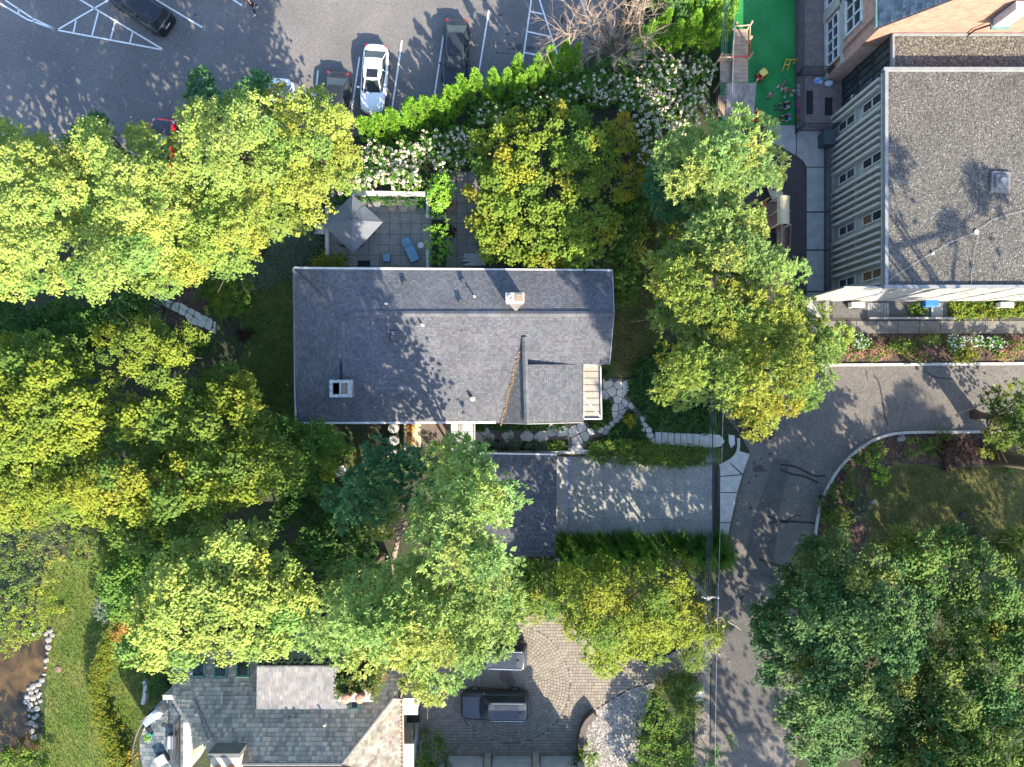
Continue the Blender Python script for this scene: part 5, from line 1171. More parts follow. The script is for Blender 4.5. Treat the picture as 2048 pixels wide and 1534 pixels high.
# slide tower with barrel roof
st = thing('slide_tower', 'tan play tower with barrel roof and a curving slide', 'play structure', W(1555, 420, 0)); x, y, _ = W(1569, 420, 2.6)
rings = []
for k in range(9):
    a = math.pi * (k / 8); rings.append([(x - .42 * math.cos(a), y + .98, 2.35 + .42 * math.sin(a)), (x - .42 * math.cos(a), y - .98, 2.35 + .42 * math.sin(a)), (x - .38 * math.cos(a), y - .98, 2.35 + .38 * math.sin(a)), (x - .38 * math.cos(a), y + .98, 2.35 + .38 * math.sin(a))])
MB().loft(rings).build('barrel_roof', tan, st, smooth=False)
for dx in (-.42, .42):
    for dy in (-.95, 0, .95): MB().tube([(x + dx, y + dy, 0), (x + dx, y + dy, 2.45)], .05, 7).build('post', M('cream_post', (.55, .52, .45), rough=.5), st)
MB().box((x - .3, y, 1.0), (1.5, 1.8, .08)).build('platform', M('brown_deck', (.2, .12, .09), rough=.7), st)
MB().box((x - 1.05, y + .3, 1.45), (.07, .95, .85)).build('red_panel', redp, st); 
for dy in (.05, .55): MB().box((x - 1.09, y + dy, 1.55), (.02, .22, .22)).build('panel_window', tan, st)
sp = [W(1556, 402, 1.1), W(1551, 390, 1.0), W(1545, 378, .75), W(1541, 362, .5), W(1542, 345, .3), W(1546, 332, .2)]
rings = []
for i, p in enumerate(sp):
    a = sp[max(0, i - 1)]; b = sp[min(len(sp) - 1, i + 1)]; d = math.hypot(b[0] - a[0], b[1] - a[1]); nx, ny = -(b[1] - a[1]) / d, (b[0] - a[0]) / d
    rings.append([(p[0] + nx * w, p[1] + ny * w, p[2] + dz_) for w, dz_ in ((-.42, .25), (-.36, .25), (-.32, .03), (.32, .03), (.36, .25), (.42, .25), (.36, -.04), (-.36, -.04))])
MB().loft(rings).build('slide', tan, st, smooth=True)
mb = MB(); mb.tube([W(1521, 408, .4), W(1538, 396, 1.2)], .07, 6); mb.build('climb_bar', M('yellow_bar', (.5, .42, .12), rough=.5), st)
railing('ramp', 'n', [W(x, y, .7) for x, y in ((1572, 455), (1570, 505))], .7, .9, .15, parent=st, mat=M('brown_deck', (.2, .12, .09)))
for i in range(7):
    y0 = 456 + i * 7.4; mb = MB(); mb.prism(polyW([(1554, y0), (1571, y0), (1571, y0 + 6.8), (1554, y0 + 6.8)], .8), .7, .76); mb.build('ramp_plank', M('tan_mesh', (.32, .22, .18), (.2, .13, .11), scale=20), st)
railing('ramp', 'n', [W(x, y, .7) for x, y in ((1555, 455), (1554, 505))], .7, .9, .15, parent=st, mat=wood)
bench = thing('play_bridge', 'pale plank bridge glimpsed between the pine boughs', 'play structure', W(1447, 400, 0))
for i in range(7): mb = MB(); mb.prism(polyW([(1432 + i * 4.2, 370), (1435.6 + i * 4.2, 370), (1435.6 + i * 4.2, 430), (1432 + i * 4.2, 430)], .6), .5, .56); mb.build('plank', wood, bench)
for xx in (1433, 1460): MB().box((*W(xx, 400, .3)[:2], .25), (.1, 2, .5)).build('bearer', wood, bench)
# toys
def toy_car(px, py, rz, label):
    p = W(px, py, .03); t = thing('toy_car', label, 'toy car', (0, 0, 0)); red = M('toy_red', (.45, .03, .03), rough=.4); yel = M('toy_yellow', (.62, .50, .12), rough=.4)
    MB().loft([[(xx, yy, zz) for xx, yy in ((-.38 * k, -.24 * k), (.3 * k, -.26 * k), (.42 * k, -.1 * k), (.42 * k, .1 * k), (.3 * k, .26 * k), (-.38 * k, .24 * k))] for zz, k in ((.1, .85), (.18, 1), (.42, .98), (.48, .85))]).build('body', red, t, smooth=False)
    MB().box((-.05, 0, .5), (.34, .3, .04)).build('seat', tar, t)
    MB().loft([[(-.05 + xx * k, yy * k, zz) for xx, yy in ((-.26, -.24), (.2, -.24), (.26, 0), (.2, .24), (-.26, .24), (-.3, 0))] for zz, k in ((.84, .9), (.88, 1), (.92, .8))]).build('roof', yel, t)
    for sx in (-.26, .2):
        for sy in (-.2, .2): MB().tube([(sx, sy, .48), (sx * .9, sy * .95, .86)], .03, 5).build('pillar', yel, t)
    for sx in (-.24, .24):
        for sy in (-.26, .26): MB().tube([(sx, sy - .04, .1), (sx, sy + .04, .1)], .1, 10).build('wheel', tar, t)
    t.location = p; t.rotation_euler = (0, 0, rz); return t
toy_car(1520, 154, .7, 'red toy car with pale yellow roof on the turf')
toy_car(1512, 236, 1.3, 'red toy car with pale roof, half hidden beside the hut')
def trike(px, py, rz, c, label):
    p = W(px, py, .03); t = thing('tricycle', label, 'tricycle', (0, 0, 0)); m = M('trike_%d' % px, c, rough=.4)
    MB().tube([(-.25, 0, .18), (.05, 0, .3), (.25, 0, .4), (.3, 0, .2)], .03, 6).build('frame', m, t); MB().tube([(.25, -.2, .5), (.25, .2, .5)], .025, 6).build('handlebar', tar, t); MB().box((-.08, 0, .34), (.2, .14, .05)).build('seat', m, t, bevel=.02)
    for x, y_ in ((.3, 0), (-.27, .18), (-.27, -.18)): MB().tube([(x, y_ - .03, .13), (x, y_ + .03, .13)], .13, 12).build('wheel', M('toy_wheel', (.5, .5, .52), rough=.5), t)
    t.location = p; t.rotation_euler = (0, 0, rz)
trike(1563, 172, .9, (.35, .06, .05), 'red and grey tricycle, left one of the group on the turf'); trike(1577, 184, 2.6, (.45, .05, .04), 'red tricycle nearest the picket fence'); trike(1567, 187, -1.5, (.4, .08, .08), 'small red tricycle pointing down the turf')
p = W(1573, 133, .03); t = thing('toy_easel', 'yellow toy frame standing on the turf by the fence', 'toy', p); yw = M('easel_yellow', (.6, .36, .04), rough=.5)
for a, b in (((-.3, -.3, 0), (-.25, .25, .6)), ((.1, -.25, 0), (.05, .2, .6)), ((-.25, .25, .6), (.05, .2, .6)), ((-.28, 0, .3), (.1, 0, .3)), ((.05, .2, .6), (.55, .3, .5)), ((.55, .3, .5), (.5, .2, 0))): MB().tube([tuple(p[i] + a[i] for i in range(3)), tuple(p[i] + b[i] for i in range(3))], .035, 6).build('bar', yw, t)

# ------------------------------------------------------------------ people
def person(px, py, rz, label, pose='walk', scale=1.0, top=(.05, .05, .06), legs=(.04, .04, .05), hairc=(.03, .02, .015), skinc=(.45, .28, .2), z=.035):
    t = thing('person', label, 'person', (0, 0, 0))
    if pose in ('walk', 'stand'):
        J = dict(pel=(0, 0, .95), chest=(.02, 0, 1.32), neck=(.02, 0, 1.48), head=(.05, 0, 1.62), hl=(0, .1, .92), hr=(0, -.1, .92), kl=(.16 if pose == 'walk' else .02, .1, .5), kr=(-.1 if pose == 'walk' else .02, -.1, .5),
                 al=(.22 if pose == 'walk' else 0, .1, .07), ar=(-.38 if pose == 'walk' else 0, -.1, .14), sl=(.02, .19, 1.42), sr=(.02, -.19, 1.42), el=(-.12, .25, 1.15), er=(.14, -.25, 1.15), wl=(.02, .26, .93), wr=(.32, -.24, 1.0))
    else:
        J = dict(pel=(0, 0, .18), chest=(.08, 0, .52), neck=(.12, 0, .68), head=(.18, 0, .82), hl=(.02, .1, .16), hr=(.02, -.1, .16), kl=(.42, .2, .42), kr=(.42, -.2, .42), al=(.66, .16, .07), ar=(.66, -.16, .07),
                 sl=(.1, .19, .62), sr=(.1, -.19, .62), el=(.25, .26, .42), er=(.25, -.26, .42), wl=(.48, .16, .42), wr=(.48, -.16, .42))
    fl = {k: (v[0] + .16, v[1], .04) for k, v in (('fl', J['al']), ('fr', J['ar']))}; J.update(fl)
    for s, w in (('l', 'wl'), ('r', 'wr')):
        b = J[w]; J['h' + s + '1'] = (b[0] + .09, b[1], b[2] - .03)
        for q, (dx, dy, dz_) in enumerate(((.08, .04, -.02), (.1, .015, -.03), (.1, -.01, -.03), (.085, -.035, -.03), (.03, .06, 0))): J['f%s%d' % (s, q)] = (b[0] + .09 + dx, b[1] + dy, b[2] - .03 + dz_)
    def skin(name, edges, R, mat, root):
        names = []; 
        for a, b in edges:
            for q in (a, b):
                if q not in names: names.append(q)
        me = bpy.data.meshes.new(name); me.from_pydata([tuple(c * scale for c in J[n_]) for n_ in names], [(names.index(a), names.index(b)) for a, b in edges], [])
        o = bpy.data.objects.new(name, me); COL.objects.link(o); o.parent = t; WLOC[o] = Vector((0, 0, 0))
        m = o.modifiers.new('skin', 'SKIN'); 
        for i, n_ in enumerate(names):
            r = R.get(n_, .05) * scale; me.skin_vertices[0].data[i].radius = (r, r); me.skin_vertices[0].data[i].use_root = (n_ == root)
        s = o.modifiers.new('sub', 'SUBSURF'); s.levels = 1; s.render_levels = 2; me.materials.append(mat); m.use_smooth_shade = True
        return o
    sk = M('skin_%d_%d' % (px, py), skinc, rough=.6)
    body = [('pel', 'chest'), ('chest', 'neck'), ('neck', 'head'), ('pel', 'hl'), ('pel', 'hr'), ('hl', 'kl'), ('kl', 'al'), ('al', 'fl'), ('hr', 'kr'), ('kr', 'ar'), ('ar', 'fr'), ('chest', 'sl'), ('sl', 'el'), ('el', 'wl'), ('wl', 'hl1'), ('chest', 'sr'), ('sr', 'er'), ('er', 'wr'), ('wr', 'hr1')]
    body += [('h%s1' % s, 'f%s%d' % (s, q)) for s in 'lr' for q in range(5)]
    R = dict(pel=.125, chest=.14, neck=.055, head=.105, hl=.09, hr=.09, kl=.06, kr=.06, al=.045, ar=.045, fl=.04, fr=.04, sl=.06, sr=.06, el=.042, er=.042, wl=.03, wr=.03, hl1=.032, hr1=.032)
    for s in 'lr':
        for q in range(5): R['f%s%d' % (s, q)] = .009
    skin('body', body, R, sk, 'pel')
    skin('shirt', [('pel', 'chest'), ('chest', 'sl'), ('chest', 'sr'), ('sl', 'el'), ('sr', 'er')], dict(pel=.15, chest=.165, sl=.08, sr=.08, el=.06, er=.06), M('shirt_%d_%d' % (px, py), top, tuple(c * .7 for c in top), scale=14, rough=.9), 'pel')
    skin('trousers', [('pel', 'hl'), ('pel', 'hr'), ('hl', 'kl'), ('hr', 'kr'), ('kl', 'al'), ('kr', 'ar')], dict(pel=.14, hl=.11, hr=.11, kl=.078, kr=.078, al=.06, ar=.06), M('trousers_%d_%d' % (px, py), legs, rough=.9), 'pel')
    h = J['head']; MB().loft([[((h[0] - .015 + r * math.cos(a)) * scale, (h[1] + r * .9 * math.sin(a)) * scale, (h[2] + zz) * scale) for a in [k * math.pi / 6 for k in range(12)]] for zz, r in ((-.04, .118), (.03, .124), (.09, .1), (.125, .05))]).build('hair', M('hair_%d_%d' % (px, py), hairc, rough=.6), t, smooth=True)
    fx = h[0] + .1; MB().box(((fx + .012) * scale, 0, (h[2] - .005) * scale), (.03 * scale, .025 * scale, .04 * scale)).build('nose', sk, t)
    for s in (-1, 1): MB().lathe(((fx + .002) * scale, .035 * s * scale, (h[2] + .012) * scale), [(.001, -.01), (.01, 0), (.001, .01)], 6).build('eye', tar, t)
    for s in ('fl', 'fr'): q = J[s]; MB().box(((q[0] - .02) * scale, q[1] * scale, .05 * scale), (.24 * scale, .095 * scale, .09 * scale)).build('shoe', M('shoe_w', (.5, .48, .46)) if pose == 'walk' else tar, t, bevel=.02)
    p = W(px, py, z); t.location = p; t.rotation_euler = (0, 0, rz); return t
person(513, 22, -2.2, 'person in dark clothes walking across the sunlit car park', 'walk', 1.0, (.03, .03, .04), (.03, .03, .035))
person(1573, 216, math.pi, 'person in patterned grey top sitting by the fence', 'sit', 1.0, (.30, .31, .36), (.02, .02, .025), (.02, .015, .012), (.32, .19, .13))
person(1576, 240, math.pi, 'person in turquoise top sitting by the fence', 'sit', 1.0, (.03, .30, .34), (.02, .02, .025), (.12, .07, .05), (.42, .26, .2))
person(1535, 196, -1.9, 'small child in pink standing on the turf', 'stand', .62, (.55, .25, .42), (.4, .2, .3), (.03, .02, .015), (.28, .17, .12))
person(1547, 378, 2.2, 'small child in a white top sitting on the slide', 'sit', .6, (.55, .5, .5), (.03, .03, .06), (.03, .02, .02), (.35, .22, .16), z=.72)

# ------------------------------------------------------------------ cars
def paint(name, c, rough=.3): return M(name, c, c, rough=rough, spec=.3, coat=.18)
def wheel(mbt, mbr, x, y, r=.34, w=.23):
    mbt.tube([(x, y - w / 2, r), (x, y + w / 2, r)], r, 20); s = 1 if y > 0 else -1
    mbr.tube([(x, y + s * (w / 2 + .004), r), (x, y + s * (w / 2 + .012), r)], r * .66, 16)
def make_car(name, label, col, L=4.85, Wd=1.86, hr=1.44, belt=.92, hood=.98, suv=False, sunroof=False, rails=False, roofc=None, hoodc=None):
    t = thing(name, label, 'car', (0, 0, 0)); m = paint('paint_' + name + '_%.2f_%.2f' % (col[0], L), col); hw = Wd / 2
    # body: stations along the length, front at +x
    if suv: S = [(-.5, .70, .92), (-.49, .82, 1.0), (-.465, .91, 1.05), (-.41, .98, 1.06), (-.28, 1.0, 1.05), (0, 1.0, 1.03), (.2, 1.0, 1.03), (.33, .985, 1.02), (.41, .95, .98), (.465, .85, .92), (.49, .72, .82), (.5, .58, .70)]
    else: S = [(-.5, .50, .80), (-.49, .68, .90), (-.465, .83, .96), (-.41, .94, .99), (-.28, .99, .99), (0, 1.0, .96), (.18, .99, .96), (.3, .97, .93), (.39, .92, .87), (.455, .80, .79), (.487, .64, .70), (.5, .45, .60)]
    rings = []
    for fx, fw, zt in S:
        w = hw * fw; zt *= hood / .98; x = fx * L
        rings.append([(x, -w * .88, .24), (x, -w, .38), (x, -w, zt * .66), (x, -w * .955, zt * .88), (x, -w * .80, zt * .975), (x, -w * .4, zt + .012), (x, 0, zt + .02), (x, w * .4, zt + .012), (x, w * .80, zt * .975), (x, w * .955, zt * .88), (x, w, zt * .66), (x, w, .38), (x, w * .88, .24)])
    body = MB().loft(rings).build('body', m, t, smooth=True)
    if hoodc: 
        MB().loft([[(fx * L, y_ * hw * fw, zt * hood / .98 + .03 - abs(y_) * .035) for y_ in (-.78, -.4, 0, .4, .78)] for fx, fw, zt in S[6:10]], cap=False, close=False).build('hood_panel', paint('paint_hood_%.2f' % hoodc[0], hoodc), t, smooth=True)
    # greenhouse
    if suv: c0, c1, r0, r1 = -.475, .215, -.45, .09
    else: c0, c1, r0, r1 = -.40, .225, -.24, .07
    zb = belt * hood / .98 + .02
    def plan(xa, xb, w, z, n=4): return [(xa * L, -w * .86, z), (xa * L + .1, -w * .95, z), ((xa + xb) * L / 2, -w, z), (xb * L - .14, -w * .93, z), (xb * L, -w * .74, z), (xb * L + .06, 0, z), (xb * L, w * .74, z), (xb * L - .14, w * .93, z), ((xa + xb) * L / 2, w, z), (xa * L + .1, w * .95, z), (xa * L, w * .86, z), (xa * L - .04, 0, z)]
    lower = plan(c0, c1, hw * .90, zb); upper = plan(r0, r1, hw * .70, hr - .05)
    gl = M('car_glass', (.02, .028, .032), (.03, .04, .045), scale=1, rough=.12, spec=.25)
    MB().loft([lower, upper], cap=False).build('window', gl, t, smooth=False)
    rm = m if roofc is None else paint('paint_roof_%.2f_%.2f' % (roofc[0], L), roofc)
    rf = MB().loft([plan(r0 - .004, r1 + .004, hw * .72, hr - .06), plan(r0, r1, hw * .70, hr - .02), plan(r0 + .02, r1 - .02, hw * .58, hr), plan(r0 + .1, r1 - .1, hw * .3, hr + .012)]).build('roof', rm, t, smooth=True)
    for s in (-1, 1):
        for (a, b) in ((lower[4 if s < 0 else 6], upper[4 if s < 0 else 6]), (lower[1 if s < 0 else 9], upper[1 if s < 0 else 9]), (lower[2 if s < 0 else 8], upper[2 if s < 0 else 8])): MB().tube([a, b], .035, 5).build('pillar', rm if a[0] > 0 else m, t)
        mr = MB(); mr.box((c1 * L - .28, s * (hw + .08), zb + .06), (.12, .2, .13)); mr.build('mirror', m, t, bevel=.03)
        MB().box((L * .44, s * hw * .66, .68 * hood / .98), (.22, .34, .1), -s * .5).build('headlight', M('lamp_glass', (.55, .57, .6), rough=.15), t, bevel=.03)
        MB().box((-L * .462, s * hw * .66, .86 * hood / .98), (.16, .32, .12), s * .3).build('taillight', M('tail_red', (.38, .012, .012), rough=.25), t, bevel=.02)
        for xx in (.30, -.29):
            a, b = MB(), MB(); wheel(a, b, xx * L, s * (hw - .10)); w_ = a.build('wheel', M('tyre', (.025, .025, .026), rough=.85), t); b.build('rim', M('rim_metal', (.3, .3, .31) if not suv else (.06, .06, .065), rough=.3, metallic=.7), w_)
        if rails: MB().tube([((r0 + .03) * L, s * hw * .62, hr + .0), ((r0 + .05) * L, s * hw * .62, hr + .06), ((r1 - .06) * L, s * hw * .62, hr + .06), ((r1 - .03) * L, s * hw * .62, hr)], .022, 6).build('roof_rail', M('chrome', (.6, .6, .62), rough=.2, metallic=.8), t)
    if sunroof:
        MB().box(((r0 + r1) / 2 * L + .35, 0, hr + .004), (.62, .82, .03)).build('sunroof', M('sunroof_glass', (.015, .016, .018), rough=.08, spec=.6), t, bevel=.02)
    if suv and rails:
        MB().box(((r0 + r1) / 2 * L + .05, 0, hr + .006), (1.7, .95, .02)).build('glass_roof', M('sunroof_panel', (.035, .04, .05), rough=.15, spec=.4), t)
        MB().box((r0 * L + .42, 0, hr + .05), (.16, .07, .08)).build('antenna_fin', tar, t, bevel=.02)
    MB().box((-L * .497, 0, .7), (.03, .52, .13)).build('number_plate', M('plate', (.6, .6, .6)), t)
    for s in (.3, -.3): MB().tube([(L * .2, s * hw, hood + .0), (L * .42, s * hw * .9, hood * .93)], .006, 4).build('hood_crease', m, t)
    mb = MB()
    for s in (-.3, .12): mb.box((c1 * L - .06, s, zb + .08), (.03, .62, .03), .5)
    mb.build('wiper', tar, t)
    return t
def put(o, px, py, dx, dy, z=.035, zc=.75):
    x, y, _ = W(px, py, zc); o.location = (x, y, z); o.rotation_euler = (0, 0, math.atan2(-dy, dx)); WLOC[o] = Vector((x, y, z))
put(make_car('parked_car', 'white sedan with black sunroof parked facing the hedge', (.72, .72, .72), sunroof=True), 748, 157, -.075, 1)
put(make_car('parked_car', 'black sedan whose bonnet touches the pointed hedge', (.02, .024, .028), L=5.0), 911, 108, -.05, 1)
put(make_car('parked_car', 'dark sedan half under yellow branches left of the white one', (.018, .02, .024), L=4.75), 671, 210, -.1, 1)
put(make_car('parked_car', 'car with red sides and dark bonnet poking from the canopy', (.5, .012, .016), hoodc=(.03, .035, .045), roofc=(.03, .035, .045), L=4.5), 320, 298, .12, -1)
put(make_car('parked_car', 'white car almost hidden under the left canopy edge', (.6, .62, .63), L=4.6), 62, 338, .05, -1)
put(make_car('parked_car', 'pale car almost hidden under the canopy right of two green tips', (.55, .58, .6), L=4.6), 560, 222, -.08, 1)
put(make_car('parked_suv', 'black off-road car parked askew beside the hatched triangle', (.015, .017, .022), L=4.75, Wd=1.95, hr=1.78, hood=1.1, belt=1.06, suv=True), 281, 14, -.81, -.56)
suv_sky_tone = (.045, .05, .06)  # lighter bluish roof and hood colour imitates the reflected sky
put(make_car('parked_suv', 'grey large car with roof rails parked on the cobbles, lower', (.035, .037, .042), L=4.9, Wd=1.98, hr=1.78, hood=1.1, belt=1.06, suv=True, rails=True, roofc=suv_sky_tone, hoodc=suv_sky_tone), 990, 1410, -1, -.01, z=.045)
put(make_car('parked_suv', 'grey large car with roof rails, front hidden under the pine', (.035, .037, .042), L=4.9, Wd=1.98, hr=1.78, hood=1.1, belt=1.06, suv=True, rails=True, roofc=suv_sky_tone, hoodc=suv_sky_tone), 986, 1308, -1, -.03, z=.045)

# ------------------------------------------------------------------ patio furniture
PZ = 1.035
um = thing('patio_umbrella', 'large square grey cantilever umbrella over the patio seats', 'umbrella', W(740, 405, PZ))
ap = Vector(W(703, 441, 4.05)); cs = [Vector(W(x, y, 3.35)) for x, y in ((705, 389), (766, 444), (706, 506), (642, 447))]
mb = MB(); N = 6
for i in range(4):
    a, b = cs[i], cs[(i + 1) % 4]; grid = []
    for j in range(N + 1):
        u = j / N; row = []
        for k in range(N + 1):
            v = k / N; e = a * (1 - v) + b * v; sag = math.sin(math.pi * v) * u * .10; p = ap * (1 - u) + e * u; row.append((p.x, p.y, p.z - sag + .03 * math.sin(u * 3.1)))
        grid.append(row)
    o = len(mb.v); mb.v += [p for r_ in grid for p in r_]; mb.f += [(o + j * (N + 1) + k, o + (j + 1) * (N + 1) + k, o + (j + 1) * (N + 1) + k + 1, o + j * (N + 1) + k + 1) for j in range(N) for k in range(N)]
canop = mb.build('canopy', M('shade_toned_canvas', (.11, .123, .14), (.10, .11, .126), scale=2, rough=.9), um, smooth=False)  # canvas colour darkened to stand in for shade missing over the patio
for c in cs: mb = MB(); mb.tube([ap + Vector((0, 0, -.04)), c + Vector((0, 0, -.03))], .02, 5); mb.build('rib', dark_m, um)
for c in cs: mb = MB(); mb.tube([ap + Vector((0, 0, .02)), ap * .5 + c * .5 + Vector((0, 0, .03)), c + Vector((0, 0, .012))], .009, 4); mb.build('seam', M('canvas_seam', (.16, .17, .18)), canop)
MB().lathe((ap.x, ap.y, ap.z - .02), [(.02, .0), (.34, -.02), (.3, .06), (.02, .12)], 4).build('vent_cap', M('shade_toned_canvas', (.24, .25, .27)), canop)
mst = Vector(W(738, 403, 3.9)); MB().tube([(mst.x, mst.y, PZ), (mst.x, mst.y, 3.9)], .05, 8).build('mast', dark_m, um)
MB().tube([mst, ap * .35 + mst * .65 + Vector((0, 0, .35)), ap + Vector((0, 0, .2))], .04, 6).build('arm', dark_m, um); MB().tube([ap + Vector((0, 0, .22)), ap], .04, 6).build('hanger', dark_m, um)
p = W(748, 415, PZ); MB().box((p[0], p[1], PZ + .06), (.85, .85, .12)).build('base_weight', M('base_grey', (.2, .2, .21), rough=.7), um, bevel=.03)
stripe = bpy.data.materials.new('striped_fabric'); stripe.use_nodes = True; n_ = stripe.node_tree.nodes; l_ = stripe.node_tree.links
tc = n_.new('ShaderNodeTexCoord'); wv = n_.new('ShaderNodeTexWave'); wv.inputs['Scale'].default_value = 2.2; wv.bands_direction = 'X'; l_.new(tc.outputs['Object'], wv.inputs['Vector'])
cr = n_.new('ShaderNodeValToRGB'); cr.color_ramp.interpolation = 'CONSTANT'; cr.color_ramp.elements[0].color = (.06, .22, .33, 1); cr.color_ramp.elements[1].position = .45; cr.color_ramp.elements[1].color = (.11, .33, .45, 1)
e = cr.color_ramp.elements.new(.68); e.color = (.5, .55, .57, 1); e = cr.color_ramp.elements.new(.82); e.color = (.06, .07, .10, 1); l_.new(wv.outputs['Fac'], cr.inputs[0]); l_.new(cr.outputs[0], n_['Principled BSDF'].inputs['Base Color']); n_['Principled BSDF'].inputs['Roughness'].default_value = .9
teal = M('teal_cushion', (.07, .24, .34), (.05, .18, .27), scale=3, rough=.9)
def cushion(name, poly, z0, z1, mat, parent, rz): 
    mb = MB(); mb.prism(poly, z0, z1); return mb.build(name, mat, parent, bevel=.04)
def lounger(px, py, dx, dy):
    t = thing('sun_lounger', 'blue striped cushioned lounger beside the small white table', 'lounger', (0, 0, 0)); L, w = 1.72, .66
    pl = lambda a, b, w_: [(a, -w_ / 2), (b, -w_ / 2), (b, w_ / 2), (a, w_ / 2)]
    fr = MB(); fr.prism(pl(-L / 2, L / 2, w), .22, .28); fr.build('frame', tar, t)
    for x in (-.7, .7):
        for y in (-.26, .26): MB().box((x, y, .11), (.05, .05, .22)).build('leg', tar, t)
    hd = [(L * .12 + math.cos(a) * 0, 0) for a in (0,)]
    cu = MB(); cu.prism([(-L / 2, -w * .42), (-L / 2 + .1, -w / 2), (L * .18, -w / 2), (L * .18, w / 2), (-L / 2 + .1, w / 2), (-L / 2, w * .42)], .28, .40); cu.build('seat_cushion', stripe, t, bevel=.03)
    bk = MB(); out = [(L * .19, -w / 2), (L * .4, -w / 2), (L * .47, -w * .38), (L * .5, 0), (L * .47, w * .38), (L * .4, w / 2), (L * .19, w / 2)]
    zf = lambda x: .30 + (x - L * .18) * .55
    bk.loft([[(x, y, zf(x)) for x, y in out], [(x, y, zf(x) + .12) for x, y in out]]); bk.build('back_cushion', stripe, t, bevel=.03)
    t.location = W(px, py, PZ); t.rotation_euler = (0, 0, math.atan2(-dy, dx))
lounger(822, 502, -.42, -.9)
p = W(775, 518, PZ); t = thing('ottoman', 'small square blue striped ottoman near the house eave', 'ottoman', (0, 0, 0)); MB().box((0, 0, .17), (.52, .5, .26)).build('base', tar, t); MB().box((0, 0, .36), (.54, .52, .14)).build('cushion', stripe, t, bevel=.05)
for x in (-.2, .2):
    for y in (-.2, .2): MB().box((x, y, .03), (.05, .05, .06)).build('leg', tar, t)
t.location = p; t.rotation_euler = (0, 0, 1.57)
p = W(843, 493, PZ); t = thing('side_table', 'small round white table by the lounger', 'table', p); MB().lathe((p[0], p[1], PZ + .45), [(.02, 0), (.21, 0), (.22, .02), (.21, .04), (.02, .04)], 20).build('top', white_trim, t); MB().lathe((p[0], p[1], PZ), [(.15, 0), (.15, .02), (.03, .04), (.03, .45)], 12).build('stem', white_trim, t)
def seat(px, py, w, d, rz, label, mat=teal, back=True):
    p = W(px, py, PZ); t = thing('patio_chair', label, 'seat', (0, 0, 0)); MB().box((0, 0, .2), (w, d, .2)).build('frame', M('dark_wicker', (.05, .045, .042)), t); MB().box((0, .02, .36), (w * .94, d * .9, .14)).build('cushion', mat, t, bevel=.05)
    if back: MB().box((0, d * .45, .5), (w, .1, .45)).build('backrest', M('dark_wicker', (.05, .045, .042)), t, bevel=.02)
    for x in (-.42, .42):
        for y in (-.4, .4): MB().box((x * w, y * d, .05), (.05, .05, .1)).build('leg', tar, t)
    t.location = p; t.rotation_euler = (0, 0, rz); return t
seat(704, 486, 1.5, .62, math.pi, 'teal cushioned bench showing below the umbrella'); seat(739, 460, .72, .7, -1.3, 'teal cushioned chair showing at the umbrella right edge')
seat(668, 452, .7, .7, 1.4, 'teal cushioned chair hidden under the umbrella left side')
p = W(700, 452, PZ); t = thing('patio_table', 'low table hidden beneath the grey umbrella', 'table', p); MB().box((p[0], p[1], PZ + .42), (1.1, .7, .05)).build('top', tar, t)
for x in (-.48, .48):
    for y in (-.28, .28): MB().box((p[0] + x, p[1] + y, PZ + .2), (.05, .05, .4)).build('leg', tar, t)
wire = M('wire_metal', (.14, .14, .15), rough=.5, metallic=.4)
for (x, y, rz, lab) in ((786, 417, 0, 'grey wire chair, left one along the ivy edge'), (808, 418, .2, 'grey wire chair, middle one along the ivy edge'), (828, 416, -.1, 'grey wire chair, right one along the ivy edge')):
    t = thing('wire_chair', lab, 'chair', (0, 0, 0), 'grey wire chairs along the ivy')
    for k in range(9): MB().box((-.24 + k * .06, 0, .44), (.014, .5, .012)).build('seat_wire', wire, t)
    for k in range(4): MB().box((0, -.24 + k * .16, .45), (.5, .014, .012)).build('seat_wire', wire, t)
    for k in range(9): MB().tube([(-.24 + k * .06, .25, .44), (-.24 + k * .06, .36, .86)], .008, 4).build('back_wire', wire, t)
    MB().tube([(-.26, .36, .86), (.26, .36, .86)], .014, 5).build('top_rail', wire, t)
    for sx in (-.24, .24):
        for sy in (-.24, .24): MB().tube([(sx, sy, .44), (sx * 1.1, sy * 1.1, 0)], .012, 5).build('leg', wire, t)
    t.location = W(x, y, PZ); t.rotation_euler = (0, 0, rz)
p = W(728, 527, PZ); tag(MB().box((p[0], p[1], PZ + .01), (.88, .42, .02)).build('door_mat', M('mat_navy', (.012, .014, .022), rough=.95)), 'black door mat on the patio by the house', 'mat')
# planters, walls and slabs round the patio
def wall_px(q, z0, z1, label, mat=conc_lt, name='planter_wall', cat='wall'):
    mb = MB(); mb.prism(polyW(q, z1), z0, z1); return tag(mb.build(name, mat, bevel=.01), label, cat)
wall_px([(704, 381), (850, 383), (850, 392), (704, 391)], .8, 1.55, 'long pale wall cap behind the patio, under white flowers', name='patio_wall')
wall_px([(650, 412), (657, 412), (657, 511), (650, 511)], .8, 1.4, 'pale wall along the patio left side', name='patio_wall')
wall_px([(852, 394), (858, 394), (858, 436), (852, 436)], .8, 1.5, 'upright arm of the pale planter right of the patio')
wall_px([(859, 430), (893, 430), (893, 436), (859, 436)], .8, 1.5, 'short pale planter arm reaching the brown walk')
wall_px([(852, 498), (858, 498), (858, 536), (852, 536)], .8, 1.4, 'pale planter wall at the patio lower right corner')
wall_px([(629, 444), (649, 446), (649, 468), (629, 468)], .9, 1.2, 'square pale slab left of the umbrella', name='landing_slab', cat='slab')
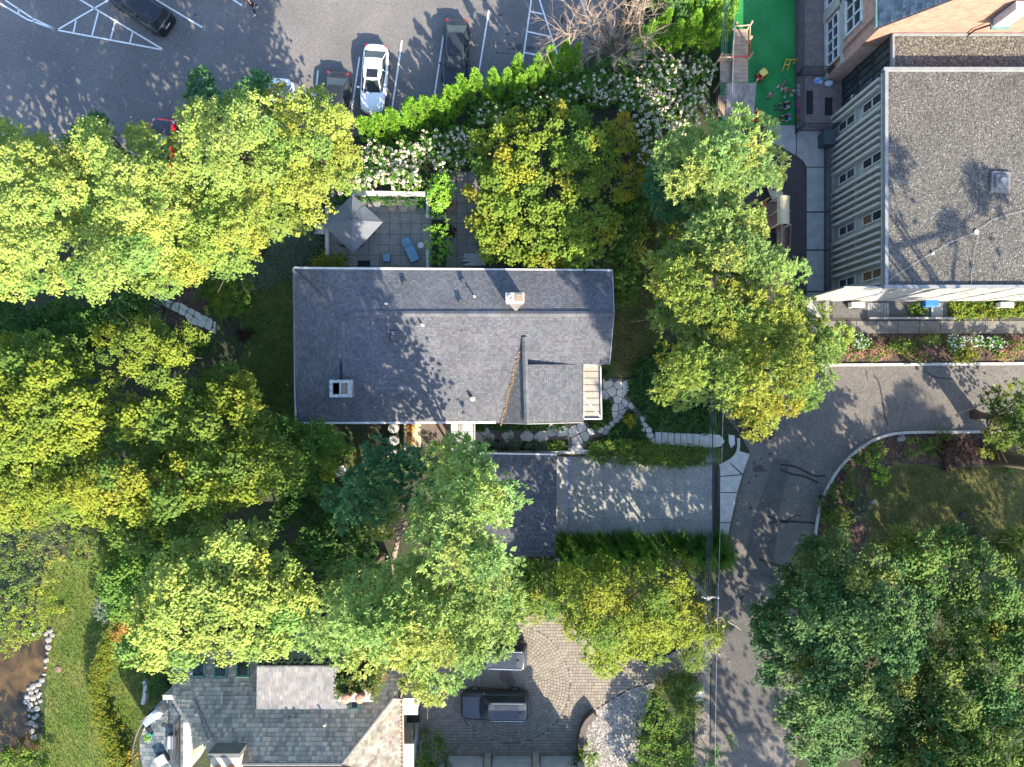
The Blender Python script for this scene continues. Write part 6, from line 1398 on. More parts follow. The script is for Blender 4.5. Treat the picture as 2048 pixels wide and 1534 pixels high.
for i in range(3): wall_px([(928 + i * 7, 507 + i * 8), (968 - i * 0, 507 + i * 8), (972, 515 + i * 8), (920 + i * 2, 515 + i * 8)] if i else [(928, 507), (958, 507), (960, 516), (928, 516)], .9, 1.15 + .16 * i, 'grey back step %s' % ('lowest, beside the brown walk', 'between the other two', 'highest, touching the house')[i], concrete, 'back_step', 'step')
for x, lab in ((1247, 'small white slab half under the maple'), (1261, 'small white slab out on the lawn beside the maple')): wall_px([(x - 6, 434), (x + 6, 434), (x + 6, 448), (x - 6, 448)], 1.0, 1.12, lab, white_trim, 'paving_slab', 'slab')
bx = W(879, 405, 1.4); t = thing('garden_bench', 'narrow wooden bench inside the patio planter', 'bench', bx)
for k in range(3): MB().box((bx[0] - .06 + k * .07, bx[1], 1.62), (.055, .75, .03)).build('slat', wood, t)
for s in (-.3, .3): MB().box((bx[0], bx[1] + s, 1.3), (.2, .06, .6)).build('leg', wood, t)
x, y, z = G(688, 938); t = thing('garden_chair', 'white plastic chair tipped among the shrubs', 'chair', (0, 0, 0)); wp_ = M('white_plastic', (.66, .66, .64), rough=.45)
MB().box((0, 0, .42), (.5, .48, .04)).build('seat', wp_, t, bevel=.015); MB().loft([[(-.24, .22, .44), (.24, .22, .44), (.24, .26, .44), (-.24, .26, .44)], [(-.27, .38, .9), (.27, .38, .9), (.27, .42, .9), (-.27, .42, .9)]]).build('backrest', wp_, t)
for sx in (-.22, .22):
    MB().box((sx * 1.15, .02, .62), (.06, .44, .03)).build('arm', wp_, t)
    for sy in (-.2, .2): MB().tube([(sx, sy, .42), (sx * 1.1, sy * 1.1, 0)], .025, 6).build('leg', wp_, t)
t.location = (x, y, z); t.rotation_euler = (0, 0, 2.2)
def pot(px, py, label, r=.3, col=(.5, .47, .42), plant='shrub', z=0.0, h=.45):
    p = W(px, py, z + h); t = thing('flower_pot', label, 'planter', (p[0], p[1], z)); MB().lathe((p[0], p[1], z), [(.6 * r, 0), (.85 * r, h * .6), (r, h), (r * 1.06, h + .03), (r * .86, h + .03), (r * .8, h - .05), (.02, h - .05)], 16).build('pot', M('pot_%d' % px, col, rough=.8), t)
    rg = np.random.default_rng(px); n = 14; c = np.stack([p[0] + rg.normal(0, r * .4, n), p[1] + rg.normal(0, r * .4, n), z + h + .1 + rg.uniform(0, .15, n)], 1); P, C = clump_leaves(c, np.full(n, .13), pick(PAL[plant], n, rg), 'broad', rg, td=160, nl=5, size=.08, asp=.7); leaf_object('plant', P, C, leafmat('leaf'), t); return t
pot(828, 1466, 'round pale urn by the slate house corner', .34)
pot(297, 1473, 'teal pot with a green plant on the slate terrace', .22, (.05, .22, .24), 'thuja', tz)
t = pot(902, 412, 'pot of bright red flowers beside the brown walk', .28, (.3, .15, .1), 'shrub', 1.03, .35)
rg = np.random.default_rng(2); q = W(901, 410, 1.6); flower_heads(t, np.array([[q[0] - .1, q[1] + .1, 1.5], [q[0] + .05, q[1], 1.5], [q[0] - .12, q[1] - .1, 1.48]]), np.array([.12, .12, .12]), rg, 7, .09, [((.62, .03, .02), 1)])
# stone lantern by the lane, iron garden gate rails on the lawn
p = W(1392, 1385, .5); t = thing('stone_urn', 'grey stone pedestal beside the lane wall', 'pedestal', (p[0], p[1], 0)); MB().box((p[0], p[1], .25), (.8, .8, .5)).build('base', concrete, t, bevel=.03); MB().box((p[0], p[1], .75), (.6, .55, .5)).build('shaft', concrete, t, bevel=.03); MB().box((p[0], p[1], 1.04), (.78, .72, .1)).build('cap', conc_lt, t, bevel=.02)
mb = MB(); mb.lathe(W(1408, 1401, .8), [(.02, 0), (.18, 0), (.2, .1), (.14, .2), (.02, .22)], 12); tag(mb.build('bowl', M('dark_teal', (.03, .05, .055), rough=.4)), 'dark round bowl at the foot of the stone pedestal', 'bowl')
mb = MB(); q = [W(286, 1408, .4), W(290, 1390, .4), W(292, 1370, .4), W(288, 1362, .4)]; strip(mb, [a[:2] for a in q], .25, 0, .5); tag(mb.build('curved_wall', conc_lt), 'curving pale low wall on the lawn beside the terrace', 'wall')
mb = MB(); mb.tube([W(244, 1338, .0), W(244, 1338, 1.6)], .05, 6); tag(mb.build('garden_post', tar), 'thin black post standing on the sunny lawn', 'post')

# ------------------------------------------------------------------ utility pole and overhead wires
PT = W(1415, 1195, 9.0); up_ = thing('utility_pole', 'grey wooden utility pole rising from the shrubs by the road', 'utility pole', (PT[0], PT[1], 0))
MB().tube([(PT[0], PT[1], 0), (PT[0], PT[1], 9.2)], [.17, .12], 10).build('pole', M('pole_wood', (.2, .18, .16), (.15, .135, .12), scale=3), up_); MB().box((PT[0] + .22, PT[1], 8.9), (1.1, .1, .1)).build('crossarm', M('pole_wood', (.2, .18, .16)), up_)
for d in (-.17, -.06, .05, .16, .62): MB().lathe((PT[0] + d, PT[1], 8.96), [(.04, 0), (.06, .05), (.04, .1), (.05, .14), (.01, .16)], 8).build('insulator', M('insulator_glass', (.5, .53, .55), rough=.2), up_)
for k, (d, lab) in enumerate(((-.17, 'leftmost overhead wire crossing the driveway edge'), (-.06, 'second overhead wire from the left above the driveway'), (.05, 'third overhead wire from the left above the driveway'), (.16, 'fourth overhead wire from the left above the driveway'), (.62, 'lone right overhead wire above the apron strip'))):
    n_w = W(1450 + d * 30, 40, 9.0); s_w = W(1418 + d * 20, 1700, 9.0); mid = (PT[0] + d, PT[1], 9.1); pts = []
    nn = (n_w[0] + (n_w[0] - mid[0]) * .6, n_w[1] + (n_w[1] - mid[1]) * .6, 9.4)
    for a, b in ((nn, mid), (mid, s_w)):
        for i in range(13):
            u = i / 12; pts.append((a[0] + (b[0] - a[0]) * u, a[1] + (b[1] - a[1]) * u, a[2] + (b[2] - a[2]) * u - .5 * 4 * u * (1 - u) * .5))
    mb = MB(); mb.tube(pts, .011, 4); tag(mb.build('overhead_wire', M('wire_black', (.05, .07, .085), rough=.5) if k < 4 else M('wire_pale', (.3, .32, .33), rough=.5)), lab, 'wire', 'overhead wires along the lane')
# ------------------------------------------------------------------ trees
T = tree
g1 = 'pale green trees screening the car park'
T('locust_tree', 'pale lime tree at the far left edge below the car park', 'tree', [(-60, 270), (0, 262), (40, 248), (75, 290), (110, 300), (150, 282), (190, 310), (185, 420), (140, 520), (130, 590), (60, 600), (0, 575), (-60, 580)], 8, 14.5, 'lime', 'fine', fill=40, seed=1, group=g1)
T('locust_tree', 'wide lime-green tree second from the left edge, tip touching the asphalt', 'tree', [(150, 262), (200, 238), (232, 262), (262, 250), (300, 268), (338, 300), (370, 350), (390, 420), (350, 520), (280, 575), (200, 605), (130, 612), (118, 560), (150, 500), (170, 420)], 8, 15, 'lime', 'fine', fill=40, seed=2, group=g1)
T('locust_tree', 'lime-green tree right of the red-sided car', 'tree', [(350, 235), (392, 205), (430, 198), (480, 190), (530, 200), (565, 260), (550, 340), (490, 390), (410, 390), (362, 340), (352, 290)], 8, 15, 'lime', 'fine', fill=40, seed=3, group=g1)
T('locust_tree', 'yellow-tipped lime tree beside the dark sedan', 'tree', [(530, 205), (560, 170), (598, 130), (615, 165), (650, 190), (692, 220), (708, 262), (690, 300), (722, 345), (700, 382), (640, 400), (570, 405), (540, 340)], 7, 13, 'limey', 'fine', fill=40, seed=4, group=g1)
T('locust_tree', 'lime-green tree spreading down towards the garden bed', 'tree', [(370, 390), (480, 370), (560, 380), (650, 395), (655, 425), (618, 470), (590, 445), (545, 480), (500, 520), (440, 548), (380, 560), (300, 585), (280, 560), (330, 510)], 7, 12.5, 'limey', 'fine', fill=40, seed=5, group=g1)
for k, (q, lab) in enumerate((([(382, 215), (388, 150), (402, 142), (428, 175), (446, 205), (440, 235), (395, 240)], 'dark green conifer tip, left one at the car park edge'), ([(470, 205), (478, 160), (500, 165), (512, 138), (534, 155), (530, 200), (505, 215)], 'dark green conifer tip, right one at the car park edge'), ([(145, 275), (165, 250), (195, 232), (215, 262), (200, 290), (160, 292)], 'dark green conifer tip above the wide lime tree'))):
    T('conifer', lab, 'tree', q, 5, 9, 'pined', 'pine', seed=20 + k, rad=.6, spacing=.6, limbs=4)
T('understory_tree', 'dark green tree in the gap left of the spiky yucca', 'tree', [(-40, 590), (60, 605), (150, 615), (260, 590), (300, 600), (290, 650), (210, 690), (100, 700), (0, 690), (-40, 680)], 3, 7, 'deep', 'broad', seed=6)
T('ash_tree', 'light green twiggy tree below the yucca', 'tree', [(178, 700), (205, 668), (240, 655), (292, 632), (330, 655), (385, 655), (440, 690), (472, 722), (462, 752), (410, 790), (300, 800), (215, 785), (185, 745)], 5, 10, 'oak', 'fine', seed=7, gaps=.18, rad=.7, spacing=.85, limbs=20, bark='pale_bark')
T('oak_tree', 'yellow-green oak at the left edge, upper of two', 'tree', [(-60, 690), (30, 680), (100, 660), (165, 695), (195, 760), (215, 830), (200, 900), (140, 945), (60, 965), (-60, 950)], 6, 11, 'oak', 'broad', seed=8)
T('oak_tree', 'yellow-green oak at the left edge, lower of two', 'tree', [(-60, 930), (60, 940), (150, 930), (215, 900), (228, 960), (205, 1030), (120, 1050), (-60, 1050)], 5, 10, 'oak', 'fine', seed=9)
T('oak_tree', 'golden-green oak left of the house front corner', 'tree', [(200, 830), (250, 790), (340, 800), (420, 785), (465, 755), (500, 750), (545, 795), (535, 850), (500, 890), (440, 905), (330, 920), (235, 905)], 5, 10, 'oak', 'big', seed=10, gaps=.08)
T('oak_tree', 'golden-green oak above the slate house lawn', 'tree', [(200, 905), (330, 905), (440, 890), (510, 870), (570, 890), (608, 920), (610, 950), (560, 1000), (470, 1020), (370, 1055), (270, 1040), (210, 990)], 6, 11.5, 'oak', 'big', seed=11, gaps=.08)
T('oak_tree', 'yellow-flecked oak bough over the dark gap', 'tree', [(215, 1000), (330, 1030), (430, 1030), (420, 1080), (340, 1120), (270, 1110), (225, 1060)], 5, 10, 'oak', 'broad', seed=12)
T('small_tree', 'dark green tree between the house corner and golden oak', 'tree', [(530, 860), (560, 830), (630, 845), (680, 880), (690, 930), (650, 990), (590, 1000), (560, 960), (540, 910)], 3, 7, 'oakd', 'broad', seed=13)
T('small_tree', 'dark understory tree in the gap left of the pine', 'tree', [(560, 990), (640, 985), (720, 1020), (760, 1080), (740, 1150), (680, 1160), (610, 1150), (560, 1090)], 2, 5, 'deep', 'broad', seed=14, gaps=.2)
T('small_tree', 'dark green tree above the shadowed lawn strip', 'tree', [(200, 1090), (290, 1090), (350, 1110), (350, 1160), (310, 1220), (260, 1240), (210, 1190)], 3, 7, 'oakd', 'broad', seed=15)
T('maple_tree', 'light green maple hanging over the slate roof', 'tree', [(310, 1130), (360, 1080), (410, 1050), (480, 1020), (545, 1050), (570, 1110), (610, 1160), (625, 1230), (600, 1290), (540, 1300), (480, 1312), (420, 1300), (370, 1345), (340, 1350), (300, 1330), (255, 1310), (240, 1280), (270, 1220), (300, 1180)], 7, 13.5, 'lime', 'broad', seed=16, gaps=.08)
T('sapling', 'small orange-leaved tree above the clipped hedge', 'tree', [(222, 1235), (255, 1218), (282, 1225), (280, 1258), (245, 1292), (228, 1275)], 2, 4, 'orange', 'fine', seed=17, rad=.4, spacing=.45, trunk_r=.08, limbs=4)
gp = 'blue-green pines between garage and slate house'
T('pine_tree', 'dark blue-green pine bough reaching over the condensers', 'tree', [(640, 1020), (670, 965), (700, 950), (735, 940), (740, 895), (765, 888), (790, 920), (830, 905), (880, 905), (900, 940), (850, 1000), (790, 1010), (740, 1030), (690, 1050), (650, 1045)], 7, 12, 'pined', 'pine', seed=30, gaps=.22, group=gp, limbs=14, base=(800, 1000))
T('pine_tree', 'bright green pine overlapping the garage roof', 'tree', [(860, 930), (905, 888), (945, 880), (962, 912), (985, 930), (985, 955), (1052, 965), (1042, 995), (1045, 1015), (1018, 1045), (1025, 1090), (1030, 1140), (1005, 1175), (930, 1185), (850, 1150), (830, 1085), (850, 1000), (880, 960)], 11.5, 20.5, 'pine', 'pine', fill=60, seed=31, group=gp)
T('pine_tree', 'broad bright pine hanging over the cobbled court', 'tree', [(600, 1265), (640, 1205), (690, 1175), (730, 1140), (800, 1130), (850, 1140), (930, 1170), (1020, 1165), (1025, 1210), (1015, 1260), (1000, 1300), (975, 1330), (930, 1345), (900, 1375), (850, 1392), (800, 1350), (770, 1330), (720, 1335), (670, 1315), (630, 1290)], 11, 18.5, 'pine', 'pine', fill=50, seed=32, group=gp)
T('pine_tree', 'small pine clump left of the broad pine', 'tree', [(655, 1175), (690, 1125), (740, 1120), (780, 1150), (770, 1200), (700, 1215), (650, 1205)], 6, 11, 'pine', 'pine', seed=33, group=gp)
T('pine_tree', 'pine sprig in front of the bare dead branches', 'tree', [(735, 1045), (750, 1012), (790, 1005), (800, 1030), (775, 1065), (745, 1070)], 6, 9, 'pine', 'pine', seed=34, group=gp, limbs=16, rad=.6, spacing=.6)
T('maple_tree', 'round maple with golden tips behind the house', 'tree', [(928, 340), (955, 280), (1000, 245), (1055, 228), (1110, 212), (1170, 232), (1220, 255), (1235, 320), (1255, 380), (1245, 450), (1225, 505), (1160, 540), (1080, 537), (1010, 530), (965, 500), (935, 450), (922, 430), (940, 400)], 2.4, 6.2, 'maple', 'broad', seed=40, rad=.72, spacing=.98, gaps=.04)
T('golden_shrub', 'golden conifer with bare inner twigs right of the maple', 'tree', [(1215, 250), (1262, 222), (1275, 260), (1262, 310), (1292, 360), (1280, 400), (1250, 410), (1240, 330)], 2.5, 5, 'gold', 'fine', seed=41, rad=.5, spacing=.6, gaps=.15, limbs=24, bark='pale_bark')
T('dark_shrub_tree', 'dark green tree under the maple right side', 'tree', [(1235, 400), (1290, 370), (1310, 400), (1280, 440), (1300, 490), (1270, 560), (1235, 590), (1222, 520), (1240, 460)], 1.2, 3, 'shrub', 'broad', seed=42, limbs=4, rad=.5, spacing=.55, gaps=.1)
gj = 'pines along the playground side'
T('pine_tree', 'bright pine at the top of the row beside the play deck', 'tree', [(1310, 300), (1360, 270), (1400, 260), (1440, 245), (1470, 225), (1495, 220), (1500, 245), (1555, 245), (1530, 285), (1545, 310), (1570, 330), (1560, 365), (1500, 385), (1440, 410), (1370, 400), (1320, 380)], 6, 12.5, 'pine', 'pine', seed=50, group=gj)
T('pine_tree', 'dark blue-green pine bough above the dry lawn strip', 'tree', [(1305, 330), (1350, 300), (1400, 330), (1420, 390), (1410, 430), (1360, 440), (1310, 430), (1300, 380)], 4, 8, 'pined', 'pine', seed=51, group=gj)
T('pine_tree', 'bright pine reaching past the tan slide tower', 'tree', [(1380, 440), (1430, 400), (1480, 395), (1515, 420), (1520, 450), (1560, 480), (1570, 510), (1620, 525), (1590, 560), (1520, 580), (1430, 570), (1390, 520)], 6, 12, 'pine', 'pine', seed=52, group=gj)
T('pine_tree', 'yellow-green pine with fingers over the lawn strip', 'tree', [(1300, 520), (1340, 505), (1390, 510), (1430, 550), (1540, 570), (1600, 600), (1650, 600), (1640, 640), (1560, 690), (1460, 690), (1400, 670), (1340, 655), (1270, 665), (1290, 640), (1330, 620), (1270, 605), (1310, 585)], 6, 12.5, 'pinel', 'pine', seed=53, group=gj, limbs=14)
T('pine_tree', 'yellow pine overhanging the road bend', 'tree', [(1310, 710), (1350, 680), (1450, 680), (1560, 680), (1640, 640), (1690, 670), (1665, 720), (1660, 760), (1630, 800), (1560, 820), (1520, 870), (1490, 885), (1470, 830), (1430, 800), (1380, 795), (1330, 805), (1305, 790), (1330, 750)], 6.5, 13, 'pinel', 'pine', seed=54, group=gj, limbs=16, bark='pale_bark')
T('purple_tree', 'dark purple-leaved small tree under the yellow pine', 'tree', [(1448, 850), (1470, 820), (1540, 810), (1560, 850), (1520, 880), (1480, 870)], 1.2, 3, 'purple', 'fine', seed=55, rad=.4, spacing=.5, gaps=.25, limbs=6, trunk_r=.1)
T('crabapple_tree', 'olive green tree between driveway grasses and cobbles', 'tree', [(1120, 1140), (1180, 1120), (1250, 1115), (1300, 1130), (1360, 1150), (1400, 1200), (1445, 1240), (1470, 1258), (1440, 1290), (1400, 1310), (1380, 1340), (1320, 1325), (1265, 1322), (1205, 1340), (1165, 1310), (1150, 1270), (1110, 1250)], 5.2, 10.5, 'oak', 'fine', fill=60, seed=60, gaps=.1, limbs=18, bark='pale_bark', rad=.75, spacing=.85)
T('crabapple_tree', 'small olive tree between the broad pine and olive tree', 'tree', [(1020, 1160), (1060, 1120), (1120, 1130), (1140, 1190), (1120, 1235), (1060, 1240), (1015, 1225)], 2, 5, 'shrub', 'fine', seed=61, rad=.6, spacing=.65)
T('sapling', 'thin pale-stemmed sapling over the driveway grasses', 'tree', [(1305, 1110), (1330, 1090), (1350, 1120), (1395, 1115), (1405, 1140), (1370, 1160), (1330, 1150)], 3, 5.5, 'shrub', 'fine', seed=62, rad=.4, spacing=.6, gaps=.35, limbs=10, bark='pale_bark', trunk_r=.07)
gl_ = 'dark maples in the lower right corner'
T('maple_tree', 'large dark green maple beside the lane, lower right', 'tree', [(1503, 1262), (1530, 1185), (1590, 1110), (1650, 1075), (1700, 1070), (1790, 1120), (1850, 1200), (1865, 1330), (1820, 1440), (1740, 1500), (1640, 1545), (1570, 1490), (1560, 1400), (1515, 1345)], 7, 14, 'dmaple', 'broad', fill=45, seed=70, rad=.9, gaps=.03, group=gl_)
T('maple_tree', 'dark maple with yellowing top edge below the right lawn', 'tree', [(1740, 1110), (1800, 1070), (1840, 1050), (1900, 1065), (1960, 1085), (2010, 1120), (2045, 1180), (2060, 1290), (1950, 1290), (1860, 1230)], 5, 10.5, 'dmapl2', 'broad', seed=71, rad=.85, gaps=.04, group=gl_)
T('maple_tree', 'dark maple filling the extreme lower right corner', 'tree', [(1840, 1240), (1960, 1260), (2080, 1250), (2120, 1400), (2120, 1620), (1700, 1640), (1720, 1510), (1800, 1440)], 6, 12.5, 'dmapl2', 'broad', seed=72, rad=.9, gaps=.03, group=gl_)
T('conifer', 'grey-green conifer leaning in at the right edge by the road', 'tree', [(1975, 790), (2010, 770), (2060, 745), (2070, 900), (2010, 915), (1965, 900), (1980, 850)], 2, 6, 'olive', 'pine', seed=73, gaps=.25, limbs=12, bark='pale_bark', rad=.6, spacing=.75)
T('conifer', 'grey-green conifer at the right edge below the lawn', 'tree', [(1995, 1085), (2025, 1050), (2070, 1030), (2080, 1150), (2020, 1150)], 2, 6, 'olive', 'pine', seed=74, gaps=.2, rad=.6, spacing=.7)
# tall trees standing just outside the picture whose shade falls into it
T('tall_tree', 'tall tree whose trunk foot stands by the barberry, crown outside', 'tree', [(2510 + 205 * math.cos(i * math.pi / 6), 990 + 200 * math.sin(i * math.pi / 6)) for i in range(12)], 12, 24, 'dmaple', 'big', seed=80, rad=1.2, spacing=1.4, base=(1992, 912), trunk_r=.42, limbs=16, gaps=.25, fill=5)
for k, (x, y, r_, z0, z1, lab) in enumerate(((2090, 1765, 180, 10, 23, 'tall tree below the lower right corner of the picture'), (1920, 2200, 200, 7, 15, 'tall tree below the picture beside the lane'), (2600, 1720, 210, 8, 15, 'tall tree far beyond the lower right corner'))):
    T('tall_tree', lab, 'tree', [(x + r_ * math.cos(a), y + r_ * math.sin(a)) for a in [i * math.pi / 6 for i in range(12)]], z0, z1, 'dmaple', 'big', seed=81 + k, rad=1.2, spacing=1.5, limbs=8, trunk_r=.4, gaps=.1, off=True, fill=50)

# bare tree by the upper hedge
def bare_tree(label, base, tips, seed):
    rg = np.random.default_rng(seed); b = G(*base); t = thing('bare_tree', label, 'tree', b); mb = MB(); tw = MB()
    top = np.array([b[0] + .1, b[1] + .6, 2.0]); mb.tube([b, top], [.22, .16], 8)
    def grow(p, d, L, r, lv):
        d = d / np.linalg.norm(d); n = 4; pts = [p]; q = p
        for i in range(n): d = d + rg.normal(0, .11, 3) + np.array([0, 0, .02]); d /= np.linalg.norm(d); q = q + d * L / n; pts.append(q)
        (mb if lv < 2 else tw).tube(pts, [r * (1 - .15 * i) for i in range(n + 1)], 6 if lv < 2 else 3, cap=False)
        if lv < 4:
            for k in range((5, 5, 4, 3)[lv]):
                i = int(rg.integers(1, n + 1)); e = d + rg.normal(0, .55, 3); grow(pts[i], e, L * rg.uniform(.45, .7), max(.006, r * .5), lv + 1)
    for tx, ty, z in tips: e = np.array(W(tx, ty, z)); grow(top, e - top, np.linalg.norm(e - top) * .75, .11, 0)
    mb.build('trunk', M('pale_bark', (.30, .235, .175), (.2, .16, .13), scale=6), t, smooth=True); tw.build('twigs', M('twig_bark', (.33, .25, .185), (.24, .18, .14), scale=6), t)
bare_tree('bare leafless brown tree over the parking bay corner', (1222, 150), [(1120, 20, 6), (1150, 60, 5.5), (1190, 0, 7), (1240, -10, 7.5), (1280, 20, 6.5), (1170, 90, 4.5), (1300, 60, 5)], 5)
# bare grey branches in the gap among the pines
rg = np.random.default_rng(12); dn = thing('dead_branches', 'bare grey dead branches in the gap between pines', 'branches', G(820, 1040)); mb = MB()
for k in range(70):
    a = np.array(W(845 + rg.normal(0, 12), 1030 + rg.normal(0, 18), 5 + rg.uniform(0, 2))); e = np.array(W(rg.uniform(720, 860), rg.uniform(960, 1110), rg.uniform(6, 9))); m_ = (a + e) / 2 + rg.normal(0, .3, 3); mb.tube([a, m_, e], [.04, .022, .006], 4, cap=False)
mb.tube([W(790, 1160, 0), W(786, 1120, 4), W(800, 1060, 6), W(845, 1030, 7)], [.25, .2, .13, .08], 8)
mb.build('branches', M('dead_wood', (.20, .155, .125), (.13, .10, .085), scale=5), dn)
rg = np.random.default_rng(13); mb = MB(); bw_ = thing('dead_bough', 'pale bare bough arching over the lane from the olive tree', 'branches', W(1380, 1235, 0)); 
def twig(a, e, r, lv=0):
    a, e = np.array(a), np.array(e); pts = [a + (e - a) * u + rg.normal(0, .06, 3) * (0 < u < 1) for u in (0, .3, .6, 1)]; mb.tube(pts, [r, r * .8, r * .6, r * .3], 5, cap=False)
    if lv < 2:
        for k in range(5): p = pts[int(rg.integers(1, 4))]; twig(p, p + (e - a) * .22 + rg.normal(0, .3, 3), r * .45, lv + 1)
twig(W(1385, 1262, 5), W(1446, 1232, 6), .05); twig(W(1440, 1234, 6), W(1492, 1268, 6.2), .04); twig(W(1415, 1290, 4.5), W(1447, 1315, 5), .04); twig(W(1370, 1250, 5), W(1400, 1290, 5), .04)
mb.tube([W(1330, 1200, 0), W(1350, 1230, 3), W(1385, 1262, 5)], [.08, .06, .05], 6)
mb.build('branches', M('pale_dead_wood', (.5, .42, .33), rough=.8), bw_)

# ------------------------------------------------------------------ arborvitae hedge plants, one by one
def arb(tx, ty, h, r, label, pal='thuja', seed=0, group='columnar arborvitae along the car park'):
    x, y, _ = W(tx, ty, h - .1); rg = np.random.default_rng(seed + 400); n = int(105 * r * h / 3); u = rg.uniform(0, 1, n) ** .85; z = .15 + u * (h - .3)
    prof = r * np.clip(1 - np.clip(u - .2, 0, 1) / .84, .04, 1) ** .62 * (.75 + .25 * np.minimum(1, u * 5)); a = rg.uniform(0, 2 * math.pi, n); f = rg.uniform(.62, .95, n) * (1 + .12 * np.sin(3 * a + seed))
    px_, py_ = x * F / H + 1024, 767 - y * F / H; gz = hp(px_, py_)
    cen = np.stack([x + prof * f * np.cos(a), y + prof * f * np.sin(a), z], 1); cen = np.concatenate([cen, [[x, y, h - .3], [x, y, h - .12]]]); rad = np.concatenate([np.clip(prof * .3, .09, .2), [.12, .07]])
    t = thing('arborvitae', label, 'shrub', (x, y, gz), group); m = len(cen); k = 34; li = np.repeat(np.arange(m), k); d = unit(rg.normal(0, 1, (m * k, 3))); pos = cen[li] + d * rad[li][:, None] * rg.uniform(.4, 1, (m * k, 1)) * np.array([1, 1, 1.5])
    out = cen[li] - np.array([x, y, 0]); out[:, 2] = 0; dd = unit(out) * .55 + np.array([0, 0, .9]) + rg.normal(0, .35, (m * k, 3))
    col = pick(PAL[pal], m, rg)[li] * rg.uniform(.8, 1.2, (m * k, 1)); leaf_object('foliage', leaves_blade(pos, dd, .17, .075, rg), col, leafmat('leaf'), t)
    MB().tube([(x, y, gz - .05), (x, y, h * .8)], [.07, .02], 6).build('stem', M('bark', (.13, .10, .075)), t)
A_ = [(722, 238, 3.2, .8), (752, 232, 3.3, .8), (778, 222, 3.4, .85), (818, 204, 3.6, 1.0), (846, 195, 3.6, .62), (868, 195, 3.4, .6), (886, 199, 3.6, .65), (893, 175, 3.6, .5), (908, 174, 3.8, .55), (921, 151, 4.4, .62), (950, 142, 4.5, .62), (985, 141, 4.4, .6), (1013, 140, 4.3, .6), (1036, 111, 4.6, .55), (1040, 151, 4.0, .55), (1061, 135, 4.2, .55), (1076, 112, 4.6, .58), (1102, 94, 4.8, .62), (1135, 83, 4.9, .65), (1158, 88, 4.7, .55)]
ORD = ['first', 'second', 'third', 'fourth', 'fifth', 'sixth', 'seventh', 'eighth', 'ninth', 'tenth', 'eleventh', 'twelfth', 'thirteenth', 'fourteenth', 'fifteenth', 'sixteenth', 'seventeenth', 'eighteenth', 'nineteenth', 'twentieth']
for k, (x, y, h, r) in enumerate(A_): arb(x, y, h, r, '%s arborvitae from the left in the row below the parked cars' % ORD[k], seed=k)
B_ = [(1288, 55, 4.2, .6, 'small leftmost'), (1306, 45, 4.4, .6, 'second'), (1340, 18, 5.0, .65, 'third, tall'), (1362, 42, 4.6, .6, 'fourth'), (1398, 24, 5.0, .75, 'fifth, broad'), (1440, 32, 4.6, .8, 'sixth, broad'), (1466, 20, 4.4, .7, 'seventh, beside the play deck'), (1476, -20, 4.6, .8, 'eighth, at the top edge'), (1440, -10, 4.6, .8, 'ninth, cut by the top edge'), (1400, -25, 5, .8, 'tenth, cut by the top edge')]
for k, (x, y, h, r, s) in enumerate(B_): arb(x, y, h, r, '%s arborvitae in the slanted row left of the play deck' % s, seed=60 + k, group='slanted arborvitae by the playground')
T('understory_tree', 'dark leafy tree at the top edge behind the slanted hedge', 'tree', [(1290, -60), (1400, -60), (1410, 5), (1360, 30), (1310, 25)], 2, 5, 'deep', 'broad', seed=65, rad=.6, spacing=.7)

shrub('bed_greenery', 'low dark greenery filling the strip under the pointed hedge', 'ground cover', [(715, 300), (760, 272), (820, 250), (950, 200), (1100, 150), (1200, 125), (1290, 90), (1330, 110), (1250, 170), (1100, 225), (960, 275), (850, 305), (760, 330)], .15, .6, 'hydr', 'broad', rad=.3, spacing=.4, seed=190, kind='stuff', flat_top=True, td=40, size=.15)
# ------------------------------------------------------------------ flowering hydrangeas
cream = [((.72, .66, .50), 4), ((.66, .57, .44), 3), ((.60, .62, .44), 2), ((.70, .52, .42), 1)]
def blob(x, y, rx, ry, n=12, seed=0):
    rg = np.random.default_rng(seed); return [(x + rx * rg.uniform(.82, 1.12) * math.cos(2 * math.pi * k / n), y + ry * rg.uniform(.82, 1.12) * math.sin(2 * math.pi * k / n)) for k in range(n)]
HY = [(758, 318, 42, 34, 44, 'lit hydrangea nearest the lime trees'), (812, 308, 42, 34, 60, 'lit hydrangea with dense blossom above the patio wall'), (800, 352, 50, 26, 62, 'lit hydrangea spilling over the patio wall cap'), (735, 362, 36, 20, 40, 'lit hydrangea behind the umbrella top'), (690, 376, 40, 14, 30, 'low lit hydrangea at the umbrella left'),
      (868, 290, 36, 36, 30, 'shaded hydrangea below the rounded hedge plants'), (922, 282, 40, 34, 36, 'shaded hydrangea left of the maple crown'), (900, 325, 44, 24, 30, 'shaded hydrangea above the brown walk'), (980, 235, 36, 26, 18, 'shaded hydrangea under the pointed hedge, left'), (1050, 205, 40, 22, 12, 'sparse hydrangea in the dark gap under the pointed hedge'),
      (1130, 185, 44, 26, 22, 'shaded hydrangea right end below the pointed hedge'), (1200, 180, 46, 34, 34, 'half-shaded hydrangea under the bare tree'), (1262, 190, 44, 40, 50, 'lit hydrangea in the big flower mass, left part'), (1322, 150, 44, 36, 56, 'lit hydrangea in the big flower mass, upper middle'), (1385, 150, 40, 40, 56, 'lit hydrangea in the big flower mass, beside the deck'),
      (1330, 205, 48, 38, 70, 'lit hydrangea at the heart of the big flower mass'), (1395, 215, 38, 36, 48, 'lit hydrangea against the hut bench'), (1290, 255, 40, 36, 50, 'lit hydrangea in the lower left of the flower mass'), (1350, 262, 36, 26, 40, 'lit hydrangea just above the pine'), (1300, 310, 30, 34, 28, 'shaded hydrangea between golden conifer and pine')]
